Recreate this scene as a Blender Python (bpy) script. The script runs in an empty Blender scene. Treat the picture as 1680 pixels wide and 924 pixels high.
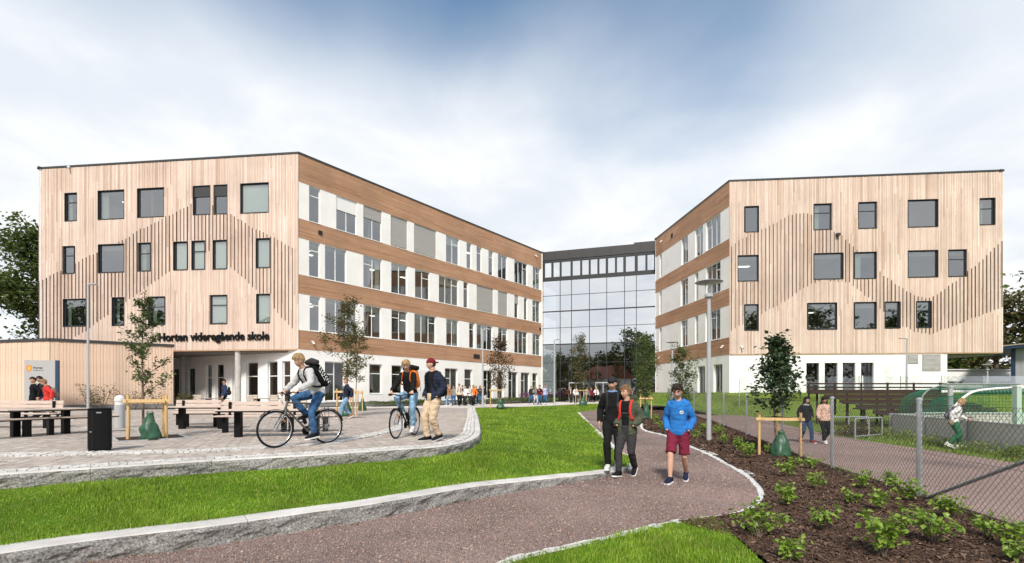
import bpy, bmesh, math, random
import numpy as np
from mathutils import Vector, Matrix, noise
from mathutils.geometry import delaunay_2d_cdt
rnd = random.Random(7)
sc = bpy.context.scene
R = math.radians
# ------------------------------------------------------------------ camera
FPX, CX, HY, CZ = 793.33, 840.0, 645.0, 1.05     # a 17 mm shift lens held level
cam = bpy.data.objects.new('camera', bpy.data.cameras.new('camera'))
sc.collection.objects.link(cam); sc.camera = cam
cam.location = (0, 0, CZ); cam.rotation_euler = (R(90), 0, 0)
cam.data.lens = 17.0; cam.data.sensor_width = 36.0; cam.data.shift_y = 183.0/1680.0
cam.data.clip_end = 3000; cam.data.clip_start = 0.05
# ------------------------------------------------------------------ world and sun
world = bpy.data.worlds.new('World'); sc.world = world; world.use_nodes = True
SUN_EL, SUN_AZ = R(46), R(187)
def build_world():
    nt = world.node_tree; N = nt.nodes; L = nt.links; N.clear()
    out = N.new('ShaderNodeOutputWorld'); bg = N.new('ShaderNodeBackground')
    sky = N.new('ShaderNodeTexSky'); sky.sky_type = 'NISHITA'; sky.sun_disc = False
    sky.sun_elevation = SUN_EL; sky.sun_rotation = SUN_AZ; sky.air_density = 1.0; sky.dust_density = 0.6; sky.ozone_density = 2.0
    tc = N.new('ShaderNodeTexCoord'); sep = N.new('ShaderNodeSeparateXYZ'); L.new(tc.outputs['Generated'], sep.inputs[0])
    def M(op, a, b=None, c=None, clamp=False):
        m = N.new('ShaderNodeMath'); m.operation = op; m.use_clamp = clamp
        for i, v in enumerate((a, b, c)):
            if v is None: continue
            if hasattr(v, 'links'): L.new(v, m.inputs[i])
            else: m.inputs[i].default_value = v
        return m.outputs[0]
    z = sep.outputs[2]; zp = M('ADD', M('MAXIMUM', z, 0.0), 0.22)
    cx = M('DIVIDE', sep.outputs[0], zp); cy = M('DIVIDE', sep.outputs[1], zp)
    comb = N.new('ShaderNodeCombineXYZ'); L.new(cx, comb.inputs[0]); L.new(cy, comb.inputs[1])
    def noi(scale, detail, rough, off, dist=0.0):
        mp = N.new('ShaderNodeMapping'); mp.inputs['Location'].default_value = off
        L.new(comb.outputs[0], mp.inputs[0])
        n = N.new('ShaderNodeTexNoise'); n.inputs['Scale'].default_value = scale; n.inputs['Detail'].default_value = detail
        n.inputs['Roughness'].default_value = rough; n.inputs['Distortion'].default_value = dist
        L.new(mp.outputs[0], n.inputs['Vector']); return n.outputs[0]
    def ramp(v, a, b):
        m = N.new('ShaderNodeMapRange'); m.interpolation_type = 'SMOOTHSTEP'
        m.inputs['From Min'].default_value = a; m.inputs['From Max'].default_value = b
        L.new(v, m.inputs['Value']); return m.outputs[0]
    n1 = noi(.75, 6, .42, SKY_OFF1, .15); n2 = noi(2.3, 9, .56, SKY_OFF2, .25)
    # cover: overcast, thinning towards the zenith where blue shows through
    cover = ramp(M('ADD', n1, M('MULTIPLY', M('SUBTRACT', 1.0, M('MAXIMUM', z, 0.0)), 1.0)), .63, 1.03)
    shade = ramp(M('ADD', n2, M('MULTIPLY', M('SUBTRACT', 1.0, M('MAXIMUM', z, 0.0)), .36)), .54, .94)
    mixc = N.new('ShaderNodeMix'); mixc.data_type = 'RGBA'
    mixc.inputs['A'].default_value = (.55, .59, .64, 1); mixc.inputs['B'].default_value = (.72, .725, .73, 1)
    L.new(shade, mixc.inputs['Factor'])
    sk = N.new('ShaderNodeVectorMath'); sk.operation = 'MULTIPLY'; sk.inputs[1].default_value = (.100, .122, .120)
    L.new(sky.outputs[0], sk.inputs[0])
    fin = N.new('ShaderNodeMix'); fin.data_type = 'RGBA'
    L.new(cover, fin.inputs['Factor']); L.new(sk.outputs[0], fin.inputs['A']); L.new(mixc.outputs['Result'], fin.inputs['B'])
    L.new(fin.outputs['Result'], bg.inputs['Color']); bg.inputs['Strength'].default_value = 1.0
    L.new(bg.outputs[0], out.inputs[0])
SKY_OFF1 = (0.35, 8.1, 3); SKY_OFF2 = (8.0, 8.0, 1)
build_world()
sun = bpy.data.objects.new('sun', bpy.data.lights.new('sun', 'SUN')); sc.collection.objects.link(sun)
sun.data.energy = 3.1; sun.data.angle = R(11); sun.data.color = (1, .93, .84)
_sd = Vector((math.sin(SUN_AZ)*math.cos(SUN_EL), math.cos(SUN_AZ)*math.cos(SUN_EL), math.sin(SUN_EL)))
sun.rotation_euler = (-_sd).to_track_quat('-Z', 'Y').to_euler()
sc.view_settings.view_transform = 'Standard'; sc.view_settings.look = 'None'
sc.view_settings.gamma = 1.0; sc.view_settings.exposure = 0.57; sc.view_settings.use_curve_mapping = False
try:
    sc.cycles.max_bounces = 8; sc.cycles.transparent_max_bounces = 24; sc.cycles.use_denoising = True
    sc.cycles.sample_clamp_indirect = 6.0
except Exception: pass
# ------------------------------------------------------------------ geometry helpers
def G(px, py, z):                   # the point of the level z that the lens sees at a pixel
    d = (CZ-z)*FPX/(py-HY); return Vector(((px-CX)/FPX*d, d, z))
def XD(px, d, z=0.0): return Vector(((px-CX)/FPX*d, d, z))
COL = sc.collection
def link(name, me, mats=None, parent=None, loc=None, rot=None, smooth=False):
    o = bpy.data.objects.new(name, me); COL.objects.link(o)
    if me is not None and mats is not None:
        for m in (mats if isinstance(mats, (list, tuple)) else [mats]): me.materials.append(m)
    if smooth and me is not None: me.polygons.foreach_set('use_smooth', [True]*len(me.polygons))
    if parent: o.parent = parent
    if loc is not None: o.location = loc
    if rot is not None: o.rotation_euler = rot
    return o
def tag(o, label=None, cat=None, group=None, kind=None):
    if label: o['label'] = label
    if cat: o['category'] = cat
    if group: o['group'] = group
    if kind: o['kind'] = kind
    return o
def thing(name, label, cat, loc=(0,0,0), rz=0.0, group=None):
    o = bpy.data.objects.new(name, None); COL.objects.link(o); o.empty_display_size = .2
    o.location = loc; o.rotation_euler = (0, 0, rz); return tag(o, label, cat, group)
def mesh_np(name, V, F4=None, F3=None, mi=None):
    """mesh from numpy arrays of quads and/or triangles"""
    me = bpy.data.meshes.new(name); V = np.asarray(V, np.float32).reshape(-1, 3)
    idx = []; tot = []
    if F4 is not None and len(F4): F4 = np.asarray(F4, np.int32).reshape(-1, 4); idx.append(F4.ravel()); tot.append(np.full(len(F4), 4, np.int32))
    if F3 is not None and len(F3): F3 = np.asarray(F3, np.int32).reshape(-1, 3); idx.append(F3.ravel()); tot.append(np.full(len(F3), 3, np.int32))
    idx = np.concatenate(idx); tot = np.concatenate(tot); st = np.concatenate([[0], np.cumsum(tot)[:-1]]).astype(np.int32)
    me.vertices.add(len(V)); me.vertices.foreach_set('co', V.ravel())
    me.loops.add(len(idx)); me.loops.foreach_set('vertex_index', idx)
    me.polygons.add(len(tot)); me.polygons.foreach_set('loop_start', st); me.polygons.foreach_set('loop_total', tot)
    if mi is not None: me.polygons.foreach_set('material_index', np.asarray(mi, np.int32))
    me.update(calc_edges=True); me.validate(); me.shade_flat(); return me
class MB:
    """collects boxes, tubes, lofts and quads into one mesh"""
    def __init__(s): s.v = []; s.f = []; s.m = []; s.cm = 0
    def add(s, vs, fs):
        b = len(s.v); s.v.extend([tuple(v) for v in vs]); s.f.extend([tuple(i+b for i in f) for f in fs]); s.m.extend([s.cm]*len(fs)); return s
    def box(s, c, size, rz=0.0, M=None):
        hx, hy, hz = size[0]/2, size[1]/2, size[2]/2
        vs = [Vector((x, y, z)) for z in (-hz, hz) for x, y in ((-hx,-hy),(hx,-hy),(hx,hy),(-hx,hy))]
        if M is not None: vs = [M @ v for v in vs]
        elif rz: m = Matrix.Rotation(rz, 3, 'Z'); vs = [m @ v for v in vs]
        c = Vector(c); vs = [v+c for v in vs]
        return s.add(vs, [(3,2,1,0),(4,5,6,7),(0,1,5,4),(1,2,6,5),(2,3,7,6),(3,0,4,7)])
    def bbox(s, c, size, b, rz=0.0):           # box with chamfered edges
        hx, hy, hz = size[0]/2, size[1]/2, size[2]/2
        rings = []
        for z, k in ((-hz, b), (-hz+b, 0), (hz-b, 0), (hz, b)):
            X, Y = hx-k, hy-k
            rings.append([(X-b,-Y,z),(X,-Y+b,z),(X,Y-b,z),(X-b,Y,z),(-X+b,Y,z),(-X,Y-b,z),(-X,-Y+b,z),(-X+b,-Y,z)])
        vs = [Vector(p) for r in rings for p in r]; m = Matrix.Rotation(rz, 3, 'Z'); c = Vector(c); vs = [m @ v + c for v in vs]
        fs = [tuple(range(7,-1,-1)), tuple(range(24, 32))]
        for k in range(3):
            for i in range(8): j = (i+1) % 8; fs.append((k*8+i, k*8+j, k*8+8+j, k*8+8+i))
        return s.add(vs, fs)
    def loft(s, rings, cap=True, closed=False):
        n = len(rings[0]); vs = [p for r in rings for p in r]; fs = []
        m = len(rings)
        for k in range(m if closed else m-1):
            k2 = (k+1) % m
            for i in range(n): j = (i+1) % n; fs.append((k*n+i, k*n+j, k2*n+j, k2*n+i))
        if cap and not closed: fs.append(tuple(range(n-1, -1, -1))); fs.append(tuple(range((m-1)*n, m*n)))
        return s.add(vs, fs)
    def tube(s, pts, r, n=8, cap=True, closed=False, flat=1.0, up=None):
        pts = [Vector(p) for p in pts]; rs = r if isinstance(r, (list, tuple)) else [r]*len(pts)
        rings = []; m = len(pts); prev = None
        for i, p in enumerate(pts):
            if closed: t = (pts[(i+1) % m]-pts[i-1])
            elif i == 0: t = pts[1]-p
            elif i == m-1: t = p-pts[i-1]
            else: t = (pts[i+1]-p).normalized()+(p-pts[i-1]).normalized()
            t = t.normalized() if t.length > 1e-9 else Vector((0,0,1))
            if prev is None:
                a = Vector(up) if up else (Vector((0,0,1)) if abs(t.z) < .9 else Vector((1,0,0)))
                u = (a - t*a.dot(t)).normalized()
            else: u = (prev - t*prev.dot(t)).normalized()
            prev = u; w = t.cross(u)
            rr = rs[i]; rx, ry = rr if isinstance(rr, tuple) else (rr, rr*flat)
            rings.append([p + u*(math.cos(2*math.pi*k/n)*rx) + w*(math.sin(2*math.pi*k/n)*ry) for k in range(n)])
        return s.loft(rings, cap, closed)
    def lathe(s, prof, n=20, c=(0,0,0)):
        c = Vector(c); rings = [[c+Vector((r*math.cos(2*math.pi*k/n), r*math.sin(2*math.pi*k/n), z)) for k in range(n)] for r, z in prof]
        return s.loft(rings, True)
    def ell(s, c, r, n=12, m=8, M=None):
        c = Vector(c); rings = []
        for j in range(m+1):
            t = math.pi*(j/m)*.996+.002*math.pi; ring = []
            for k in range(n):
                a = 2*math.pi*k/n; v = Vector((r[0]*math.sin(t)*math.cos(a), r[1]*math.sin(t)*math.sin(a), -r[2]*math.cos(t)))
                ring.append(c + (M @ v if M is not None else v))
            rings.append(ring)
        return s.loft(rings, True)
    def quad(s, a, b, c, d): return s.add([a, b, c, d], [(0,1,2,3)])
    def mesh(s, name):
        me = bpy.data.meshes.new(name); me.from_pydata(s.v, [], s.f); me.polygons.foreach_set('material_index', s.m); me.update(); return me
    def build(s, name, mats, parent=None, loc=None, rot=None, smooth=False):
        o = link(name, s.mesh(name), mats, parent, loc, rot)
        if smooth:
            me = o.data; me.polygons.foreach_set('use_smooth', [True]*len(me.polygons))
            if smooth != 'all': me.set_sharp_from_angle(angle=R(40))
        return o
def copy_tree(o, parent=None):
    c = o.copy(); COL.objects.link(c); c.parent = parent
    for ch in [x for x in o.children]: copy_tree(ch, c)
    return c
def boxes_np(C, S, basis=None, open_bottom=False):
    """vectorised boxes: centres C, full sizes S, optional basis (n,3,3) of rows"""
    C = np.asarray(C, float); S = np.asarray(S, float); n = len(C)
    k = np.array([(-1,-1,-1),(1,-1,-1),(1,1,-1),(-1,1,-1),(-1,-1,1),(1,-1,1),(1,1,1),(-1,1,1)], float)*.5
    v = k[None]*S[:, None, :]
    if basis is not None: v = np.einsum('nij,njk->nik', v, basis)
    v = v + C[:, None, :]
    f = np.array([(4,5,6,7),(0,1,5,4),(1,2,6,5),(2,3,7,6),(3,0,4,7)] + ([] if open_bottom else [(3,2,1,0)]))
    F = (f[None] + (np.arange(n)*8)[:, None, None]).reshape(-1, 4)
    return v.reshape(-1, 3), F
def catmull(pts, per=8, closed=False):
    P = [Vector(p) for p in pts]; out = []; n = len(P)
    for i in range(n-1 if not closed else n):
        a, b, c, d = P[max(i-1, 0)] if not closed else P[i-1], P[i], P[(i+1) % n], P[min(i+2, n-1)] if not closed else P[(i+2) % n]
        for k in range(per):
            t = k/per
            out.append(.5*((2*b)+(c-a)*t+(2*a-5*b+4*c-d)*t*t+(3*b-a-3*c+d)*t**3))
    if not closed: out.append(P[-1])
    return out
def inpoly(x, y, poly):
    x = np.asarray(x); y = np.asarray(y); ins = np.zeros(x.shape, bool); n = len(poly)
    for i in range(n):
        x1, y1 = poly[i][0], poly[i][1]; x2, y2 = poly[(i+1) % n][0], poly[(i+1) % n][1]
        c = ((y1 > y) != (y2 > y)); t = (x2-x1)*(y-y1)/((y2-y1) if y2 != y1 else 1e-9)+x1
        ins ^= (c & (x < t))
    return ins
def resample(pts, step):
    P = [Vector(p) for p in pts]; out = [P[0].copy()]; acc = 0.0
    for a, b in zip(P, P[1:]):
        L = (b-a).length
        if L < 1e-9: continue
        t = step-acc
        while t <= L: out.append(a+(b-a)*(t/L)); t += step
        acc = (acc+L) % step if (acc+L) >= step else acc+L
    return out
def offset2d(pts, d):               # shift a polyline sideways (left of travel is positive)
    P = [Vector((p[0], p[1])) for p in pts]; out = []
    for i, p in enumerate(P):
        t = (P[min(i+1, len(P)-1)]-P[max(i-1, 0)]).normalized(); out.append(Vector((p.x-t.y*d, p.y+t.x*d)))
    return out
def sheet(name, poly, zf, step, mat, kind='structure', parent=None, lo=None):
    """ground sheet over a polygon, heights from zf(x, y)"""
    poly = [Vector((p[0], p[1])) for p in poly]
    xs = [p.x for p in poly]; ys = [p.y for p in poly]
    gx, gy = np.meshgrid(np.arange(min(xs)+step*.5, max(xs), step), np.arange(min(ys)+step*.5, max(ys), step))
    gx = gx.ravel(); gy = gy.ravel(); k = inpoly(gx, gy, poly); pts = [Vector((a, b)) for a, b in zip(gx[k], gy[k])]
    n = len(poly)
    r = delaunay_2d_cdt(poly+pts, [(i, (i+1) % n) for i in range(n)], [list(range(n))], 1, 1e-5)
    V = [(v.x, v.y, zf(v.x, v.y)) for v in r[0]]; me = bpy.data.meshes.new(name); me.from_pydata(V, [], [tuple(f) for f in r[2]]); me.update()
    bm = bmesh.new(); bm.from_mesh(me)
    for f in bm.faces:
        if f.normal.z < 0: f.normal_flip()
        f.smooth = True
    bm.to_mesh(me); bm.free()
    o = link(name, me, mat, parent)
    if parent is None: tag(o, kind=kind)
    return o
def lerp_tab(tab, x):
    if x <= tab[0][0]: return tab[0][1]
    for (a, va), (b, vb) in zip(tab, tab[1:]):
        if x <= b: return va+(vb-va)*(x-a)/(b-a)
    return tab[-1][1]
# ------------------------------------------------------------------ materials
def mat_new(name):
    m = bpy.data.materials.new(name); m.use_nodes = True; nt = m.node_tree
    return m, nt, nt.nodes, nt.links, nt.nodes['Principled BSDF']
def col4(c): return (c[0], c[1], c[2], 1)
def simple(name, c, rough=.6, metal=0.0, var=0.0, vscale=8.0, bump=0.0, bscale=60.0, spec=None, coat=0.0, stretch=None):
    m, nt, N, L, b = mat_new(name)
    b.inputs['Roughness'].default_value = rough; b.inputs['Metallic'].default_value = metal
    if spec is not None: b.inputs['Specular IOR Level'].default_value = spec
    if coat: b.inputs['Coat Weight'].default_value = coat
    tc = N.new('ShaderNodeTexCoord'); src = tc.outputs['Object']
    if stretch:
        mp = N.new('ShaderNodeMapping'); mp.inputs['Scale'].default_value = stretch; L.new(src, mp.inputs[0]); src = mp.outputs[0]
    if var:
        n = N.new('ShaderNodeTexNoise'); n.inputs['Scale'].default_value = vscale; n.inputs['Detail'].default_value = 5; L.new(src, n.inputs['Vector'])
        r = N.new('ShaderNodeValToRGB'); r.color_ramp.elements[0].position = .3; r.color_ramp.elements[1].position = .7
        r.color_ramp.elements[0].color = col4([x*(1-var) for x in c]); r.color_ramp.elements[1].color = col4([min(1, x*(1+var)) for x in c])
        L.new(n.outputs[0], r.inputs[0]); L.new(r.outputs[0], b.inputs['Base Color'])
    else: b.inputs['Base Color'].default_value = col4(c)
    if bump:
        n2 = N.new('ShaderNodeTexNoise'); n2.inputs['Scale'].default_value = bscale; n2.inputs['Detail'].default_value = 4; L.new(src, n2.inputs['Vector'])
        bp = N.new('ShaderNodeBump'); bp.inputs['Strength'].default_value = min(1, bump); bp.inputs['Distance'].default_value = .01; L.new(n2.outputs[0], bp.inputs['Height']); L.new(bp.outputs[0], b.inputs['Normal'])
    return m
def island(name, cols, rough=.65, grain=None, gscale=30.0, gamt=.25, bump=.2, spec=.3, knots=0.0, large=0.0):
    """each separate piece of the mesh takes its own tint; grain runs along an axis"""
    m, nt, N, L, b = mat_new(name); b.inputs['Roughness'].default_value = rough; b.inputs['Specular IOR Level'].default_value = spec
    g = N.new('ShaderNodeNewGeometry'); r = N.new('ShaderNodeValToRGB'); r.color_ramp.interpolation = 'LINEAR'
    el = r.color_ramp.elements; el[0].position = 0; el[0].color = col4(cols[0]); el[1].position = 1; el[1].color = col4(cols[-1])
    for i, c in enumerate(cols[1:-1]): e = el.new((i+1)/(len(cols)-1)); e.color = col4(c)
    L.new(g.outputs['Random Per Island'], r.inputs[0]); c = r.outputs[0]
    tc = N.new('ShaderNodeTexCoord')
    if grain:
        mp = N.new('ShaderNodeMapping'); mp.inputs['Scale'].default_value = grain
        off = N.new('ShaderNodeVectorMath'); off.operation = 'MULTIPLY_ADD'; cm = N.new('ShaderNodeCombineXYZ')
        for i in range(3): L.new(g.outputs['Random Per Island'], cm.inputs[i])
        L.new(cm.outputs[0], off.inputs[0]); off.inputs[1].default_value = (37, 53, 71); L.new(tc.outputs['Object'], off.inputs[2])
        L.new(off.outputs[0], mp.inputs[0])
        n = N.new('ShaderNodeTexNoise'); n.inputs['Scale'].default_value = gscale; n.inputs['Detail'].default_value = 6; L.new(mp.outputs[0], n.inputs['Vector'])
        mr = N.new('ShaderNodeMapRange'); mr.inputs['From Min'].default_value = .3; mr.inputs['From Max'].default_value = .7
        mr.inputs['To Min'].default_value = 1-gamt; mr.inputs['To Max'].default_value = 1+gamt*.6; L.new(n.outputs[0], mr.inputs['Value'])
        mx = N.new('ShaderNodeVectorMath'); mx.operation = 'SCALE'; L.new(c, mx.inputs[0]); L.new(mr.outputs[0], mx.inputs['Scale']); c = mx.outputs[0]
        if knots:
            vo = N.new('ShaderNodeTexVoronoi'); vo.inputs['Scale'].default_value = 1.0
            mp2 = N.new('ShaderNodeMapping'); mp2.inputs['Scale'].default_value = tuple(7.0 if x >= 1 else 2.2 for x in grain); L.new(off.outputs[0], mp2.inputs[0]); L.new(mp2.outputs[0], vo.inputs['Vector'])
            mk = N.new('ShaderNodeMapRange'); mk.inputs['From Min'].default_value = .06; mk.inputs['From Max'].default_value = .13; mk.inputs['To Min'].default_value = 1-knots; mk.inputs['To Max'].default_value = 1
            L.new(vo.outputs['Distance'], mk.inputs['Value']); m3 = N.new('ShaderNodeVectorMath'); m3.operation = 'SCALE'; L.new(c, m3.inputs[0]); L.new(mk.outputs[0], m3.inputs['Scale']); c = m3.outputs[0]
        if bump:
            bp = N.new('ShaderNodeBump'); bp.inputs['Strength'].default_value = bump; bp.inputs['Distance'].default_value = .005; L.new(n.outputs[0], bp.inputs['Height']); L.new(bp.outputs[0], b.inputs['Normal'])
    if large:
        nl = N.new('ShaderNodeTexNoise'); nl.inputs['Scale'].default_value = .35; nl.inputs['Detail'].default_value = 4; L.new(tc.outputs['Object'], nl.inputs['Vector'])
        ml = N.new('ShaderNodeMapRange'); ml.inputs['From Min'].default_value = .3; ml.inputs['From Max'].default_value = .7; ml.inputs['To Min'].default_value = 1-large; ml.inputs['To Max'].default_value = 1+large*.5
        L.new(nl.outputs[0], ml.inputs['Value']); m4 = N.new('ShaderNodeVectorMath'); m4.operation = 'SCALE'; L.new(c, m4.inputs[0]); L.new(ml.outputs[0], m4.inputs['Scale']); c = m4.outputs[0]
    L.new(c, b.inputs['Base Color']); return m
def leaf_mat(name, cols, trans=.35, rough=.5, patch=None):
    m, nt, N, L, b = mat_new(name); g = N.new('ShaderNodeNewGeometry'); r = N.new('ShaderNodeValToRGB')
    el = r.color_ramp.elements; el[0].position = 0; el[0].color = col4(cols[0]); el[1].position = 1; el[1].color = col4(cols[-1])
    for i, c in enumerate(cols[1:-1]): e = el.new((i+1)/(len(cols)-1)); e.color = col4(c)
    L.new(g.outputs['Random Per Island'], r.inputs[0]); c = r.outputs[0]
    if patch:                       # the sward is uneven: lusher and paler patches
        tc = N.new('ShaderNodeTexCoord'); n = N.new('ShaderNodeTexNoise'); n.inputs['Scale'].default_value = 1.1; n.inputs['Detail'].default_value = 5; n.inputs['Roughness'].default_value = .6; L.new(tc.outputs['Object'], n.inputs['Vector'])
        mr = N.new('ShaderNodeMapRange'); mr.inputs['From Min'].default_value = .32; mr.inputs['From Max'].default_value = .68; mr.inputs['To Min'].default_value = patch[0]; mr.inputs['To Max'].default_value = patch[1]; L.new(n.outputs[0], mr.inputs['Value'])
        sx = N.new('ShaderNodeVectorMath'); sx.operation = 'SCALE'; L.new(c, sx.inputs[0]); L.new(mr.outputs[0], sx.inputs['Scale']); c = sx.outputs[0]
    L.new(c, b.inputs['Base Color'])
    b.inputs['Roughness'].default_value = rough; b.inputs['Specular IOR Level'].default_value = .35
    t = N.new('ShaderNodeBsdfTranslucent'); L.new(c, t.inputs['Color'])
    mx = N.new('ShaderNodeMixShader'); mx.inputs[0].default_value = trans; L.new(b.outputs[0], mx.inputs[1]); L.new(t.outputs[0], mx.inputs[2])
    L.new(mx.outputs[0], N['Material Output'].inputs[0]); return m
def glass_mat(name, refl=.3, tint=(.75,.8,.78), fres=True, rough=0.0):
    m, nt, N, L, b = mat_new(name); N.remove(b)
    t = N.new('ShaderNodeBsdfTransparent'); t.inputs[0].default_value = col4(tint)
    g = N.new('ShaderNodeBsdfGlossy'); g.inputs['Roughness'].default_value = rough; g.inputs['Color'].default_value = (.95,.97,1,1)
    # float glass is never quite flat: a very low wave in the normal
    tc = N.new('ShaderNodeTexCoord'); n = N.new('ShaderNodeTexNoise'); n.inputs['Scale'].default_value = .8; n.inputs['Detail'].default_value = 1; L.new(tc.outputs['Object'], n.inputs['Vector'])
    bp = N.new('ShaderNodeBump'); bp.inputs['Strength'].default_value = .05; bp.inputs['Distance'].default_value = .05; L.new(n.outputs[0], bp.inputs['Height']); L.new(bp.outputs[0], g.inputs['Normal'])
    mx = N.new('ShaderNodeMixShader')
    lw = N.new('ShaderNodeLayerWeight'); lw.inputs['Blend'].default_value = .35
    mr = N.new('ShaderNodeMapRange'); mr.inputs['To Min'].default_value = refl; mr.inputs['To Max'].default_value = min(1, refl+.45); L.new(lw.outputs['Fresnel'], mr.inputs['Value'])
    L.new(mr.outputs[0], mx.inputs[0]); L.new(t.outputs[0], mx.inputs[1]); L.new(g.outputs[0], mx.inputs[2]); L.new(mx.outputs[0], N['Material Output'].inputs[0]); return m
def emis(name, c, s):
    m, nt, N, L, b = mat_new(name); b.inputs['Base Color'].default_value = col4(c); b.inputs['Emission Color'].default_value = col4(c); b.inputs['Emission Strength'].default_value = s; return m
def granite(name, base, speck=.5, bump=.0, bscale=18.0, sscale=160.0):
    m, nt, N, L, b = mat_new(name); b.inputs['Roughness'].default_value = .8; b.inputs['Specular IOR Level'].default_value = .25
    tc = N.new('ShaderNodeTexCoord')
    n = N.new('ShaderNodeTexNoise'); n.inputs['Scale'].default_value = sscale; n.inputs['Detail'].default_value = 3; n.inputs['Roughness'].default_value = .7; L.new(tc.outputs['Object'], n.inputs['Vector'])
    n2 = N.new('ShaderNodeTexNoise'); n2.inputs['Scale'].default_value = 3; n2.inputs['Detail'].default_value = 6; L.new(tc.outputs['Object'], n2.inputs['Vector'])
    r = N.new('ShaderNodeValToRGB'); e = r.color_ramp.elements
    e[0].position = .33; e[0].color = col4([x*(1-speck) for x in base]); e[1].position = .66; e[1].color = col4([min(.85, x*(1+speck*.45)) for x in base]); L.new(n.outputs[0], r.inputs[0])
    mr = N.new('ShaderNodeMapRange'); mr.inputs['From Min'].default_value = .3; mr.inputs['From Max'].default_value = .7; mr.inputs['To Min'].default_value = .78; mr.inputs['To Max'].default_value = 1.08; L.new(n2.outputs[0], mr.inputs['Value'])
    sc_ = N.new('ShaderNodeVectorMath'); sc_.operation = 'SCALE'; L.new(r.outputs[0], sc_.inputs[0]); L.new(mr.outputs[0], sc_.inputs['Scale'])
    g = N.new('ShaderNodeNewGeometry'); mi = N.new('ShaderNodeMapRange'); mi.inputs['To Min'].default_value = .86; mi.inputs['To Max'].default_value = 1.1; L.new(g.outputs['Random Per Island'], mi.inputs['Value'])
    s2 = N.new('ShaderNodeVectorMath'); s2.operation = 'SCALE'; L.new(sc_.outputs[0], s2.inputs[0]); L.new(mi.outputs[0], s2.inputs['Scale']); L.new(s2.outputs[0], b.inputs['Base Color'])
    if bump:
        n3 = N.new('ShaderNodeTexNoise'); n3.inputs['Scale'].default_value = bscale; n3.inputs['Detail'].default_value = 6; n3.inputs['Roughness'].default_value = .65; L.new(tc.outputs['Object'], n3.inputs['Vector'])
        bp = N.new('ShaderNodeBump'); bp.inputs['Strength'].default_value = bump; bp.inputs['Distance'].default_value = .03; L.new(n3.outputs[0], bp.inputs['Height']); L.new(bp.outputs[0], b.inputs['Normal'])
    return m
def ground_mat(name, c1, c2, scale, patch=(.85, 1.1), pscale=.6, bump=.6, bd=.02, rough=.95, vor=None):
    m, nt, N, L, b = mat_new(name); b.inputs['Roughness'].default_value = rough; b.inputs['Specular IOR Level'].default_value = .15
    tc = N.new('ShaderNodeTexCoord'); P = tc.outputs['Object']
    if vor:
        n = N.new('ShaderNodeTexVoronoi'); n.inputs['Scale'].default_value = scale; L.new(P, n.inputs['Vector'])
        sp = N.new('ShaderNodeSeparateColor'); L.new(n.outputs['Color'], sp.inputs[0]); f = sp.outputs[0]; h = n.outputs['Distance']
    else:
        n = N.new('ShaderNodeTexNoise'); n.inputs['Scale'].default_value = scale; n.inputs['Detail'].default_value = 8; n.inputs['Roughness'].default_value = .7; L.new(P, n.inputs['Vector']); f = n.outputs[0]; h = f
    r = N.new('ShaderNodeValToRGB'); e = r.color_ramp.elements
    lo, hi = (.0, 1.0) if vor else (.32, .68)
    e[0].position = lo; e[0].color = col4(c1); e[1].position = hi; e[1].color = col4(c2); L.new(f, r.inputs[0])
    n2 = N.new('ShaderNodeTexNoise'); n2.inputs['Scale'].default_value = pscale; n2.inputs['Detail'].default_value = 5; L.new(P, n2.inputs['Vector'])
    mr = N.new('ShaderNodeMapRange'); mr.inputs['From Min'].default_value = .3; mr.inputs['From Max'].default_value = .7; mr.inputs['To Min'].default_value = patch[0]; mr.inputs['To Max'].default_value = patch[1]; L.new(n2.outputs[0], mr.inputs['Value'])
    s_ = N.new('ShaderNodeVectorMath'); s_.operation = 'SCALE'; L.new(r.outputs[0], s_.inputs[0]); L.new(mr.outputs[0], s_.inputs['Scale']); L.new(s_.outputs[0], b.inputs['Base Color'])
    bp = N.new('ShaderNodeBump'); bp.inputs['Strength'].default_value = bump; bp.inputs['Distance'].default_value = bd; bp.invert = bool(vor); L.new(h, bp.inputs['Height']); L.new(bp.outputs[0], b.inputs['Normal'])
    return m
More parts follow.
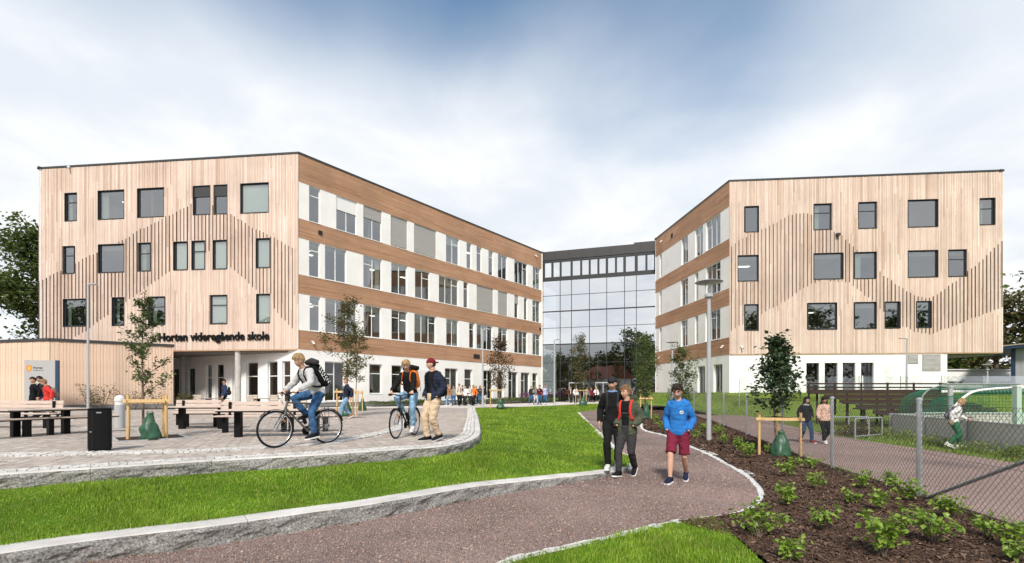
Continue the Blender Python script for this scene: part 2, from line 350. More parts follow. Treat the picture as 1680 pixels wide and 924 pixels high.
def paver_mat(name, c1, c2, c3, bw, bh, rot=0.0, mortar=.012):
    m, nt, N, L, b = mat_new(name); b.inputs['Roughness'].default_value = .85; b.inputs['Specular IOR Level'].default_value = .2
    tc = N.new('ShaderNodeTexCoord'); mp = N.new('ShaderNodeMapping'); mp.inputs['Rotation'].default_value = (0, 0, rot); L.new(tc.outputs['Object'], mp.inputs[0])
    br = N.new('ShaderNodeTexBrick'); br.inputs['Scale'].default_value = 1; br.inputs['Brick Width'].default_value = bw; br.inputs['Row Height'].default_value = bh; br.inputs['Mortar Size'].default_value = mortar
    br.inputs['Color1'].default_value = col4(c1); br.inputs['Color2'].default_value = col4(c2); br.inputs['Mortar'].default_value = col4(c3); L.new(mp.outputs[0], br.inputs['Vector'])
    n2 = N.new('ShaderNodeTexNoise'); n2.inputs['Scale'].default_value = .7; n2.inputs['Detail'].default_value = 6; L.new(tc.outputs['Object'], n2.inputs['Vector'])
    mr = N.new('ShaderNodeMapRange'); mr.inputs['From Min'].default_value = .3; mr.inputs['From Max'].default_value = .7; mr.inputs['To Min'].default_value = .85; mr.inputs['To Max'].default_value = 1.1; L.new(n2.outputs[0], mr.inputs['Value'])
    s_ = N.new('ShaderNodeVectorMath'); s_.operation = 'SCALE'; L.new(br.outputs['Color'], s_.inputs[0]); L.new(mr.outputs[0], s_.inputs['Scale']); L.new(s_.outputs[0], b.inputs['Base Color'])
    bp = N.new('ShaderNodeBump'); bp.inputs['Strength'].default_value = .4; bp.inputs['Distance'].default_value = .006; bp.invert = True; L.new(br.outputs['Fac'], bp.inputs['Height']); L.new(bp.outputs[0], b.inputs['Normal'])
    return m
def fabric(name, c, rough=.9, var=.12, bump=.35, bscale=22.0):
    return simple(name, c, rough, 0, var, 14.0, bump, bscale, spec=.06)
M = {}
M['larch'] = island('larch boards', [(.52,.365,.275), (.72,.57,.48), (.65,.485,.395), (.78,.645,.56), (.62,.455,.365), (.75,.585,.485), (.70,.54,.45)], .75, (18,18,.5), 3.0, .16, .15, knots=.30, large=.14)
M['larch_near'] = island('larch boards of the pavilion', [(.58,.385,.265), (.75,.575,.45), (.66,.455,.325), (.80,.645,.53), (.70,.51,.375)], .75, (18,18,.5), 3.0, .16, .15, knots=.30)
M['brownwood'] = island('brown stained slats', [(.40,.215,.12), (.53,.31,.19), (.46,.255,.15), (.58,.36,.23)], .7, (.35,.35,16), 4.0, .16, .1, large=.15)
M['soffit'] = island('soffit boards', [(.62,.40,.22), (.70,.47,.28), (.66,.43,.25)], .7, (1,1,1), 5.0, .12)
M['membrane'] = simple('black wind barrier', (.03,.026,.022), .9)
M['batten'] = simple('dark batten', (.10,.068,.05), .8, var=.2)
M['render'] = simple('white render', (.86,.845,.815), .9, var=.045, vscale=.9, bump=.12, bscale=90, spec=.15)
M['plinth'] = simple('grey plinth', (.22,.22,.215), .85, var=.1, vscale=3)
M['whiteframe'] = simple('white window frame', (.78,.78,.76), .45)
M['darkframe'] = simple('anthracite frame', (.028,.03,.032), .4)
M['roofing'] = simple('roof membrane', (.05,.052,.055), .8)
M['trim'] = simple('dark roof edge', (.035,.035,.036), .5)
M['glass'] = glass_mat('window glass', .24, (.62,.70,.66))
M['glass_front'] = glass_mat('window glass front', .26, (.72,.80,.75))
M['glass_link'] = glass_mat('coated facade glass', .78, (.42,.46,.46))
M['glass_link_low'] = glass_mat('darkened lower hall glass', .30, (.28,.31,.30))  # same glazing, darkened to imitate the dark surroundings mirrored low down
M['glass_dark'] = glass_mat('ground floor glass', .08, (.6,.66,.62))
M['glass_clear'] = glass_mat('clear balustrade glass', .05, (.95,.97,.96))
M['blind'] = simple('grey venetian blind', (.36,.35,.33), .6, var=.1, vscale=1.5, bump=.9, bscale=18, stretch=(.2,.2,14))
M['blind_and_sky'] = simple('pale blind and mirrored sky', (.80,.79,.77), .7)  # also colours the sheets that imitate sky mirrored in front panes
M['curtain'] = simple('pale green curtain', (.45,.52,.45), .9, var=.15, vscale=6, stretch=(4,4,.1))
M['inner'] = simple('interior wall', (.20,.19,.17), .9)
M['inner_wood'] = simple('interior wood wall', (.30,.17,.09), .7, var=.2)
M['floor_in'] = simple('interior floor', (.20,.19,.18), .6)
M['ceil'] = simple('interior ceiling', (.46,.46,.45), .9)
M['lamp_in'] = emis('lit ceiling panel', (1,.95,.85), 2.2)
M['concrete'] = simple('concrete', (.48,.46,.43), .85, var=.12, vscale=3, bump=.15, bscale=30)
M['steel'] = simple('galvanised steel', (.46,.48,.50), .45, .6, var=.15, vscale=20)
M['steel_paint'] = simple('grey painted steel', (.42,.43,.44), .4, .1)
M['black_steel'] = simple('black powder coated steel', (.006,.006,.0065), .5, spec=.18)
M['bench_wood'] = island('bench slats', [(.50,.40,.34), (.58,.47,.40), (.46,.36,.30)], .7, (1.5,18,18), 3.0, .2)
M['table_wood'] = island('table slats', [(.52,.45,.37), (.60,.52,.44), (.48,.41,.34)], .65, (18,1.5,18), 3.0, .2)
M['stake'] = island('peeled pine stake', [(.62,.42,.19), (.68,.47,.23), (.58,.38,.17)], .7, (14,14,1), 3.0, .2)
M['bag'] = simple('green watering bag', (.022,.082,.042), .42, var=.3, vscale=6, bump=.8, bscale=9)
M['bark'] = simple('young bark', (.16,.12,.09), .9, var=.35, vscale=30, bump=.5, bscale=50)
M['soil'] = ground_mat('dark soil', (.035,.022,.015), (.10,.062,.04), 45, bump=1, bd=.03)
M['mulch'] = ground_mat('bark mulch bed', (.04,.025,.018), (.12,.072,.048), 38, (.75, 1.15), .9, 1.0, .04)
M['chip'] = island('bark chips', [(.036,.021,.015), (.092,.052,.034), (.06,.034,.023), (.14,.08,.052), (.045,.026,.018), (.26,.17,.12)], .85)
M['gravel'] = ground_mat('red crushed gravel', (.125,.082,.071), (.45,.345,.305), 95, (.55, 1.15), .40, .9, .012, vor=True)
M['gravel_b'] = ground_mat('red gravel track', (.17,.11,.092), (.42,.315,.275), 70, (.85, 1.12), .5, .8, .012, vor=True)
M['pebble'] = island('red gravel stones', [(.12,.072,.06), (.39,.275,.235), (.25,.16,.135), (.45,.345,.305), (.19,.12,.102), (.32,.215,.185)], .9)
M['lawn'] = ground_mat('lawn ground', (.035,.085,.005), (.10,.19,.010), 30, (.8, 1.15), .5, .6, .03)
M['mound'] = ground_mat('rough grass bank', (.09,.15,.02), (.20,.27,.05), 24, (.75, 1.2), .4, .7, .05)
M['blade'] = leaf_mat('grass blades', [(.09,.19,.010), (.27,.43,.022), (.17,.31,.014), (.46,.57,.09), (.22,.38,.018), (.12,.24,.012), (.34,.49,.04), (.50,.46,.17)], .42, patch=(.70, 1.25))
M['blade_dry'] = leaf_mat('bank grass blades', [(.11,.19,.02), (.22,.31,.05), (.28,.33,.09), (.15,.24,.03), (.38,.35,.15)], .4)
M['earth'] = ground_mat('far ground', (.06,.08,.03), (.13,.14,.07), 2.0, (.8,1.15), .05, .3)
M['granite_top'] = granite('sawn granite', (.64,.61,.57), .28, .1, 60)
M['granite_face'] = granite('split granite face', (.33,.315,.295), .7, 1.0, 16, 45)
M['cobble'] = granite('granite setts', (.68,.655,.62), .3, .5, 30)
M['edge_stone'] = granite('white edging setts', (.66,.645,.62), .25, .6, 25)
M['joint'] = simple('joint sand', (.20,.18,.155), .95, var=.2, vscale=20)
M['paver'] = island('plaza pavers', [(.35,.295,.25), (.46,.40,.35), (.39,.335,.285), (.54,.48,.43), (.37,.31,.265), (.43,.37,.32)], .85, (1,1,1), 60.0, .12, .1, large=.12)
M['plaza'] = paver_mat('plaza paving', (.36,.315,.28), (.46,.41,.37), (.22,.19,.165), .21, .14, 0.2)
M['slabs'] = paver_mat('pale slab walk', (.55,.51,.47), (.62,.58,.54), (.38,.35,.32), .6, .4, 0.1, .008)
M['rubber'] = simple('black rubber', (.009,.009,.010), .75, spec=.15)
M['chrome'] = simple('polished alloy', (.62,.63,.65), .25, .9)
M['white_paint'] = simple('white paint', (.78,.78,.77), .4)
# ------------------------------------------------------------------ ground levels
LOW = [(11.4,-.62),(16.5,-.44),(27.3,-.16),(37,-.02)]
def zlow(y): return lerp_tab(LOW, y)
# plaza edge, outer top line of the granite wall
EDGE_PX = [(0,778),(173,767),(347,755.6),(520,746),(660,737),(714,733.6),(750,728),(775,721),(788,711),(787,697),(784,683),(780,672)]
EDGE = [Vector((-11,3.6,0)), Vector((-8.4,5.1,0))] + [G(a, b, 0) for a, b in EDGE_PX] + [Vector((-2.75,36.3,0))]
EDGE = [Vector((p.x, p.y, 0)) for p in catmull(EDGE, 10)]
# kerb of the lawn, outer foot line on the path
KERB_PX = [(133,924,-.62),(347,895,-.62),(520,867,-.62),(600,855,-.62),(746,826,-.62),(864,805,-.62),(1000,782,-.62),(1030,770,-.61)]
KERB = [Vector((-8.5,2.3,-.62)), Vector((-5.6,3.7,-.62))] + [G(*p) for p in KERB_PX]
KERB = catmull(KERB, 10)
KEDGE = [KERB[-1], G(1036,756,-.575), G(1031,748,-.555), G(1014,740,-.535), G(989,716,-.43), G(966,694,-.26), G(949,678,-.16)]
KEDGE = catmull(KEDGE, 6)
# right hand border of the path
BORD_PX = [(1058,702,-.28),(1089,714,-.42),(1130,732,-.52),(1174,751,-.585),(1220,777,-.61),(1243,797,-.62),(1251,812,-.62),(1244,828,-.62),(1222,841,-.62),(1180,850,-.62),(1100,860,-.62),(1018,880,-.62),(907,905,-.62),(832,924,-.62)]
BORD = [Vector((8.4,31.5,-.08)), Vector((6.9,26,-.18)), Vector((5.75,21.5,-.3))] + [G(*p) for p in BORD_PX] + [Vector((-.55,4.1,-.62)), Vector((-2.2,3.0,-.62)), Vector((-4.5,1.8,-.62))]
BORD = catmull(BORD, 10)
def fenceX(y): return 6.4+.19*(y-7.6)
def zkerb(x): return lerp_tab([(-3,-.40),(-.5,-.405),(.3,-.45),(2.0,-.525),(2.7,-.56)], x)
_ctrl = []
for p in EDGE[::3]:
    t = 0 if p.y < 9 else min(1, (p.y-9)/14); _ctrl.append((p.x, p.y, -.20+.16*t))
for p in KERB[::3]: _ctrl.append((p.x-.09, p.y+.30, zkerb(p.x)-.014))
for p in KEDGE[::2]: _ctrl.append((p.x, p.y, p.z+.0))
for x, y, z in ((-1,37,-.02),(2,38,-.02),(6,41,-.02),(9,47,-.02),(4.5,32,-.12),(8,36,-.1)): _ctrl.append((x, y, z))
_C = np.array(_ctrl)
def zlawn(x, y):
    d2 = (_C[:,0]-x)**2+(_C[:,1]-y)**2; w = 1/(d2+.02)**1.6
    return float((w*_C[:,2]).sum()/w.sum())
def zbed(x, y): return zlow(y)+.03+.05*noise.noise((x*.7, y*.7, 3))
def zbeyond(x, y):
    z = -.72
    return z
# ------------------------------------------------------------------ the large sheets
o = link('ground', mesh_np('ground', [(-900,-900,-1.0),(900,-900,-1.0),(900,900,-1.0),(-900,900,-1.0)], [(0,1,2,3)]), M['earth']); tag(o, kind='structure')
plaza_poly = [(p.x, p.y) for p in offset2d(EDGE, .16)] + [(.9,37),(4.2,41.5),(7.5,47),(12,49.5),(30,50),(30,75),(-60,75),(-60,4)]
o = sheet('plaza', plaza_poly, lambda x, y: -.022 if y < 26 else 0.0, 3.0, M['plaza'])
# path between kerb and border
path_poly = [(p.x, p.y) for p in KERB] + [(p.x, p.y) for p in KEDGE[1:]] + [(7.6,38.0),(9.4,37.5),(9.2,34)] + [(p.x, p.y) for p in BORD]
sheet('gravel_path', path_poly, lambda x, y: zlow(y)+.012*noise.noise((x*1.3, y*1.3, 0)), .5, M['gravel'])
EDGE_IN = [p for p in EDGE]
lawn_poly = [(p.x, p.y) for p in EDGE if p.y > 4.0] + [(.9,37),(4.2,41.5),(7.5,47),(12,49.5),(12.3,42.5),(9.6,38.4)] + [(p.x, p.y) for p in reversed(KEDGE)] + [(p.x, p.y) for p in reversed(offset2d(KERB, .28)) if p.y > 2.6]
lawn = sheet('lawn', lawn_poly, zlawn, .45, M['lawn'])
GRASS2 = [(p.x, p.y) for p in BORD if p.y < 6.45 and p.x < 2.62] 
g2 = [(2.72,6.33)] + [p for p in GRASS2] + [(-4.3,1.2),(2.45,1.2),(2.42,4.5),(2.55,5.5)]
sheet('lawn_corner', g2, lambda x, y: -.60, .5, M['lawn'])
bed_poly = [(p.x+.03, p.y) for p in BORD if p.y > 6.2] + [(2.58,5.5),(2.45,4.5),(2.48,1.2)] + [(fenceX(y)+.12, y) for y in (1.2,5,7.6,12,16,20,24,28,31.5)] 
bed_poly = [q for i, q in enumerate(bed_poly) if i == 0 or (Vector(q)-Vector(bed_poly[i-1])).length > .02]
sheet('mulch_bed', bed_poly, zbed, .35, M['mulch'])
TRACK = [(fenceX(y)+.05, y) for y in (0,5,7.6,12,16,20,24,28,34)] + [(12,38),(15.5,36),(15.5,31),(13.6,22),(13.0,18),(12.9,15),(12.8,13),(12.4,11),(11.9,5),(11.6,0)]
sheet('gravel_track', TRACK, lambda x, y: -.705 + (0 if y < 20 else .02*(y-20)) + .012*noise.noise((x*.9, y*.9, 0)), .6, M['gravel_b'])
def zmound(x, y):
    t = min(1, max(0, (y-(31-.22*(x-14)))/7.0)); t = t*t*(3-2*t)
    return -.74+1.76*t + .05*noise.noise((x*.5, y*.5, 0))
MOUND = [(9.2,37.3),(12.2,34.6),(14.8,31.2),(13.4,22),(12.8,18),(12.7,15),(12.6,13),(12.2,11),(11.7,5),(30,5),(60,16),(60,42),(17.4,42),(12.6,50),(12.3,42)]
sheet('grass_bank', MOUND, lambda x, y: zmound(x, y) if x > 12.2 or y < 33 else max(-.3, zmound(x, y)*.4), .9, M['mound'])
# ------------------------------------------------------------------ grass blades
def blades(name, poly, zf, dens, h, w, mat, seed, xr, yr, vis=None):
    rg = np.random.default_rng(seed); A = (xr[1]-xr[0])*(yr[1]-yr[0]); n = int(A*dens)
    x = rg.uniform(*xr, n); y = rg.uniform(*yr, n); k = inpoly(x, y, poly)
    if vis is not None: k &= vis(x, y)
    x = x[k]; y = y[k]; n = len(x)
    if n == 0: return None
    # heights from a coarse grid
    zs = np.array([zf(a, b) for a, b in zip(np.round(x[::25], 2), np.round(y[::25], 2))])
    gx, gy = x[::25], y[::25]; z = np.empty(n)
    ix = np.floor(x*4).astype(int); iy = np.floor(y*4).astype(int); cache = {}
    for i in range(n):
        key = (ix[i], iy[i])
        c = cache.get(key)
        if c is None:
            x0, y0 = key[0]/4, key[1]/4; z0 = zf(x0, y0); c = cache[key] = (x0, y0, z0, (zf(x0+.25, y0)-z0)*4, (zf(x0, y0+.25)-z0)*4)
        z[i] = c[2]+c[3]*(x[i]-c[0])+c[4]*(y[i]-c[1])
    pat = .75+.5*np.sin(x*1.7+np.sin(y*2.1)*1.3)*np.sin(y*1.3+x*.6)
    hh = h*rg.uniform(.55, 1.25, n)*np.clip(pat, .55, 1.3); a = rg.uniform(0, 2*np.pi, n); ww = w*rg.uniform(.6, 1.3, n)
    lean = rg.uniform(.1, .75, n)*hh; b = a+np.pi/2+rg.normal(0, .4, n)
    base = np.stack([x, y, z-.01], 1); sd = np.stack([np.cos(a), np.sin(a), 0*a], 1)*ww[:, None]/2
    ld = np.stack([np.cos(b), np.sin(b), 0*b], 1)*lean[:, None]; up = np.stack([0*a, 0*a, hh], 1)
    mid = base+ld*.35+up*.62; tip = base+ld+up
    V = np.stack([base-sd, base+sd, mid+sd*.75, mid-sd*.75, tip], 1).reshape(-1, 3); i0 = np.arange(n)*5
    F4 = np.stack([i0, i0+1, i0+2, i0+3], 1); F3 = np.stack([i0+3, i0+2, i0+4], 1)
    return link(name, mesh_np(name, V, F4, F3), mat)
def infov(x, y, m=.6): return (np.abs(x) < y*1.09+m) & (y > 3.4)
for (d0, d1, dens, h, w) in ((3.5,6.5,6500,.058,.0056),(6.5,10,3000,.058,.008),(10,17,950,.062,.013),(17,30,260,.075,.024),(30,50,90,.075,.04)):
    o = blades('lawn_grass', lawn_poly, zlawn, dens, h, w, M['blade'], int(d0*10), (-9, 13), (d0, d1), infov)
    if o: tag(o, 'bright green mown lawn grass between the granite kerbs', 'grass', kind='stuff')
for (d0, d1, dens) in ((2.4,5.2,6000),(5.2,6.6,4500)):
    o = blades('corner_grass', g2, lambda x, y: -.60, dens, .058, .0055, M['blade'], 5+int(d0), (-3, 2.8), (d0, d1), lambda x, y: y > 3.5)
    if o: tag(o, 'bright green lawn grass at the bottom edge beside the path', 'grass', kind='stuff')
o = blades('bank_grass', MOUND, zmound, 110, .11, .03, M['blade_dry'], 77, (9, 36), (11, 40), infov)
tag(o, 'rough green grass on the bank below the right wing', 'grass', kind='stuff')
# ------------------------------------------------------------------ gravel stones and bark chips
def scatter(name, poly, zf, dens, size, mat, seed, xr, yr, shape, label, cat):
    rg = np.random.default_rng(seed); n = int((xr[1]-xr[0])*(yr[1]-yr[0])*dens); x = rg.uniform(*xr, n); y = rg.uniform(*yr, n)
    k = inpoly(x, y, poly) & infov(x, y); x = x[k]; y = y[k]; n = len(x)
    z = np.array([zf(a, b) for a, b in zip(x, y)])
    s = size*rg.uniform(.5, 1.5, n)*np.exp(rg.normal(0, .25, n)); C = np.stack([x, y, z], 1)
    # random rotation basis
    q = rg.normal(size=(n, 4)); q /= np.linalg.norm(q, axis=1)[:, None]; w, a, b, c = q.T
    B = np.stack([np.stack([1-2*(b*b+c*c), 2*(a*b-c*w), 2*(a*c+b*w)], 1), np.stack([2*(a*b+c*w), 1-2*(a*a+c*c), 2*(b*c-a*w)], 1), np.stack([2*(a*c-b*w), 2*(b*c+a*w), 1-2*(a*a+b*b)], 1)], 1)
    if shape == 'stone':
        k0 = np.array([(1,0,0),(0,1,0),(-1,0,0),(0,-1,0),(0,0,1),(0,0,-1)], float); f = np.array([(0,1,4),(1,2,4),(2,3,4),(3,0,4),(1,0,5),(2,1,5),(3,2,5),(0,3,5)])
        v = k0[None]*rg.uniform(.55, 1.1, (n, 6, 1))*s[:, None, None]
        v = np.einsum('nij,njk->nik', v, B)+C[:, None, :]+np.array([0,0,.2])*s[:, None, None]
        F = (f[None]+(np.arange(n)*6)[:, None, None]).reshape(-1, 3); me = mesh_np(name, v.reshape(-1, 3), None, F)
    else:
        k0 = np.array([(-1,-.35,0),(1,-.3,.1),(.9,.35,.0),(-.8,.3,.12),(0,0,.3)], float); f = np.array([(0,1,4),(1,2,4),(2,3,4),(3,0,4)])
        th = rg.normal(0, .35, (n, 2)); az = rg.uniform(0, 2*np.pi, n)
        ca, sa = np.cos(az), np.sin(az); v = k0[None]*rg.uniform(.7, 1.2, (n, 5, 1))*s[:, None, None]
        vx = v[..., 0]*ca[:, None]-v[..., 1]*sa[:, None]; vy = v[..., 0]*sa[:, None]+v[..., 1]*ca[:, None]; vz = v[..., 2]+vx*th[:, :1]+vy*th[:, 1:]
        v = np.stack([vx, vy, vz], 2)+C[:, None, :]+np.array([0,0,.3])*s[:, None, None]
        F = (f[None]+(np.arange(n)*5)[:, None, None]).reshape(-1, 3); me = mesh_np(name, v.reshape(-1, 3), None, F)
    o = link(name, me, mat); tag(o, label, cat, kind='stuff'); return o
zp = lambda x, y: zlow(y)+.012*noise.noise((x*1.3, y*1.3, 0))
scatter('gravel_stones', path_poly, zp, 1100, .0085, M['pebble'], 3, (-5, 5.5), (3.6, 8.5), 'stone', 'small reddish crushed stones covering the near garden path', 'gravel')
scatter('gravel_stones', path_poly, zp, 260, .013, M['pebble'], 4, (-1, 6), (8.5, 14), 'stone', 'small reddish crushed stones further along the garden path', 'gravel')
scatter('bark_chips', bed_poly, zbed, 1900, .0165, M['chip'], 6, (2, 7.5), (3.6, 11), 'chip', 'dark brown bark mulch chips of the planting bed', 'mulch')
scatter('bark_chips', bed_poly, zbed, 330, .03, M['chip'], 8, (3, 10), (11, 24), 'chip', 'dark brown bark mulch further back along the fence', 'mulch')
# ------------------------------------------------------------------ granite blocks
def block_run(name, line, top, bot, width, L, matlist, seed, label, rough=.03, gap=.0025, side=1, taper=None):
    """row of split faced granite blocks along a foot line; the line is the face, the block lies to its left"""
    root = thing(name, label, 'kerb', (line[0].x, line[0].y, 0)); rg = random.Random(seed)
    pts = resample([Vector((p[0], p[1], 0)) for p in line], .09); i = 0; n = len(pts); o0 = Vector(root.location)
    inner = offset2d(pts, width*side)
    while i < n-2:
        k = max(3, int((L*rg.uniform(.7, 1.25))/.09)); j = min(n-1, i+k)
        if n-1-j < 4: j = n-1
        mb = MB(); dz = rg.uniform(-.004, .004); din = rg.uniform(-.004, .006)
        idx = list(range(i, j+1)); rings = []
        for q in idx:
            a = pts[q]; b = Vector((inner[q].x, inner[q].y, 0)); nrm = (a-b).normalized()
            if q == idx[0]: a = a+(pts[q+1]-pts[q]).normalized()*gap; b = b+(pts[q+1]-pts[q]).normalized()*gap
            if q == idx[-1]: a = a-(pts[q]-pts[q-1]).normalized()*gap; b = b-(pts[q]-pts[q-1]).normalized()*gap
            zt = (top(a.x, a.y) if callable(top) else top)+dz; zb = bot(a.x, a.y) if callable(bot) else bot
            ring = []
            m = 7
            for t in range(m+1):
                f = t/m; z = zb-.06+(zt-.012-zb+.06)*f
                bul = rough*(.4+1.2*noise.noise((a.x*4.3+seed, a.y*4.3, z*7)))+rough*.7*noise.noise((a.x*14, a.y*14+seed, z*16))
                if t == m: bul = -.004
                ring.append(a+nrm*(bul+din)+Vector((0,0,z)))
            ring.append(a-nrm*(.014-din)+Vector((0,0,zt))); ring.append(b+Vector((0,0,zt))); ring.append(b+Vector((0,0,zb-.06)))
            rings.append([p-o0 for p in ring])
        nn = len(rings[0])
        for q in range(len(rings)-1):
            for t in range(nn-1):
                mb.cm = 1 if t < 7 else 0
                mb.add([rings[q][t], rings[q+1][t], rings[q+1][t+1], rings[q][t+1]], [(0,1,2,3)])
        mb.cm = 1; mb.add(rings[0], [tuple(range(nn-1, -1, -1))]); mb.add(rings[-1], [tuple(range(nn))])
        bm = bmesh.new(); me = mb.mesh('granite_block'); bm.from_mesh(me); bmesh.ops.remove_doubles(bm, verts=bm.verts, dist=1e-4); bmesh.ops.recalc_face_normals(bm, faces=bm.faces); bm.to_mesh(me); bm.free()
        link('granite_block', me, matlist, root)
        i = j
    return root
front = [p for p in EDGE if p.x > -9]
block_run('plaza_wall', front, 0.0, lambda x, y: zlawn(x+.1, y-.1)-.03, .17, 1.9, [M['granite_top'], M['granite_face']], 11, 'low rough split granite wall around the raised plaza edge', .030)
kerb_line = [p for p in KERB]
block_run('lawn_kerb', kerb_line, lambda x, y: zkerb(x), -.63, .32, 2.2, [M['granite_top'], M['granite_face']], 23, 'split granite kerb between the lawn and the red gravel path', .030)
# flush setts where the kerb dies out, and the white border of the path
def sett_run(name, line, width, L, zoff, mat, seed, label, zf, rows=1, hh=.05):
    root = thing(name, label, 'edging', (line[0].x, line[0].y, 0)); o0 = Vector(root.location); rg = random.Random(seed)
    pts = resample([Vector((p[0], p[1], 0)) for p in line], .02); s = 0; n = len(pts)
    while s < n-4:
        k = max(4, int(L*rg.uniform(.7, 1.35)/.02)); e = min(n-1, s+k)
        a = pts[s]; b = pts[e]; t = (b-a).normalized(); nr = Vector((-t.y, t.x, 0)); c = (a+b)/2; ln = (b-a).length-.012
        w = width*rg.uniform(.85, 1.1); zt = zf(c.x, c.y)+zoff+rg.uniform(-.006, .006)
        mb = MB(); mb.bbox((0,0,-hh/2), (ln, w, hh), .012, 0)
        mb.v = [(x+rg.uniform(-.006,.006), y+rg.uniform(-.008,.008), z+rg.uniform(-.004,.004)) for x, y, z in mb.v]
        mb.build('edging_stone', mat, root, c+Vector((0,0,zt))-o0, (rg.uniform(-.03,.03), rg.uniform(-.02,.02), math.atan2(t.y, t.x)+rg.uniform(-.03,.03)))
        s = e
    return root
sett_run('lawn_edging', KEDGE, .15, .30, .03, M['edge_stone'], 3, 'thin white stone edging between lawn and path leading to the entrance', lambda x, y: zlow(y))
bvis = [p for p in BORD if p.y > 3.9]
sett_run('path_edging', bvis, .13, .21, .025, M['edge_stone'], 4, 'curved row of white setts edging the gravel path', lambda x, y: zlow(y))
sett_run('path_edging', offset2d([p for p in bvis if 5.5 < p.y < 15 and p.x > 2.5], .14), .12, .19, .022, M['edge_stone'], 5, 'second outer row of white setts beside the mulch bed', lambda x, y: zlow(y))
# ------------------------------------------------------------------ plaza pavers and setts
ARC_PX = [(-260,748),(0,746),(173,743.5),(347,738.5),(520,728),(571,721),(636,708),(660,699),(672,686),(676,676)]
ARC = catmull([G(a, b, 0) for a, b in ARC_PX], 10)
def near_line(x, y, line, d):
    P = np.array([(p[0], p[1]) for p in line]); out = np.zeros(len(x), bool)
    for (a, b) in zip(P[:-1], P[1:]):
        ab = b-a; t = np.clip(((x-a[0])*ab[0]+(y-a[1])*ab[1])/(ab@ab+1e-9), 0, 1); out |= ((x-a[0]-t*ab[0])**2+(y-a[1]-t*ab[1])**2) < d*d
    return out
def pave():
    rg = np.random.default_rng(5); bw, bh = .21, .14; a = R(-12); ca, sa = math.cos(a), math.sin(a)
    u, v = np.meshgrid(np.arange(-40, 40), np.arange(-1, 220)); u = u.ravel().astype(float); v = v.ravel().astype(float)
    U, Vv = np.meshgrid(np.arange(-170, 60), np.arange(-30, 230)); U = U.ravel().astype(float); Vv = Vv.ravel().astype(float)
    px = (U+.5*(Vv % 2))*bw; py = Vv*bh; x = px*ca-py*sa; y = px*sa+py*ca
    inner = [(p.x, p.y) for p in offset2d(EDGE, .56)] + [(-2.9,60),(-60,60),(-60,4)]
    k = inpoly(x, y, inner) & (y < 26) & (y > 3) & (np.abs(x) < y*1.12+1)
    k &= ~near_line(x, y, ARC, .27); x, y = x[k], y[k]; n = len(x)
    tp = ((x+8.46)**2+(y-11.3)**2 > 0) & ~((np.abs((x-TP.x)*.72+(y-TP.y)*.69) < .62) & (np.abs(-(x-TP.x)*.69+(y-TP.y)*.72) < .62)); x, y = x[tp], y[tp]; n = len(x)
    C = np.stack([x, y, rg.normal(-.02, .0018, n)], 1); S = np.tile((bw-.010, bh-.010, .04), (n, 1)); r = rg.normal(0, .012, n)+a
    B = np.zeros((n, 3, 3)); B[:,0,0] = np.cos(r); B[:,0,1] = np.sin(r); B[:,1,0] = -np.sin(r); B[:,1,1] = np.cos(r); B[:,2,2] = 1; B[:,2,0] = rg.normal(0, .006, n); B[:,2,1] = rg.normal(0, .006, n)
    B[:,0,2] = rg.normal(0, .006, n); B[:,1,2] = rg.normal(0, .008, n)
    Vt, F = boxes_np(C, S, B, True); o = link('paving_stones', mesh_np('paving_stones', Vt, F), M['paver']); tag(o, 'grey brown paving stones laid across the plaza', 'paving', kind='stuff')
TP = G(247, 719, 0)
pave()
def setts(line, offs, size, name, label, mat, y1=27, z=.0):
    rg = np.random.default_rng(9); C = []; S = []; A = []
    for q, of in enumerate(offs):
        ln = offset2d(resample([Vector((p[0], p[1], 0)) for p in line], .03), of); s = 0; s = int(rg.integers(0, 3))
        while s < len(ln)-3:
            k = max(3, int(size*rg.uniform(.75, 1.25)/.03)); e = min(len(ln)-1, s+k); a, b = ln[s], ln[e]; c = (a+b)/2
            if 3 < c.y < y1: C.append((c.x, c.y, z-.022+rg.normal(0, .003))); S.append(((b-a).length-.014, size*.82*rg.uniform(.9, 1.06), .06)); A.append(math.atan2(b.y-a.y, b.x-a.x)+rg.normal(0, .05))
            s = e
    n = len(C); A = np.array(A); B = np.zeros((n,3,3)); B[:,0,0] = np.cos(A); B[:,0,1] = np.sin(A); B[:,1,0] = -np.sin(A); B[:,1,1] = np.cos(A); B[:,2,2] = 1
    for i, j, s_ in ((0,2,.05),(1,2,.05)): B[:,i,j] = rg.normal(0, s_, n)
    Vt, F = boxes_np(C, S, B, True); o = link(name, mesh_np(name, Vt, F), mat); tag(o, label, 'setts', kind='stuff')
setts(front, (.24,.345,.45), .11, 'edge_setts', 'band of pale granite setts behind the plaza wall', M['cobble'], 34)
setts(ARC, (-.10,.0,.10), .11, 'arc_setts', 'curved band of pale granite setts across the plaza paving', M['cobble'], 30)
setts(ARC, (.19,), .14, 'arc_border', 'smooth pale stone line along the curved sett band', M['granite_top'], 30, .006)
o = sheet('slab_walk', [(-14,33.2),(-3.2,34.2),(.7,36.8),(4.1,41.4),(7.3,46.8),(11.8,49.4),(13.5,52),(4,55),(-2,47),(-7.5,39.5),(-13,36)], lambda x, y: .006, 3, M['slabs'])

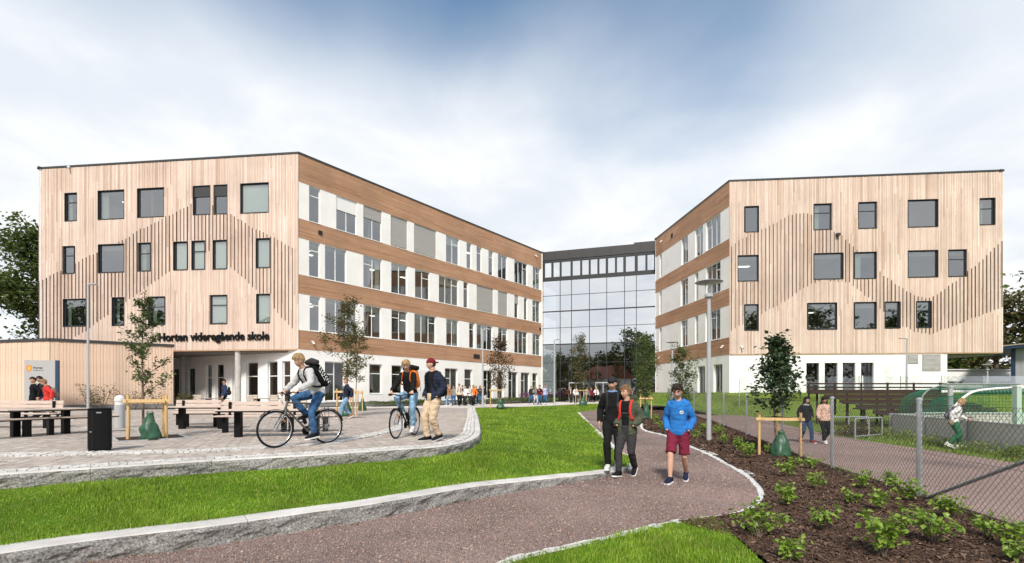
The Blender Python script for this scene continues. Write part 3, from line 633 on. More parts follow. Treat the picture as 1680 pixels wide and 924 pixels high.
# a few fallen leaves and twigs, gathered mostly along the edges
def litter(name, n, seed, fn, label, size=.03):
    rg = np.random.default_rng(seed); P = []
    while len(P) < n:
        q = fn(rg)
        if q is not None: P.append(q)
    P = np.array(P); a = rg.uniform(0, 6.28, n); s_ = size*rg.uniform(.5, 1.4, n); d = np.stack([np.cos(a), np.sin(a), rg.normal(0, .2, n)], 1)*s_[:, None]; w = np.stack([-np.sin(a), np.cos(a), rg.normal(0, .25, n)], 1)*s_[:, None]*.45
    V = np.stack([P-d, P+w, P+d, P-w], 1).reshape(-1, 3); i = np.arange(n)*4; o = link(name, mesh_np(name, V, np.stack([i, i+1, i+2, i+3], 1)), LITTER); tag(o, label, 'leaves', kind='stuff')
LITTER = island('fallen leaves', [(.10,.05,.025), (.28,.17,.06), (.16,.08,.04), (.34,.26,.10), (.07,.05,.03)], .8)
def _edge(line, sp, zf):
    L_ = [p for p in line if p[1] > 3.6]
    def fn(rg): p = L_[int(rg.integers(0, len(L_)))]; x, y = p[0]+rg.normal(0, sp), p[1]-abs(rg.normal(0, sp)); return (x, y, zf(x, y)+.012)
    return fn
litter('fallen_leaves', 130, 1, _edge(KERB, .10, lambda x, y: zlow(y)), 'small fallen leaves and grit along the foot of the lawn kerb', .018)
litter('fallen_leaves', 70, 2, lambda rg: (lambda x, y: (x, y, zlow(y)+.014) if inpoly([x], [y], path_poly)[0] else None)(rg.uniform(-3, 5), rg.uniform(4, 14)), 'scattered fallen leaves on the gravel path', .02)
litter('fallen_leaves', 90, 3, lambda rg: (rg.uniform(-14, -1.5), rg.uniform(9.8, 24), .008), 'scattered fallen leaves on the plaza paving', .025)
# ------------------------------------------------------------------ facades
class Facade:
    def __init__(s, a, b):                      # seen from outside, a is the left end
        s.O = Vector((a[0], a[1])); d = Vector((b[0], b[1]))-s.O; s.L = d.length; s.U = d/s.L; s.N = Vector((s.U.y, -s.U.x))
    def pt(s, u, z, off=0.0): return Vector((s.O.x+s.U.x*u+s.N.x*off, s.O.y+s.U.y*u+s.N.y*off, z))
    def u(s, px):                               # where the ray of a pixel column meets the facade
        k = (px-CX)/FPX; return (k*s.O.y-s.O.x)/(s.U.x-k*s.U.y)
    def z(s, px, py): return CZ-(py-HY)/FPX*(s.O.y+s.U.y*s.u(px))
    def B(s): return Matrix(((s.U.x, -s.N.x, 0), (s.U.y, -s.N.y, 0), (0, 0, 1)))   # columns: along, in, up
    def box(s, mb, u0, u1, z0, z1, o0, o1):
        mb.box(s.pt((u0+u1)/2, (z0+z1)/2, (o0+o1)/2), (abs(u1-u0), abs(o1-o0), abs(z1-z0)), M=s.B()); return mb
def wall_with_holes(f, u0, u1, z0, z1, holes, off=0.0, reveal=.22, inner=True):
    """wall face with rectangular openings and their reveals"""
    us = sorted({u0, u1, *[min(max(h[i], u0), u1) for h in holes for i in (0, 1)]}); zs = sorted({z0, z1, *[min(max(h[i], z0), z1) for h in holes for i in (2, 3)]})
    mb = MB()
    for a, b in zip(us, us[1:]):
        if b-a < 1e-5: continue
        run = None
        for c, d in zip(zs, zs[1:]):
            if d-c < 1e-5: continue
            um, zm = (a+b)/2, (c+d)/2
            if any(h[0] < um < h[1] and h[2] < zm < h[3] for h in holes): continue
            mb.quad(f.pt(a, c, off), f.pt(b, c, off), f.pt(b, d, off), f.pt(a, d, off))
            if inner: mb.quad(f.pt(b, c, off-reveal), f.pt(a, c, off-reveal), f.pt(a, d, off-reveal), f.pt(b, d, off-reveal))
    for h in holes:
        a, b, c, d = h[:4]
        for (p, q) in (((a,c),(b,c)), ((b,c),(b,d)), ((b,d),(a,d)), ((a,d),(a,c))):
            mb.quad(f.pt(q[0], q[1], off), f.pt(p[0], p[1], off), f.pt(p[0], p[1], off-reveal), f.pt(q[0], q[1], off-reveal))
    return mb
def window(f, parent, u0, u1, z0, z1, frame, glass, mull=(), trans=(), off=-.12, fw=.055, sill=None, blind=None, part_trans=None):
    """a framed window: the frame is the part, its panes are sub parts"""
    mb = MB(); d0, d1 = off-.04, off+.03
    f.box(mb, u0, u1, z0, z0+fw, d0, d1); f.box(mb, u0, u1, z1-fw, z1, d0, d1); f.box(mb, u0, u0+fw, z0+fw, z1-fw, d0, d1); f.box(mb, u1-fw, u1, z0+fw, z1-fw, d0, d1)
    us = [u0+fw]+[u0+(u1-u0)*m for m in mull]+[u1-fw]
    for m in us[1:-1]: f.box(mb, m-fw*.55, m+fw*.55, z0+fw, z1-fw, d0+.003, d1-.003)
    cells = []
    for i in range(len(us)-1):
        a = us[i]+(fw*.55 if i else 0); b = us[i+1]-(fw*.55 if i < len(us)-2 else 0)
        tl = trans if part_trans is None or i in part_trans else ()
        zs = [z0+fw]+[z0+(z1-z0)*t for t in tl]+[z1-fw]
        for t in zs[1:-1]: f.box(mb, a, b, t-fw*.55, t+fw*.55, d0+.004, d1-.004)
        for k in range(len(zs)-1): cells.append((a, b, zs[k]+(fw*.55 if k else 0), zs[k+1]-(fw*.55 if k < len(zs)-2 else 0)))
    if sill: f.box(mb, u0-.03, u1+.03, z0-.05, z0-.002, off, sill)
    w = mb.build('window', frame, parent)
    for (a, b, c, d) in cells:
        e = .006
        pb = MB().quad(f.pt(a-e, c-e, off), f.pt(b+e, c-e, off), f.pt(b+e, d+e, off), f.pt(a-e, d+e, off))
        pb.build('pane', glass, w)
    if blind:
        kind, frac, bm_ = blind; bb = MB(); zb = z1-fw-(z1-z0-2*fw)*frac
        if kind == 'out': f.box(bb, u0+.02, u1-.02, zb, z1-.01, off+.04, off+.075)
        else: f.box(bb, u0+fw, u1-fw, zb, z1-fw, off-.10, off-.07)  # inner sheet: added white backing that imitates bright sky in the pane
        bb.build('blind', bm_, w)  # covers real blinds and the white sheets painted as mirrored sky
    return w
def slab_poly(poly, z0, z1):
    mb = MB(); n = len(poly); vs = [Vector((p[0], p[1], z0)) for p in poly]+[Vector((p[0], p[1], z1)) for p in poly]
    mb.add(vs, [tuple(range(n-1, -1, -1)), tuple(range(n, 2*n))]+[(i, (i+1) % n, n+(i+1) % n, n+i) for i in range(n)]); return mb
def inset(poly, d):
    P = [Vector(p) for p in poly]; n = len(P); out = []
    for i in range(n):
        a, b, c = P[i-1], P[i], P[(i+1) % n]; e1 = (b-a).normalized(); e2 = (c-b).normalized(); n1 = Vector((-e1.y, e1.x)); n2 = Vector((-e2.y, e2.x))
        k = n1+n2; k = k/(1+n1.dot(n2)); out.append(b+k*d)
    return out
def sub_intervals(z0, z1, cuts):
    seg = [(z0, z1)]
    for c, d in cuts:
        new = []
        for a, b in seg:
            if d <= a or c >= b: new.append((a, b))
            else:
                if c > a: new.append((a, c))
                if d < b: new.append((d, b))
        seg = new
    return [s for s in seg if s[1]-s[0] > .02]
def boards_vertical(f, u0, u1, z0, z1, holes, w=.115, off=.0, th=.024, gap=.013, seed=1):
    rg = random.Random(seed); C = []; S = []; u = u0; B = f.B()
    rows = np.array(B).T
    while u < u1-.02:
        ww = min(w*rg.choice((.9, 1.0, 1.15)), u1-u); uc = u+ww/2
        cuts = [(h[2], h[3]) for h in holes if h[0] < uc+ww*.3 and h[1] > uc-ww*.3]
        t = th+rg.uniform(-.006, .006)
        for a, b in sub_intervals(z0, z1, cuts):
            zj = a                                   # boards come in lengths: butt joints at uneven heights
            while zj < b-.01:
                e = min(b, zj+rg.uniform(2.6, 5.2))
                if b-e < .8: e = b
                C.append(f.pt(uc, (zj+e)/2, off+t/2)); S.append((ww-gap, t, e-zj-(.006 if e < b else 0))); zj = e
        u += ww
    V, F = boxes_np([tuple(c) for c in C], S, np.tile(rows, (len(C), 1, 1)))
    return mesh_np('vertical_boards', V, F)
def boards_horizontal(f, u0, u1, z0, z1, h=.085, off=.0, th=.022, gap=.008, seed=1):
    rg = random.Random(seed); C = []; S = []; rows = np.array(f.B()).T; z = z0; n = int(round((z1-z0)/h)); h = (z1-z0)/n
    for i in range(n):
        u = u0-rg.uniform(0, 3)
        while u < u1:
            e = u+rg.uniform(2.4, 4.8); a, b = max(u, u0), min(e, u1)
            if b-a > .02: C.append(f.pt((a+b)/2, z0+h*(i+.5), off+th/2)); S.append((b-a-.004, th, h-gap))
            u = e
    V, F = boxes_np([tuple(c) for c in C], S, np.tile(rows, (len(C), 1, 1)))
    return mesh_np('horizontal_slats', V, F)
Z_SOF, Z_TOP = 4.14, 17.92
BANDS = [(4.14,5.50),(8.07,9.42),(12.0,13.37),(15.95,17.92)]
ZONES = [(5.50,8.07),(9.42,12.0),(13.37,15.95)]
RPOLY_ = None
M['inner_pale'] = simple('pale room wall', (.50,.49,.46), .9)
def interior(root, poly, levels, core, wallmat=None):
    for z in levels[1:-1]: slab_poly(inset(poly, .30), z-.28, z).build('floor_slab', [M['ceil']], root)
    slab_poly(inset(poly, .30), levels[0]-.2, levels[0]).build('floor_slab', [M['floor_in']], root)
    c = inset(poly, core)
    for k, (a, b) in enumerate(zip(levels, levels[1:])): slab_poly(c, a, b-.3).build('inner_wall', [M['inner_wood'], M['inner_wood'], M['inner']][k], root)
    # room dividers reach from the core to the outer wall
    e = [Vector(p) for p in poly]
    for i in (0, 1):
        f = Facade(e[i], e[i+1]) if poly is not RPOLY_ else Facade(e[3*i], e[(3*i+1) % 4])
        for k, (a, b) in enumerate(zip(levels, levels[1:])):
            for q in range(1, 5): mb = MB(); uu = f.L*(q+.18*((q*7+k*3) % 3-1))/5; f.box(mb, uu-.06, uu+.06, a, b-.3, -4.7, -.36); mb.build('room_divider', [M['inner_pale'], M['inner_wood'], M['inner_pale']][(q+k) % 3], root)
def ceiling_lights(root, f, us, zc, depth=1.6):
    for u in us:
        c = f.pt(u, zc-.31, -depth); mb = MB(); mb.box((0,0,0), (.9,.28,.03), M=f.B()); mb.build('ceiling_light', M['lamp_in'], root, c)
def roof(root, poly, z):
    slab_poly(inset(poly, .2), z-.35, z-.12).build('roof', M['roofing'], root)
    mb = MB(); n = len(poly); out = inset(poly, -.06)
    for i in range(n):
        a, b = out[i], out[(i+1) % n]; d = (b-a); ang = math.atan2(d.y, d.x); nrm = Vector((-d.y, d.x)).normalized()*.17; c = (a+b)/2+nrm
        mb.box((c.x, c.y, z+.045), (d.length, .34, .13), ang)
    mb.build('roof_edge', M['trim'], root)
# ---- left wing -----------------------------------------------------------
LA, LC, LE = Vector((-35.6,36.4)), Vector((-15.02,34.05)), Vector((3.68,58.3)); LD = LA+(LE-LC)
LPOLY = [LA, LC, LE, LD]
lw = thing('school_wing', 'four storey school wing on the left clad in pale and brown wood with building name', 'building', (LC.x, LC.y, 0))
lw.location = (0,0,0)
lf = Facade(LA, LC); ls = Facade(LC, LE)
def zr1(x, y): return 40+.368*x, 240+.368*y
def front_windows(f, rects, conv, root, frame, seed):
    holes = []; specs = []
    for r in rects:
        p0 = conv(r[0], r[1]); p1 = conv(r[2], r[3]); pm = (p0[0]+p1[0])/2
        u0, u1 = f.u(p0[0]), f.u(p1[0]); zt = f.z(pm, p0[1]); zb = f.z(pm, p1[1]); tr = ()
        if len(r) > 4 and r[4]: tr = ((r[3]-r[4])/(r[3]-r[1]),)
        holes.append((u0, u1, zb, zt)); specs.append((tr, r[5] if len(r) > 5 else None))
    return holes, specs
LF_R = [(182,210,235,333,250),(330,198,445,325),(506,188,623,316),(755,178,829,305,None,'dark'),(846,174,905,302,None,'dark'),(965,166,1089,297,None,'white'),
 (172,447,223,568,488),(332,438,445,563),(508,432,562,557,478),(668,427,726,552,None,'white'),(748,423,804,550,468,'white'),(842,420,902,548,None,'white'),(1034,412,1094,542,None,'white'),
 (175,682,276,803),(393,675,446,799,716),(555,672,626,796,716),(828,665,903,792,708,'white'),(1036,660,1096,788,None,'white')]  # 'white' marks panes that mirror bright sky
holes, specs = front_windows(lf, LF_R, zr1, lw, M['darkframe'], 1)
def clad_front(root, f, holes, specs, seed, z0=Z_SOF, z1=Z_TOP):
    wall_with_holes(f, 0, f.L, z0, z1, holes, 0, .30).build('wall', M['membrane'], root)
    o = link('vertical_boards', boards_vertical(f, 0.0, f.L, z0+.01, z1-.03, holes, seed=seed), M['larch'], root); o['kind'] = 'stuff'
    for h, (tr, bl) in zip(holes, specs):
        b = None
        if bl == 'dark': b = ('out', .36, M['trim'])
        if bl == 'white': b = ('in', 1.0, M['blind_and_sky'])  # no blind here: full white sheet stands in for mirrored sky
        w = window(f, root, h[0]+.012, h[1]-.012, h[2]+.012, h[3]-.012, M['darkframe'], M['glass_front'], (), tr, off=-.10, fw=.06, blind=b)
        if h[1]-h[0] > .75 and bl is None and int(h[0]*7+h[2]*3) % 5 < 3:
            cb_ = MB(); cw = (h[1]-h[0])*(.14+.10*(int(h[0]*13) % 3)); f.box(cb_, h[0]+.06, h[0]+.06+cw, h[2]+.05, h[3]-.05, -.32, -.29); cb_.build('curtain', M['curtain'], w)
        # dark metal lining proud of the boards
        mb = MB(); t = .03
        f.box(mb, h[0]-t, h[1]+t, h[3]-.002, h[3]+t, -.06, .045); f.box(mb, h[0]-t, h[1]+t, h[2]-t, h[2]+.002, -.06, .055); f.box(mb, h[0]-t, h[0]+.002, h[2], h[3], -.06, .044); f.box(mb, h[1]-.002, h[1]+t, h[2], h[3], -.06, .044)
        mb.build('window_lining', M['darkframe'], w)
clad_front(lw, lf, holes, specs, 4)
def battens(root, f, conv, up, lo, x0, x1, dx, holes):
    x = x0
    while x <= x1:
        a, b = lerp_tab(up, x), lerp_tab(lo, x)
        if b-a > 6:
            jit = rnd.uniform(-4, 4); p0 = conv(x, a+jit); p1 = conv(x, b+rnd.uniform(-4, 4)); u = f.u(p0[0]); zt, zb = f.z(*p0), f.z(*p1)
            cuts = [(h[2]-.06, h[3]+.06) for h in holes if h[0]-.06 < u < h[1]+.06]
            for s, e in sub_intervals(zb, zt, cuts):
                mb = MB(); mb.box((0,0,0), (.040,.045,e-s), M=f.B()); mb.build('batten', M['batten'], root, f.pt(u, (s+e)/2, .05))
        x += dx
L_UP = [(65,605),(165,558),(225,522),(320,478),(430,425),(525,370),(630,318),(700,285),(735,272),(750,255),(835,262),(905,300),(960,325),(1030,370),(1100,405),(1205,460)]
L_LO = [(65,862),(210,864),(260,835),(350,770),(400,735),(470,685),(530,640),(650,555),(735,488),(835,465),(905,528),(960,570),(1030,635),(1110,720),(1205,825)]
battens(lw, lf, zr1, L_UP, L_LO, 69, 1208, 16.1, holes)
def side_facade(root, f, rows, ground, seed, gz=(0.0, Z_SOF), blinds={}, gd=None):
    for i, (a, b) in enumerate(BANDS):
        wall_with_holes(f, 0, f.L, a, b, [], 0, .2, False).build('wall', M['membrane'], root)
        o = link('horizontal_slats', boards_horizontal(f, .03, f.L-.03, a+.005, b-.005, seed=seed+i), M['brownwood'], root); o['kind'] = 'stuff'
    for r, (z0, z1) in enumerate(ZONES):
        hs = [(f.u(w[0]) if f.u(w[0]) < f.u(w[1]) else f.u(w[1]), max(f.u(w[0]), f.u(w[1])), z0+.03, z1-.002) for w in rows[r]]
        wall_with_holes(f, 0, f.L, z0, z1, hs, .004, .24).build('wall', M['render'], root)
        for k, (h, w) in enumerate(zip(hs, rows[r])):
            st = w[2] if len(w) > 2 else 1; width = h[1]-h[0]
            n = st if st > 1 else 1; mull = tuple((i+1)/n for i in range(n-1))
            pt = w[3] if len(w) > 3 else None; bl = w[4] if len(w) > 4 else None
            tr = (.74,) if pt is not None else ()
            b = None
            if bl == 'full': b = ('out', .985, M['blind'])
            elif bl == 'half': b = ('out', .40, M['blind_and_sky'])
            elif bl == 'part': b = ('out', .36, M['blind'])
            wn = window(f, root, h[0]+.004, h[1]-.004, h[2]+.004, h[3]-.004, M['whiteframe'], M['glass'], mull, tr, off=-.13, fw=.06, sill=.05, blind=b, part_trans=pt)
            if b is None and width > .8 and (k*5+r*3) % 4 == 1:
                cb_ = MB(); cw = width*.22; f.box(cb_, h[1]-.08-cw, h[1]-.08, h[2]+.08, h[3]-.06, -.34, -.30); cb_.build('curtain', M['curtain'] if k % 2 else M['blind_and_sky'], wn)
            elif b is None and k % 3 == 2:
                cb_ = MB(); f.box(cb_, h[0]+.07, h[1]-.07, h[3]-.06-(h[3]-h[2])*(.18+.1*(k % 2)), h[3]-.06, -.28, -.26); cb_.build('roller_blind', M['blind_and_sky'], wn)
    if ground:
        hs = []
        for w in ground:
            a, b = f.u(w[0]), f.u(w[1]); hs.append((min(a, b), max(a, b), w[3], w[4]))
        wall_with_holes(f, 0, f.L, .35, Z_SOF, hs, 0.002, .28).build('wall', M['render'], root)
        wall_with_holes(f, 0, f.L, -.3, .35, [], -.03, .2, False).build('plinth', M['plinth'], root)
        for h, w in zip(hs, ground):
            n = w[2]; window(f, root, h[0]+.004, h[1]-.004, h[2]+.004, h[3]-.004, M['whiteframe'], M['glass_dark'], tuple((i+1)/n for i in range(n-1)), (.68,) if w[5] else (), off=-.2, fw=.06, sill=.03, part_trans=(0,) if n > 1 else None)
Zc = lambda x: 485+.1949*x
Zd = lambda x: 685+.1949*x
ROW3 = [(Zc(113),Zc(207),1,(0,)),(Zc(342),Zc(515),2,None,'half'),(Zc(570),Zc(725),2,None,'part'),(Zc(800),Zc(940),2,(1,),'full'),(Zc(997),Zd(157),3,(0,),'full'),(Zd(240),Zd(350),2,(1,)),(Zd(413),Zd(455)),(Zd(497),Zd(540),1,(0,)),(Zd(597),Zd(638),1,(0,)),(Zd(677),Zd(755),2),(Zd(815),Zd(925),3,(2,)),(Zd(970),Zd(1033),2,(1,))]
ROW2 = [(Zc(113),Zc(205),1,(0,)),(Zc(247),Zc(428),2),(Zc(570),Zc(727),2,(0,)),(Zc(805),Zc(940),2),(Zc(1005),Zd(103),2,(1,)),(Zd(180),Zd(345),3,(2,)),(Zd(387),Zd(428),1,(0,)),(Zd(498),Zd(637),3,(0,),'full'),(Zd(677),Zd(757),2,None,'full'),(Zd(815),Zd(850),1,(0,),'part'),(Zd(897),Zd(925)),(Zd(968),Zd(1032),2,(0,))]
ROW1 = [(Zc(118),Zc(208),1,(0,)),(Zc(250),Zc(515),3),(Zc(572),Zc(720),2),(Zc(807),Zc(940),2,(0,)),(Zc(1000),Zd(155),3,(2,)),(Zd(242),Zd(345),2),(Zd(435),Zd(480),1,(0,)),(Zd(498),Zd(632),3),(Zd(678),Zd(757),2,(1,)),(Zd(815),Zd(925),3,(2,)),(Zd(968),Zd(1035),2,(1,))]
GRD = [(533,566,2,.45,3.4,True),(606,627,1,1.0,3.4,True),(642.5,661,1,1.0,3.4,True),(730,751,2,.45,3.4,True),(762,775,1,.45,3.4,True),(793,809,2,.45,3.4,True),(816,826.5,1,.45,3.4,True),(834,849.5,2,.45,3.4,True),(854.5,869,2,.45,3.4,True),(873.5,882,1,.45,3.4,True)]
side_facade(lw, ls, [ROW1, ROW2, ROW3], GRD, 40)
# white double door in the ground floor
mb = MB(); ls.box(mb, ls.u(679), ls.u(689.6), .36, 3.1, .01, .035); ls.box(mb, ls.u(690), ls.u(701), .36, 3.1, .01, .035)
d_ = mb.build('door', M['whiteframe'], lw); mb = MB(); ls.box(mb, ls.u(688.5), ls.u(689.0), 1.3, 1.7, .035, .08); mb.build('handle', M['steel'], d_)
# recessed ground floor wall under the overhang
LR = Vector((-27.75,39.7)); lr = Facade(LR+(LR-LC)*.35, LC)
Ze = lambda x: 280+.13095*x
GREC = [(Ze(30),Ze(107),1,.05,3.0,0),(Ze(222),Ze(305),1,.05,3.0,0),(Ze(440),Ze(515),1,.05,3.3,1),(Ze(560),Ze(665),1,.05,3.3,1),(Ze(770),Ze(850),1,.05,3.3,1),(Ze(945),Ze(1093),1,.05,3.35,1),(Ze(1212),Ze(1340),1,.05,3.35,1),(Ze(1395),Ze(1500),1,.05,3.35,1)]
hs = [(lr.u(w[0]), lr.u(w[1]), w[3], w[4]) for w in GREC]
wall_with_holes(lr, 0, lr.L, -.2, Z_SOF, hs, 0, .28).build('wall', M['render'], lw)
for k, (h, w) in enumerate(zip(hs, GREC)):
    window(lr, lw, h[0]+.004, h[1]-.004, h[2]+.004, h[3]-.004, M['darkframe'] if k < 2 else M['whiteframe'], M['glass_dark'], (), (.68,) if w[5] else (), off=-.18, fw=.06)
# soffit boards
sof = MB(); sp = [LA, LC, Vector((lr.O.x, lr.O.y)), LD]
slab_poly([LA, LC, LC+(LE-LC)*.02, Vector((lr.O.x, lr.O.y))+Vector((-8,3)), LD*.6+LA*.4], Z_SOF-.05, Z_SOF+.0).build('soffit', M['soffit'], lw)
for px, dd in ((390.5, 34.9), (300.5, 38.6)):
    p = XD(px, dd); MB().lathe([(.20,0),(.20,Z_SOF-.06)], 24, (0,0,0)).build('column', M['concrete'], lw, p, smooth=True)
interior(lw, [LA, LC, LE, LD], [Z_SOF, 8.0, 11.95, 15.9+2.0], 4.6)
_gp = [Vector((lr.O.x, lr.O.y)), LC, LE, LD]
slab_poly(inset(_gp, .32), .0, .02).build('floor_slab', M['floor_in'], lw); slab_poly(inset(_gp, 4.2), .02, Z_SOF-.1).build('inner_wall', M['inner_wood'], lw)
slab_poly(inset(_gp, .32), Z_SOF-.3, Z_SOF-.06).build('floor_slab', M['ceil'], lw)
for zc in (8.0, 11.95, 16.2):
    ceiling_lights(lw, lf, [5.6,8.4] if zc > 12 else [20.1], zc, 1.9); ceiling_lights(lw, ls, [1.9,7.6,11.4,26.4] if zc < 12 else [20.0,25.0], zc, 2.3)
slab_poly(inset([LA, LC, LE, LD], .30), 15.92, 16.2).build('floor_slab', M['ceil'], lw)
for f in (Facade(LE, LD), Facade(LD, LA)):
    wall_with_holes(f, 0, f.L, 0, Z_TOP, [], 0, .2).build('wall', M['render'], lw)
roof(lw, LPOLY, Z_TOP)
# rooftop plant room, its pale side just shows over the edge
a = LC+(LE-LC)*.30+Vector((-5.2,2.2)); mb = slab_poly([a, a+(LE-LC).normalized()*7.5, a+(LE-LC).normalized()*7.5+Vector((-6,2)), a+Vector((-6,2))], Z_TOP-.2, Z_TOP+2.15)
pr_ = mb.build('plant_room', M['whiteframe'], lw); slab_poly(inset([a, a+(LE-LC).normalized()*7.5, a+(LE-LC).normalized()*7.5+Vector((-6,2)), a+Vector((-6,2))], -.12), Z_TOP+2.15, Z_TOP+2.3).build('plant_room_roof', M['trim'], pr_)
# small fittings: cameras, vents
def wall_camera(root, f, u, z):
    mb = MB(); f.box(mb, u-.07, u+.07, z-.05, z+.05, .03, .16); mb.tube([f.pt(u, z-.1, .1), f.pt(u+.05, z-.18, .32)], .055, 10); c = mb.build('wall_camera', M['white_paint'], root)
    MB().tube([f.pt(u+.05, z-.178, .315), f.pt(u+.052, z-.184, .335)], .04, 10).build('lens', M['trim'], c)
def vent(root, f, u, z, s=.28):
    mb = MB(); f.box(mb, u-s/2, u+s/2, z-s/2, z+s/2, .02, .075); v = mb.build('vent', M['trim'], root)
    mb = MB(); [f.box(mb, u-s*.4, u+s*.4, z-s*.38+i*s*.19, z-s*.38+i*s*.19+s*.1, .075, .092) for i in range(5)]; mb.build('grille', M['membrane'], v)
wall_camera(lw, lf, lf.u(115.5), lf.z(115.5, 275)+.02); wall_camera(lw, ls, ls.u(878), 17.3); wall_camera(lw, ls, ls.u(512), 4.75)
vent(lw, ls, ls.u(525), 12.75, .3); vent(lw, ls, ls.u(779), 4.75, .42); vent(lw, ls, ls.u(784), 4.75, .42); vent(lw, ls, ls.u(885.5), 8.7, .3)
# ---- lettering over the entrance
def lettering(text, root, f, px0, px1, pybase, mat, name='letter', off=.03, depth=.06, bold=.016):
    cu = bpy.data.curves.new('txt', 'FONT'); cu.body = text; cu.size = 1.0; cu.extrude = depth/2; cu.offset = bold; cu.resolution_u = 3
    ob = bpy.data.objects.new('txt', cu); COL.objects.link(ob); dg = bpy.context.evaluated_depsgraph_get(); me = bpy.data.meshes.new_from_object(ob.evaluated_get(dg)); bpy.data.objects.remove(ob)
    bm = bmesh.new(); bm.from_mesh(me); bmesh.ops.remove_doubles(bm, verts=bm.verts, dist=1e-5)
    seen = set(); isl = []
    for v in bm.verts:
        if v.index in seen: continue
        st = [v]; comp = []; seen.add(v.index)
        while st:
            q = st.pop(); comp.append(q)
            for e in q.link_edges:
                w = e.other_vert(q)
                if w.index not in seen: seen.add(w.index); st.append(w)
        isl.append([min(c.co.x for c in comp), max(c.co.x for c in comp), comp])
    isl.sort(key=lambda t: t[0]); groups = []
    for s in isl:
        if groups and s[0] < groups[-1][1]-.04: groups[-1][1] = max(groups[-1][1], s[1]); groups[-1][2] += s[2]
        else: groups.append(s)
    x0 = groups[0][0]; x1 = groups[-1][1]; u0, u1 = f.u(px0), f.u(px1); k = (u1-u0)/(x1-x0); zb = f.z((px0+px1)/2, pybase); B = f.B()
    for g in groups:
        vs = {v.index: i for i, v in enumerate(g[2])}; fs = [tuple(vs[v.index] for v in fc.verts) for fc in bm.faces if fc.verts[0].index in vs]
        xc = (g[0]+g[1])/2; V = [B @ Vector(((v.co.x-xc)*k, -v.co.z, v.co.y*k*1.04)) for v in g[2]]
        mb = MB(); mb.add(V, fs); mb.build(name, mat, root, f.pt(u0+(xc-x0)*k, zb, off+depth/2))
    bm.free()
lettering('Horten videregående skole', lw, lf, 262, 443, 558.5, M['black_steel'], bold=.028, off=.06)
# ---- right wing ----------------------------------------------------------
RC, RE, RI = Vector((17.33,38.55)), Vector((37.3,36.75)), Vector((15.75,53.2)); RB = RE+(RI-RC)
rw = thing('school_wing', 'four storey wooden school wing on the right with white ground floor', 'building')
rf = Facade(RC, RE); rs = Facade(RI, RC)
zr2 = lambda x, y: (1180+.4003*x, 270+.4003*y)
RF_R = [(106,172,161,277),(388,162,460,267,198),(571,155,645,262,190),(774,145,894,256),(1067,139,1127,247,180),(76,373,160,478),(388,364,505,470),(555,360,643,468),(774,353,894,462),(939,350,1012,459,388),
 (105,574,160,680),(364,568,481,676),(555,565,643,673),(680,563,738,671,600),(809,561,866,669,598)]
holes, specs = front_windows(rf, RF_R, zr2, rw, M['darkframe'], 2)
clad_front(rw, rf, holes, specs, 14)
R_UP = [(48,335),(105,300),(160,272),(235,240),(285,205),(385,203),(440,255),(510,300),(545,335),(640,428),(700,475),(800,540),(845,550),(880,540),(940,500),(1030,430),(1080,385),(1160,310)]
R_LO = [(48,678),(100,655),(180,605),(250,570),(310,530),(385,482),(430,475),(530,480),(555,500),(620,555),(665,595),(740,655),(800,685),(860,693),(910,680),(1010,640),(1090,610),(1160,580)]
battens(rw, rf, zr2, R_UP, R_LO, 49, 1162, 15.6, holes)
Zf = lambda x: 1070+.2056*x
Zg = lambda x: 1070+.2164*x
RROW3 = [(Zf(60),Zf(76)),(Zf(235),Zf(285),2),(Zf(343),Zf(405),2,(0,)),(Zf(430),Zf(545),3,(0,))]
RROW2 = [(Zf(58),Zf(75),1,(0,)),(Zf(228),Zf(285),2,(1,)),(Zf(342),Zf(368),1,(0,)),(Zf(430),Zf(545),3,(2,))]
RROW1 = [(Zg(55),Zg(71),1,(0,)),(Zg(218),Zg(268),2,(0,)),(Zg(325),Zg(349),1,(0,)),(Zg(405),Zg(516),3,(1,))]
RGRD = [(Zg(343),Zg(400),2,.95,3.45,False),(Zg(465),Zg(532),2,.95,3.45,False)]
side_facade(rw, rs, [RROW1, RROW2, RROW3], RGRD, 70)
rgE = rf.u(1555); rg_ = Facade(rf.pt(0,0,-.06).xy, rf.pt(rgE,0,-.06).xy)
HX = lambda x: 1180+.4003*x
hs = [(rg_.u(HX(a)), rg_.u(HX(b)), .98, 3.42) for a, b in ((357,410),(432,485),(506,558),(581,633))]
wall_with_holes(rg_, 0, rg_.L, -.5, Z_SOF, hs, 0, .3).build('wall', M['render'], rw)
for h in hs: window(rg_, rw, h[0]+.004, h[1]-.004, h[2]+.004, h[3]-.004, M['darkframe'], M['glass_dark'], (), (), off=-.22, fw=.05)
for x0, x1, y0, y1 in ((772,815,777,817),(831,907,777,847)):
    u0, u1 = rg_.u(HX(x0)), rg_.u(HX(x1)); za = CZ+(645-(270+.4003*y0))/FPX*37.6; zb = CZ+(645-(270+.4003*y1))/FPX*37.6; mb = MB(); rg_.box(mb, u0, u1, zb, za, .003, .03); lv = mb.build('louvre', M['steel_paint'], rw)
    n = int((za-zb)/.1)
    for i in range(n):
        mb = MB(); rg_.box(mb, u0+.03, u1-.03, zb+.03+i*(za-zb-.06)/n, zb+.03+(i+.6)*(za-zb-.06)/n, .03, .07); mb.build('slat', M['concrete'], lv)
RGB = rg_.pt(rg_.L, 0, 0).xy; gback = Facade(RGB, RGB+(RI-RC))
wall_with_holes(gback, 0, gback.L, -.5, Z_SOF, [], 0, .2).build('wall', M['render'], rw)
slab_poly([RC, RE, RB, RI], Z_SOF-.05, Z_SOF).build('soffit', M['soffit'], rw)
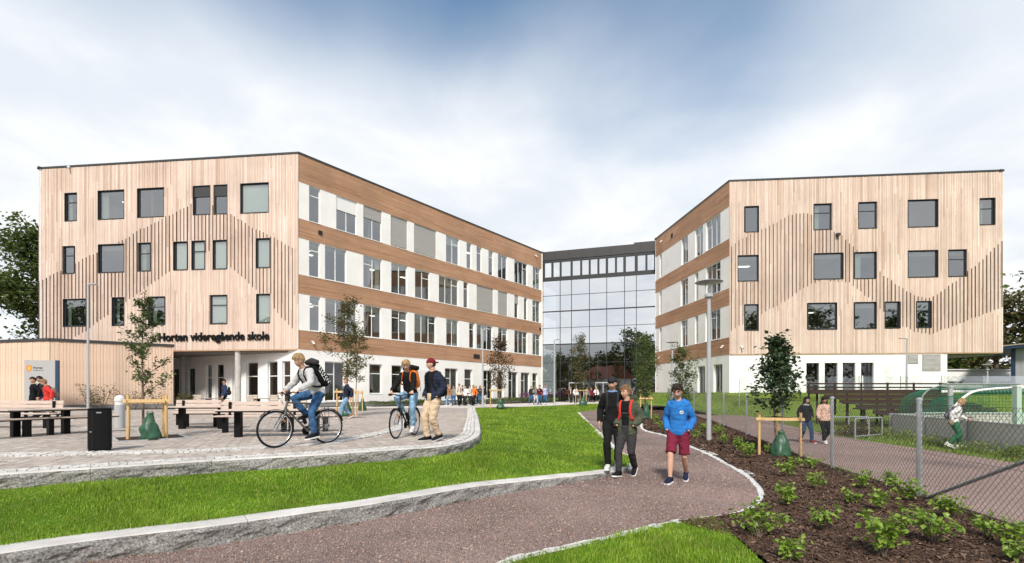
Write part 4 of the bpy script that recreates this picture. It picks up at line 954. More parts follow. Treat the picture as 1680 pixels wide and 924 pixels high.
for f in (Facade(RE, RB), Facade(RB, RI)): wall_with_holes(f, 0, f.L, Z_SOF if f.O == RE else 0, Z_TOP, [], 0, .2).build('wall', M['render'], rw)
RPOLY = [RC, RE, RB, RI]
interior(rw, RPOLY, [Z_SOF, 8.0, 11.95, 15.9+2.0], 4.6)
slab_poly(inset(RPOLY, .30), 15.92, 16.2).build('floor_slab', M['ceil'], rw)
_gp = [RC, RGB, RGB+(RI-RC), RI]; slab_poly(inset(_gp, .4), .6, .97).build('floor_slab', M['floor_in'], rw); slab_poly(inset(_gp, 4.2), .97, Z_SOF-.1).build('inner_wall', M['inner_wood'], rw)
for zc in (8.0, 11.95, 16.2): ceiling_lights(rw, rf, [7.0] if zc < 9 else [13.7] if zc > 12 else [1.9], zc, 2.2)
roof(rw, RPOLY, Z_TOP)
wall_camera(rw, rs, rs.u(1086.5), 17.2); vent(rw, rs, rs.u(1103), 17.0, .38); wall_camera(rw, rs, rs.u(1082), 4.9); wall_camera(rw, rs, rs.u(1187), 4.9); wall_camera(rw, rf, rf.u(1216), 4.75)
mb = MB(); rf.box(mb, rf.u(1370), rf.u(1376), rf.z(1373,388), rf.z(1373,384), .05, .3); mb.build('wall_lamp', M['trim'], rw)
# ---- glazed link ---------------------------------------------------------
KL, KR = Vector((3.62,58.35)), Vector((16.15,54.4)); gl = Facade(KL, KR)
lk = thing('glazed_link', 'dark framed glass entrance hall between the two wooden wings', 'building')
VX = [891.8,919,937.6,967,995.4,1024.6,1044,1075]; US = [gl.u(x) for x in VX]; US[0] = 0.0; US[-1] = gl.L
HZ = [0.02,2.45,4.65,6.86,8.83,10.8,12.7,14.55]
TH = {2:.05,3:.14,5:.14,7:.2}
for j in range(len(HZ)-1):
    for i in range(len(US)-1):
        e = .02; MB().quad(gl.pt(US[i]+e, HZ[j]+e, -.02), gl.pt(US[i+1]-e, HZ[j]+e, -.02), gl.pt(US[i+1]-e, HZ[j+1]-e, -.02), gl.pt(US[i]+e, HZ[j+1]-e, -.02)).build('pane', M['glass_link'] if j > 2 else M['glass_link_low'], lk)
for i, u in enumerate(US): mb = MB(); gl.box(mb, u-.035, u+.035, 0, 14.55, -.12, .03); mb.build('mullion', M['darkframe'], lk)
for j, z in enumerate(HZ[1:]):
    t = TH.get(j+1, .05)
    mb = MB(); gl.box(mb, 0, gl.L, z-t/2, z+t/2, -.13, .025); mb.build('transom', M['darkframe'], lk)
# clerestory row with narrower lights, then the black parapet
wl = [(103,138),(146,180),(187,235),(243,284),(291,327),(334,371),(378,413),(422,460),(467,502),(512,560),(572,614),(621,658)]
cz0, cz1 = 14.92, 16.72; ch = [(gl.u(860+.3247*a), gl.u(860+.3247*b), cz0, cz1) for a, b in wl]
wall_with_holes(gl, 0, gl.L, 14.55, 16.98, ch, .0, .14).build('clerestory_wall', M['darkframe'], lk)
for h in ch: window(gl, lk, h[0], h[1], h[2], h[3], M['darkframe'], M['glass_link'], (), (), off=-.09, fw=.04)
mb = MB(); gl.box(mb, -.05, gl.L+.05, 16.99, 18.02, -.5, .06); mb.build('parapet', M['trim'], lk)
for i in range(1, 8): mb = MB(); gl.box(mb, gl.L*i/8-.01, gl.L*i/8+.01, 16.99, 18.0, .06, .075); mb.build('parapet_joint', M['membrane'], lk)
mb = MB(); gl.box(mb, gl.L*.82, gl.L+.05, 18.02, 18.2, -3, .0); mb.build('roof_upstand', M['trim'], lk)
kp = [KL, KR, KR+Vector((3,9)), KL+Vector((3,9))]
for z in (6.86, 10.8, 14.55): slab_poly([gl.pt(0,0,-1.4).xy, gl.pt(gl.L,0,-1.4).xy, KR+Vector((2,9)), KL+Vector((4,9))], z-.35, z).build('floor_slab', M['ceil'], lk)
slab_poly([gl.pt(0,0,-.1).xy, gl.pt(gl.L,0,-.1).xy, KR+Vector((2,9)), KL+Vector((4,9))], 0.0, .015).build('floor_slab', M['floor_in'], lk)
slab_poly([gl.pt(0,0,-.1).xy, gl.pt(gl.L,0,-.1).xy, KR+Vector((2,9)), KL+Vector((4,9))], 17.3, 17.6).build('roof', M['roofing'], lk)
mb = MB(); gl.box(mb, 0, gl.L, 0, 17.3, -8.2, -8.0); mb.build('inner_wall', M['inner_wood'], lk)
for i in (1,3,5): MB().lathe([(.22,0),(.22,17.3)], 16).build('column', M['concrete'], lk, gl.pt(US[i]+.8, .01, -2.2), smooth=True)
for i, u in enumerate((US[2]+.6, US[4]-.4)):   # sliding entrance doors
    mb = MB()
    for a, b, c, d in ((u-.9,u+.9,2.2,2.32),(u-.9,u-.82,.02,2.2),(u+.82,u+.9,.02,2.2),(u-.04,u+.04,.02,2.2)): gl.box(mb, a, b, c, d, .031, .075)
    mb.build('door', M['steel_paint'], lk)
# ---- pavilion ------------------------------------------------------------
PA, PB_, PC = Vector((-36.5,31.2)), Vector((-27.8,29.1)), Vector((-23.0,32.85))
pv = thing('timber_pavilion', 'low windowless wood clad outbuilding with black roof edge on the left', 'building')
ZP = 4.22
for f, sd in ((Facade(PA, PB_), 3), (Facade(PB_, PC), 5)):
    wall_with_holes(f, 0, f.L, 0.0, ZP, [], 0, .2, False).build('wall', M['membrane'], pv); rg = random.Random(sd); u = 0.01; rows = f.B()
    while u < f.L-.02:
        ww = min(rg.choice((.145,.17,.195)), f.L-u-.005); t = .026+rg.uniform(-.008,.008); mb = MB(); mb.box((0,0,0), (ww-.009, t, ZP-.34+rg.uniform(-.004,.004)), M=rows); mb.build('board', M['larch_near'], pv, f.pt(u+ww/2, .32+(ZP-.34)/2, t/2)); u += ww
    mb = MB(); f.box(mb, -.04, f.L+.04, .0, .31, -.05, .02); mb.build('plinth', M['plinth'], pv)
PD = PC+Vector((-9,8)); f = Facade(PC, PC+Vector((-5,4.5))); wall_with_holes(f, 0, f.L, 0, ZP, [], 0, .2, False).build('wall', M['larch'], pv)
_pp = [PA, PB_, PC, PC+Vector((-5,4.5)), PA+Vector((2,6))]; slab_poly(_pp, ZP-.02, ZP+.02).build('roof', M['roofing'], pv)
mb = MB()
for a, b in ((PA, PB_), (PB_, PC)):
    d = b-a; n = Vector((d.y, -d.x)).normalized(); c = (a+b)/2-n*.03; mb.box((c.x, c.y, ZP+.05), (d.length+.12, .22, .17), math.atan2(d.y, d.x))
mb.build('roof_edge', M['trim'], pv)
# ------------------------------------------------------------------ vegetation
def leaves_mesh(P, size, seed, aspect=.6, up=.55, droop=0.0):
    """folded pointed leaves, two faces each, at points P"""
    rg = np.random.default_rng(seed); P = np.asarray(P, float); n = len(P); s = size*rg.uniform(.6, 1.3, n)
    a = rg.uniform(0, 2*np.pi, n); el = rg.normal(-droop, .5, n)
    d = np.stack([np.cos(a)*np.cos(el), np.sin(a)*np.cos(el), np.sin(el)], 1)
    nr = rg.normal(0, 1-up, (n, 3))+np.array([0, 0, up]); nr -= d*(nr*d).sum(1)[:, None]; nr /= np.linalg.norm(nr, axis=1)[:, None]+1e-9
    w = np.cross(d, nr); s = s[:, None]
    b = P; t = P+d*s; m = P+d*s*.45-nr*s*.06; l = m+w*s*aspect*.5+nr*s*.10; r = m-w*s*aspect*.5+nr*s*.10
    V = np.stack([b, l, t, r, m], 1).reshape(-1, 3); i = np.arange(n)*5
    F = np.concatenate([np.stack([i, i+4, i+1], 1), np.stack([i+4, i+2, i+1], 1), np.stack([i, i+3, i+4], 1), np.stack([i+4, i+3, i+2], 1)])
    return mesh_np('crown', V, None, F)
def young_tree(label, loc, H, cb, cr, nleaf, leaf, mat, seed, shape='cone', tr=.03, group=None, gap=.5, lean=(0,0), name='young_tree', aspect=.6, stiff=1.0, clump=.11):
    rg = random.Random(seed); root = thing(name, label, 'tree', loc, 0, group); mb = MB(); tips = []
    def tp(t): return Vector((lean[0]*t*H+.03*math.sin(t*5+seed), lean[1]*t*H+.03*math.sin(t*7+seed*2), t*H))
    mb.tube([tp(i/8*.97) for i in range(9)], [tr*(1-.82*i/8) for i in range(9)], 8)
    nb = max(9, int(16*(1-cb)*1.6))
    for i in range(nb):
        t = cb+(1-cb)*(i+.3*rg.random())/nb*.96; f = (t-cb)/(1-cb)
        prof = {'cone': (1-f)**.75*.95+.12, 'spire': (1-f)**1.25*.98+.10, 'oval': math.sin(math.pi*min(1, .18+f*.82))**.8, 'column': .55+.45*math.sin(math.pi*f), 'vase': .35+.65*f*(1.25-f)*2}[shape]
        ln = cr*prof*rg.uniform(.75, 1.2); az = i*2.4+rg.uniform(-.5, .5); p0 = tp(t*.97); up = rg.uniform(.35, .9)*(1.0 if shape != 'oval' else .7)
        d = Vector((math.cos(az), math.sin(az), up*.8)).normalized(); pts = [p0]
        for k in range(4): d = (d+Vector((rg.uniform(-.2,.2), rg.uniform(-.2,.2), rg.uniform(-.05,.22)*stiff))).normalized(); pts.append(pts[-1]+d*ln/4)
        mb.tube(pts, [tr*.42*(1-f*.5), tr*.3, tr*.22, tr*.14, tr*.08], 5); tips += [(q, .5+.5*j/4) for j, q in enumerate(pts) if j > 0]
        for k in range(rg.randint(2, 4)):
            q = pts[rg.randint(1, 4)]; e = Vector((rg.uniform(-1,1), rg.uniform(-1,1), rg.uniform(-.2,.9))).normalized(); e2 = q+e*ln*rg.uniform(.2,.42); mb.tube([q, (q+e2)/2+Vector((0,0,.01)), e2], [tr*.15, tr*.1, tr*.05], 4); tips += [(e2, 1), ((q+e2)/2, .8)]
    tips += [(tp(.97), 1), (tp(.93), 1)]
    g = np.random.default_rng(seed); idx = g.choice(len(tips), nleaf); P = np.array([tips[i][0] for i in idx])+g.normal(0, cr*clump, (nleaf, 3))
    P[:, 2] = np.maximum(P[:, 2], cb*H*.92)
    mb.build('trunk', M['bark'], root, smooth=True); link('crown', leaves_mesh(P, leaf, seed, aspect), mat, root); return root
def big_tree(label, loc, H, cr, nleaf, leaf, mat, seed, group=None, name='tree', base=.18, cat='tree'):
    rg = random.Random(seed); root = thing(name, label, cat, loc, 0, group); mb = MB(); tips = []
    mb.tube([(0,0,-.3),(.1,0,H*.2),(.2,.15,H*.45),(.1,.3,H*.7),(0,.2,H*.9)], [H*.028,H*.022,H*.017,H*.009,H*.003], 9)
    for i in range(26):
        t = base+.1+(.8-base)*i/26; f = (t-base)/(1-base); p = Vector((.15,.2,t*H)); ln = cr*(math.sin(math.pi*min(1, .22+f*.75))**.7)*rg.uniform(.7,1.1); az = i*2.4+rg.uniform(-.4,.4)
        d = Vector((math.cos(az), math.sin(az), rg.uniform(.1,.7))).normalized(); pts = [p]
        for k in range(5): d = (d+Vector((rg.uniform(-.25,.25), rg.uniform(-.25,.25), rg.uniform(-.12,.2)))).normalized(); pts.append(pts[-1]+d*ln/5)
        mb.tube(pts, [H*.007,H*.006,H*.0045,H*.003,H*.002,H*.001], 5); tips += pts[2:]
        for k in range(4):
            q = pts[rg.randint(2,5)]; e = q+Vector((rg.uniform(-1,1), rg.uniform(-1,1), rg.uniform(-.5,.6))).normalized()*ln*.3; mb.tube([q, e], [H*.0022,H*.0008], 4); tips += [e, (q+e)/2]
    # clumps of leaves hang round the twig ends; the gaps between clumps stay open
    g = np.random.default_rng(seed); T = np.array([tuple(t) for t in tips]); idx = g.choice(len(T), nleaf); P = T[idx]+g.normal(0, 1, (nleaf,3))*np.array([cr*.095, cr*.095, cr*.07])
    mb.build('trunk', M['bark'], root, smooth=True); link('crown', leaves_mesh(P, leaf, seed, .7, .4), mat, root); return root
M['leaf_dark'] = leaf_mat('dark glossy leaves', [(.022,.042,.018), (.05,.085,.035), (.034,.06,.026), (.085,.125,.055)], .2, .4)
M['leaf_mid'] = leaf_mat('mid green leaves', [(.04,.07,.016), (.10,.145,.04), (.07,.11,.026), (.15,.19,.065)], .3)
M['leaf_olive'] = leaf_mat('olive autumn leaves', [(.05,.07,.02), (.12,.125,.04), (.08,.09,.03), (.19,.16,.06), (.13,.07,.035)], .3)
M['leaf_red'] = leaf_mat('reddish brown leaves', [(.075,.045,.025), (.12,.065,.035), (.06,.06,.025), (.15,.09,.05)], .3)
M['leaf_shrub'] = leaf_mat('fresh shrub leaves', [(.11,.20,.02), (.26,.39,.05), (.18,.30,.035), (.40,.52,.11)], .4, .4)
M['leaf_bg'] = leaf_mat('background foliage', [(.04,.065,.014), (.10,.14,.03), (.065,.10,.02), (.15,.19,.05)], .35)
M['purple'] = leaf_mat('purple flowers', [(.18,.03,.14), (.30,.06,.22), (.12,.03,.09), (.10,.10,.04)], .3)
# ---- stakes and watering bags
def stakes(label, loc, posts, h, bars, group=None):
    root = thing('tree_stakes', label, 'tree support', loc, 0, group)
    for x, y in posts: MB().tube([(x,y,-.05),(x+rnd.uniform(-.02,.02),y,h*.5),(x,y,h)], [.036,.034,.033], 10).build('stake', M['stake'], root, smooth=True)
    for a, b, z in bars:
        a, b = Vector((*posts[a], z)), Vector((*posts[b], z)); d = (b-a).normalized(); n = Vector((d.y,-d.x,0))
        if n.y > 0: n = -n
        c = (a+b)/2+n*.045; MB().box((0,0,0), ((b-a).length+.16, .024, .075), math.atan2(d.y, d.x)).build('crossbar', M['stake'], root, c)
    MB().tube([(posts[0][0],posts[0][1],h-.16),(0,0,h-.13),(posts[1][0],posts[1][1],h-.16)], [(.022,.004)]*3, 6).build('strap', M['rubber'], root)
    return root
def water_bag(label, loc, h=.75, w=.24, seed=0, group=None):
    root = thing('watering_bag', label, 'watering bag', loc, rnd.uniform(-.5,.5), group); rings = []; n = 26
    for j in range(15):
        t = j/14; rr = lerp_tab([(0,.92),(.05,1.0),(.3,.90),(.6,.66),(.82,.44),(.92,.30),(1,.42)], t)*w; ring = []
        for k in range(n):
            a = 2*math.pi*k/n; nz = noise.noise((math.cos(a)*2.2+seed, math.sin(a)*2.2, t*3.5+seed)); fold = .10*math.sin(a*5+t*6+seed)*t*(1-t)*2
            n3 = abs(noise.noise((math.cos(a)*4.5+seed, math.sin(a)*4.5, t*2.2)))
            r = rr*(1+.26*nz+fold*1.8-.35*n3*(.25+t)); ring.append(Vector((r*math.cos(a), r*.82*math.sin(a), t*h)))
        rings.append(ring)
    MB().loft(rings).build('bag_body', M['bag'], root, smooth='all'); MB().tube([(-.02,0,h*.96),(-.05,0,h*1.05),(.05,0,h*1.05),(.03,0,h*.96)], .009, 6).build('strap', M['rubber'], root); return root
# the nine young trees
def tz(px, py, z): return G(px, py, z)
p = G(235, 718.5, 0.012); young_tree('young leafy tree in the square planting hole beside the black litter bin', p, 3.45, .30, .74, 2300, .078, M['leaf_mid'], 3, 'spire', .03, clump=.055, aspect=.45)
stakes('three wooden stakes around the young tree behind the litter bin', G(250, 718.5, .012), [(-.33,-.30),(.36,-.05),(-.04,.42)], 1.0, [(0,1,.86),(0,2,.84),(1,2,.84)])
water_bag('green watering bag at the foot of the tree behind the litter bin', G(246, 721, .012), .60, .215, 1)
sq = MB().box((0,0,0), (1.24,1.24,.03), R(43.8)).build('planting_hole', M['soil'], None, Vector((TP.x, TP.y, -.005))); tag(sq, kind='structure')
bd = random.Random(4); mbx = MB()
for s in range(4):
    a = R(43.8+90*s); mbx.box(Vector((TP.x, TP.y, .0))+Vector((math.cos(a)*.64, math.sin(a)*.64, 0)), (.05,1.32,.05), a)
o = mbx.build('planting_frame', M['steel_paint']); tag(o, 'thin steel frame around the square tree planting hole', 'edging')
p = G(570, 683, 0); young_tree('tall young tree with olive leaves behind the grey sweatshirt cyclist', p, 5.5, .30, 1.05, 3600, .10, M['leaf_olive'], 8, 'oval', .04, clump=.10)
stakes('wooden stakes around the tall olive leaved tree behind the cyclist', p, [(-.45,-.1),(.47,-.25),(.1,.5)], 1.25, [(0,1,1.1),(0,2,1.12),(1,2,1.12)])
water_bag('green watering bag below the tall olive leaved tree', p+Vector((.0,-.2,0)), .75, .27, 3)
p = G(584, 674, 0); young_tree('slim young tree behind the tall olive leaved tree', p, 5.3, .34, .80, 2200, .11, M['leaf_olive'], 18, 'oval', .035, clump=.11)
stakes('further wooden stakes with a band behind the olive tree', p, [(-.3,-.1),(.42,-.1),(.0,.4)], 1.2, [(0,1,1.08),(1,2,1.1)])
water_bag('small far watering bag behind the olive tree stakes', p+Vector((.35,.1,0)), .7, .22, 5)
p = G(818, 670.5, 0); young_tree('young tree with reddish brown leaves at the lawn edge by the left wing', p, 4.9, .28, 1.0, 2600, .12, M['leaf_red'], 28, 'oval', .035, clump=.13)
stakes('wooden stakes around the reddish brown tree', p, [(-.55,.0),(.2,-.15),(.05,.45)], 1.35, [(0,1,1.25),(1,2,1.2)]); water_bag('green watering bag under the reddish brown tree', p+Vector((.13,-.25,0)), .68, .27, 6)
p = XD(951, 40.5, -.03); young_tree('young brownish tree on the lawn before the glass hall', p, 6.0, .22, .95, 2800, .13, M['leaf_olive'], 38, 'column', .04, clump=.15)
stakes('wooden stakes around the brownish tree before the glass hall', p, [(-.35,-.1),(.55,-.1),(.1,.4)], 1.4, [(0,1,1.3),(1,2,1.25)]); water_bag('green watering bag under the brownish tree before the glass hall', p+Vector((.25,-.3,0)), .75, .36, 7)
p = XD(1060, 24.2, -.22); young_tree('young tree beside the path behind the two dark clad walkers', p, 4.1, .26, .68, 2400, .10, M['leaf_mid'], 48, 'column', .03, clump=.15)
stakes('wooden stakes beside the far end of the gravel path', p, [(-.3,-.1),(.22,-.1),(.0,.3)], 1.1, [(0,1,1.0),(1,2,.98)]); water_bag('dark watering bag at the tree beside the far path end', p+Vector((-.02,-.15,0)), .8, .2, 8)
p = XD(1057, 41.0, -.05); young_tree('green young tree on the lawn right of the glass hall doors', p, 5.8, .20, 1.15, 3000, .14, M['leaf_mid'], 58, 'column', .04, clump=.15)
stakes('far wooden stakes around the green tree by the glass hall', p, [(-.35,-.1),(.45,-.1),(.0,.35)], 1.4, [(0,1,1.3),(1,2,1.25)]); water_bag('far watering bag under the green tree by the glass hall', p+Vector((-.25,-.2,0)), .7, .25, 9)
p = XD(1119, 20.6, -.36); young_tree('slim young tree in the mulch bed behind the walker in blue', p, 3.45, .28, .66, 2100, .095, M['leaf_mid'], 68, 'oval', .028, clump=.13)
p = G(1273, 748, -.60); young_tree('dark leaved young tree between wooden stakes in the mulch bed', p, 3.2, .34, .92, 2300, .115, M['leaf_dark'], 78, 'spire', .028, clump=.105, aspect=.75)
stakes('wooden stake frame with crossbar around the dark leaved tree', p, [(-.50,-.12),(.40,-.42),(.22,.28)], 1.15, [(0,1,.98),(1,2,.99)])
water_bag('large green watering bag at the dark leaved tree', p+Vector((.04,-.18,0)), .66, .26, 10)
# ---- shrubs of the mulch bed
SH = [(1245,882,.42,'leafy shrub at the white border near the lawn corner'),(1295,920,.36,'shrub at the bottom edge beside the corner lawn'),(1297,831,.34,'low shrub just right of the border curve'),(1350,868,.36,'bright shrub in the middle of the open mulch'),
 (1339,804,.34,'small shrub in front of the right tree stake'),(1292,783,.38,'spreading shrub in front of the green watering bag'),(1414,802,.44,'dense round shrub against the fence between the two near posts'),(1397,826,.30,'small shrub below the round fence shrub'),
 (1443,837,.30,'little upright shrub at the centre of the bed'),(1450,914,.60,'tall bright shrub at the bottom of the bed'),(1532,892,.46,'wide shrub in front of the near fence post'),(1490,822,.42,'shrub just left of the near fence post foot'),
 (1562,850,.44,'shrub right of the near fence post below the brace'),(1624,882,.34,'shrub under the fence mesh near the right edge'),(1656,897,.34,'shrub by the fence at the right picture edge'),(1666,922,.30,'shrub in the bottom right corner'),
 (1464,794,.30,'shrub outside the fence behind the near post'),(1330,770,.36,'shrub at the fence foot right of the stakes'),(1228,752,.38,'shrub left of the tree stakes'),(1258,742,.30,'shrub behind the left tree stake'),
 (1078,693,.5,'far shrub at the start of the mulch bed'),(1084,703,.42,'far shrub beside the white path border'),(1141,719,.42,'shrub left of the lamp post foot'),(1178,714,.44,'shrub right behind the lamp post foot'),(1188,727,.44,'shrub right of the lamp post foot'),
 (1210,738,.44,'shrub between lamp post and tree stakes'),(1156,709,.40,'shrub behind the lamp post'),(1225,746,.34,'shrub close to the left tree stake')]
for i, (px, py, h, lab) in enumerate(SH):
    z = -.58
    for _ in range(6): q = G(px, py, z); z = zbed(q.x, q.y)
    h *= .78*random.Random(i*3).uniform(.72, 1.22)
    rg = random.Random(100+i); root = thing('shrub', lab, 'shrub', (q.x, q.y, z), 0, 'shrubs in the mulch bed'); mb = MB(); tips = []
    for k in range(rg.randint(6, 9)):
        az = rg.uniform(0, 6.28); sp = rg.uniform(.15, .75)*h; e = Vector((math.cos(az)*sp, math.sin(az)*sp, h*rg.uniform(.55, 1.1))); m_ = e*.5+Vector((0,0,h*.12)); pts = catmull([Vector((0,0,-.02)), m_, e], 4); mb.tube(pts, [.007-.005*j/(len(pts)-1) for j in range(len(pts))], 5); tips += pts[3:]
    g = np.random.default_rng(i); n = int(150*(h/.29)**1.2); n = max(80, min(n, 260)); P = np.array([tuple(t) for t in tips])[g.choice(len(tips), n)]+g.normal(0, h*.10, (n, 3)); P[:, 2] = np.maximum(P[:, 2], .02)
    mb.build('stems', M['bark'], root, smooth=True); link('foliage', leaves_mesh(P, (.05+.05*h), 300+i, .68, .6, .15), M['leaf_shrub'], root)
# ---- ground cover: beds along the wings, weeds at the boards
def cover(name, label, cat, f_pts, n, leaf, mat, seed, h):
    g = np.random.default_rng(seed); P = f_pts(g, n); o = link(name, leaves_mesh(P, leaf, seed, .5, .3, -.5), mat); tag(o, label, cat, kind='stuff'); return o
def along(f, u0, u1, o0, o1, z0, h, lump=1.2):
    def fn(g, n):
        u = g.uniform(u0, u1, n); of = g.uniform(o0, o1, n); hh = h*(.55+.45*np.sin(u*lump+np.sin(u*.7)*2)**2); z = z0+hh*g.uniform(.0, 1, n)**.6
        return np.stack([f.O.x+f.U.x*u+f.N.x*of, f.O.y+f.U.y*u+f.N.y*of, z], 1)
    return fn
bedp = [ls.pt(ls.u(586),0,.5), ls.pt(ls.u(868),0,.5), ls.pt(ls.u(868),0,3.4), ls.pt(ls.u(780),0,3.6), ls.pt(ls.u(700),0,2.0), ls.pt(ls.u(590),0,2.0)]
sheet('wall_bed', [(p.x, p.y) for p in bedp], lambda x, y: .05, 2, M['soil'])
cover('ground_cover', 'low green ground cover plants in the bed along the left wing', 'plants', along(ls, ls.u(588), ls.u(700), .5, 1.9, .05, .42), 2600, .13, M['leaf_mid'], 1, .4)
cover('ground_cover', 'green bed plants in front of the far end of the left wing', 'plants', along(ls, ls.u(735), ls.u(868), .6, 3.3, .05, .5), 3200, .16, M['leaf_mid'], 2, .4)
cover('purple_flowers', 'mound of purple heather flowers near the glass hall', 'flowers', along(ls, ls.u(836), ls.u(864), 1.0, 3.2, .2, .95, .5), 2600, .12, M['purple'], 3, .4)
cover('ground_cover', 'green plants in the small bed at the corner of the glass hall', 'plants', along(gl, .6, 2.6, 3.0, 6.0, .0, .45), 1200, .15, M['leaf_mid'], 4, .4)
def weeds(pts_list, spread, h):
    def fn(g, n):
        L_ = np.array([(p[0], p[1]) for p in pts_list]); k = g.integers(0, len(L_)-1, n); t = g.uniform(0, 1, n)[:, None]; P = L_[k]*(1-t)+L_[k+1]*t+g.normal(0, spread, (n, 2)); c = .3+.7*np.sin(P[:, 1]*2.3)**2
        return np.stack([P[:, 0], P[:, 1], -.74+h*c*g.uniform(0, 1, n)], 1)
    return fn
BL = [(16.0,20.6),(14.1,13.3),(13.3,10.5)]
cover('weeds', 'weeds and dry grass along the foot of the pitch boards', 'weeds', weeds([(15.5,20.4),(13.75,13.3),(12.9,10.2)], .18, .38), 3800, .09, M['blade_dry'], 5, .4)
cover('weeds', 'reddish weeds growing by the steel barrier', 'weeds', weeds([(13.0,19.5),(15.2,20.6)], .35, .6), 1400, .09, M['leaf_red'], 6, .4)
cover('weeds', 'green weeds at the foot of the chain link fence', 'weeds', weeds([(fenceX(5)+.15,5),(fenceX(12)+.15,12),(fenceX(22)+.15,22)], .10, .22), 900, .08, M['leaf_shrub'], 9, .4)
pav = Facade(PB_, PC)
for i, px in enumerate((148, 160, 170, 205, 222, 255)):
    q = pav.pt(pav.u(px), .02, .75+.3*(i % 2)); rg = random.Random(i); root = thing('wall_shrub', ['small shrub at the lamp post foot by the timber pavilion','bushy shrub right of the pavilion lamp post','second bushy shrub right of the pavilion lamp post','shrub behind the grey bollard','thin shrub between bollard and tree','shrub at the right end of the pavilion wall'][i], 'shrub', q, 0, 'shrubs at the pavilion wall'); mb = MB(); tips = []
    h = rg.uniform(1.0, 1.7)
    for k in range(6):
        az = rg.uniform(0, 6.28); e = Vector((math.cos(az)*h*.35, math.sin(az)*h*.25, h*rg.uniform(.6,1))); mb.tube([(0,0,0), e*.5, e], [.012,.008,.003], 5); tips += [e, e*.75, e*.5]
    g = np.random.default_rng(i); P = np.array([tuple(t) for t in tips])[g.choice(len(tips), 150)]+g.normal(0, .13, (150,3)); P[:,2] = np.maximum(P[:,2], .05); mb.build('stems', M['bark'], root); link('foliage', leaves_mesh(P, .12, i, .5), M['leaf_olive'], root)
sheet('pavilion_bed', [tuple(pav.pt(a,0,b).xy) for a, b in ((0,.05),(pav.L,.05),(pav.L,1.3),(0,1.3))], lambda x, y: .03, 2, M['soil'])
# ---- background trees
big_tree('large leafy tree rising behind the left end of the left wing', (-49,52,0), 19.5, 6.6, 15000, .42, M['leaf_bg'], 5)
big_tree('lower leafy tree at the left picture edge', (-56,46,0), 9.5, 4.2, 4200, .36, M['leaf_bg'], 6)
for i, (x, y, h, c, lab) in enumerate(((43,56,9,4.6,'dark tree seen under the overhang of the right wing'),(52,62,12.5,5.5,'tree behind the low white wall at the right'),(60,60,14,5.5,'tall tree at the right picture edge behind the blue trimmed house'),(66,55,11,5,'tree beyond the blue trimmed house'),(37,59,10,4.6,'tree seen left under the overhang beside the white wall'),(49,57,9,4.6,'bushy tree above the low white wall'))):
    big_tree(lab, (x, y, 0), h, c, 9000, .5, M['leaf_olive'] if i == 2 else M['leaf_bg'], 20+i, 'trees beyond the right wing', base=.02)
p = XD(1800, 8.6, -.72); young_tree('branch tips of a tree entering at the right picture edge', p, 4.6, .55, .85, 420, .12, M['leaf_mid'], 91, 'oval', .04, clump=.10, name='edge_tree')
# what stands behind the photographer and shows mirrored in the glass hall and the windows
def mirror_spot(f, px, dist):
    h = f.pt(f.u(px), 0); d = Vector((h.x, h.y)).normalized(); r = d-2*d.dot(f.N)*f.N; return Vector((h.x, h.y))+r*dist
names_ = ['first','second','third','fourth','fifth','sixth','seventh','eighth','ninth','tenth','eleventh','twelfth','thirteenth','fourteenth']
spots = [(gl,900,96,13,7),(gl,930,100,14,7),(gl,960,104,13.5,7),(gl,990,98,14,7),(gl,1018,100,16,7),(gl,1045,92,22,7.5),(gl,1068,96,18,7),(lf,90,82,21,8),(lf,180,80,22,8),(lf,270,84,20,8),(lf,420,78,18,7),(rf,1230,80,20,8),(rf,1340,84,21,8),(rf,1480,82,19,8)]
for i, (f_, px, ds, h_, c_) in enumerate(spots):
    q = mirror_spot(f_, px, ds); big_tree('%s tree of the row standing behind the viewer, seen mirrored' % names_[i], (q.x, q.y, -1), h_, c_, 3000, .75, M['leaf_bg'], 60+i, 'trees mirrored in the glass', base=.05)
q = mirror_spot(gl, 995, 80); hs_ = thing('mirrored_house', 'pale house with red roof seen mirrored in the glass hall', 'house', (q.x, q.y, -1), R(20)); MB().box((0,0,3), (11,8,6)).build('wall', M['render'], hs_); MB().loft([[Vector((-6,-4.6,6)), Vector((6,-4.6,6)), Vector((6,4.6,6)), Vector((-6,4.6,6))], [Vector((-6,-.1,9.5)), Vector((6,-.1,9.5)), Vector((6,.1,9.5)), Vector((-6,.1,9.5))]]).build('roof', simple('red tiles', (.28,.08,.045), .8, var=.2), hs_)
for k in range(4): MB().box((-3.9+k*2.6,0,3.6), (1.1,8.1,1.4)).build('window', M['darkframe'], hs_)
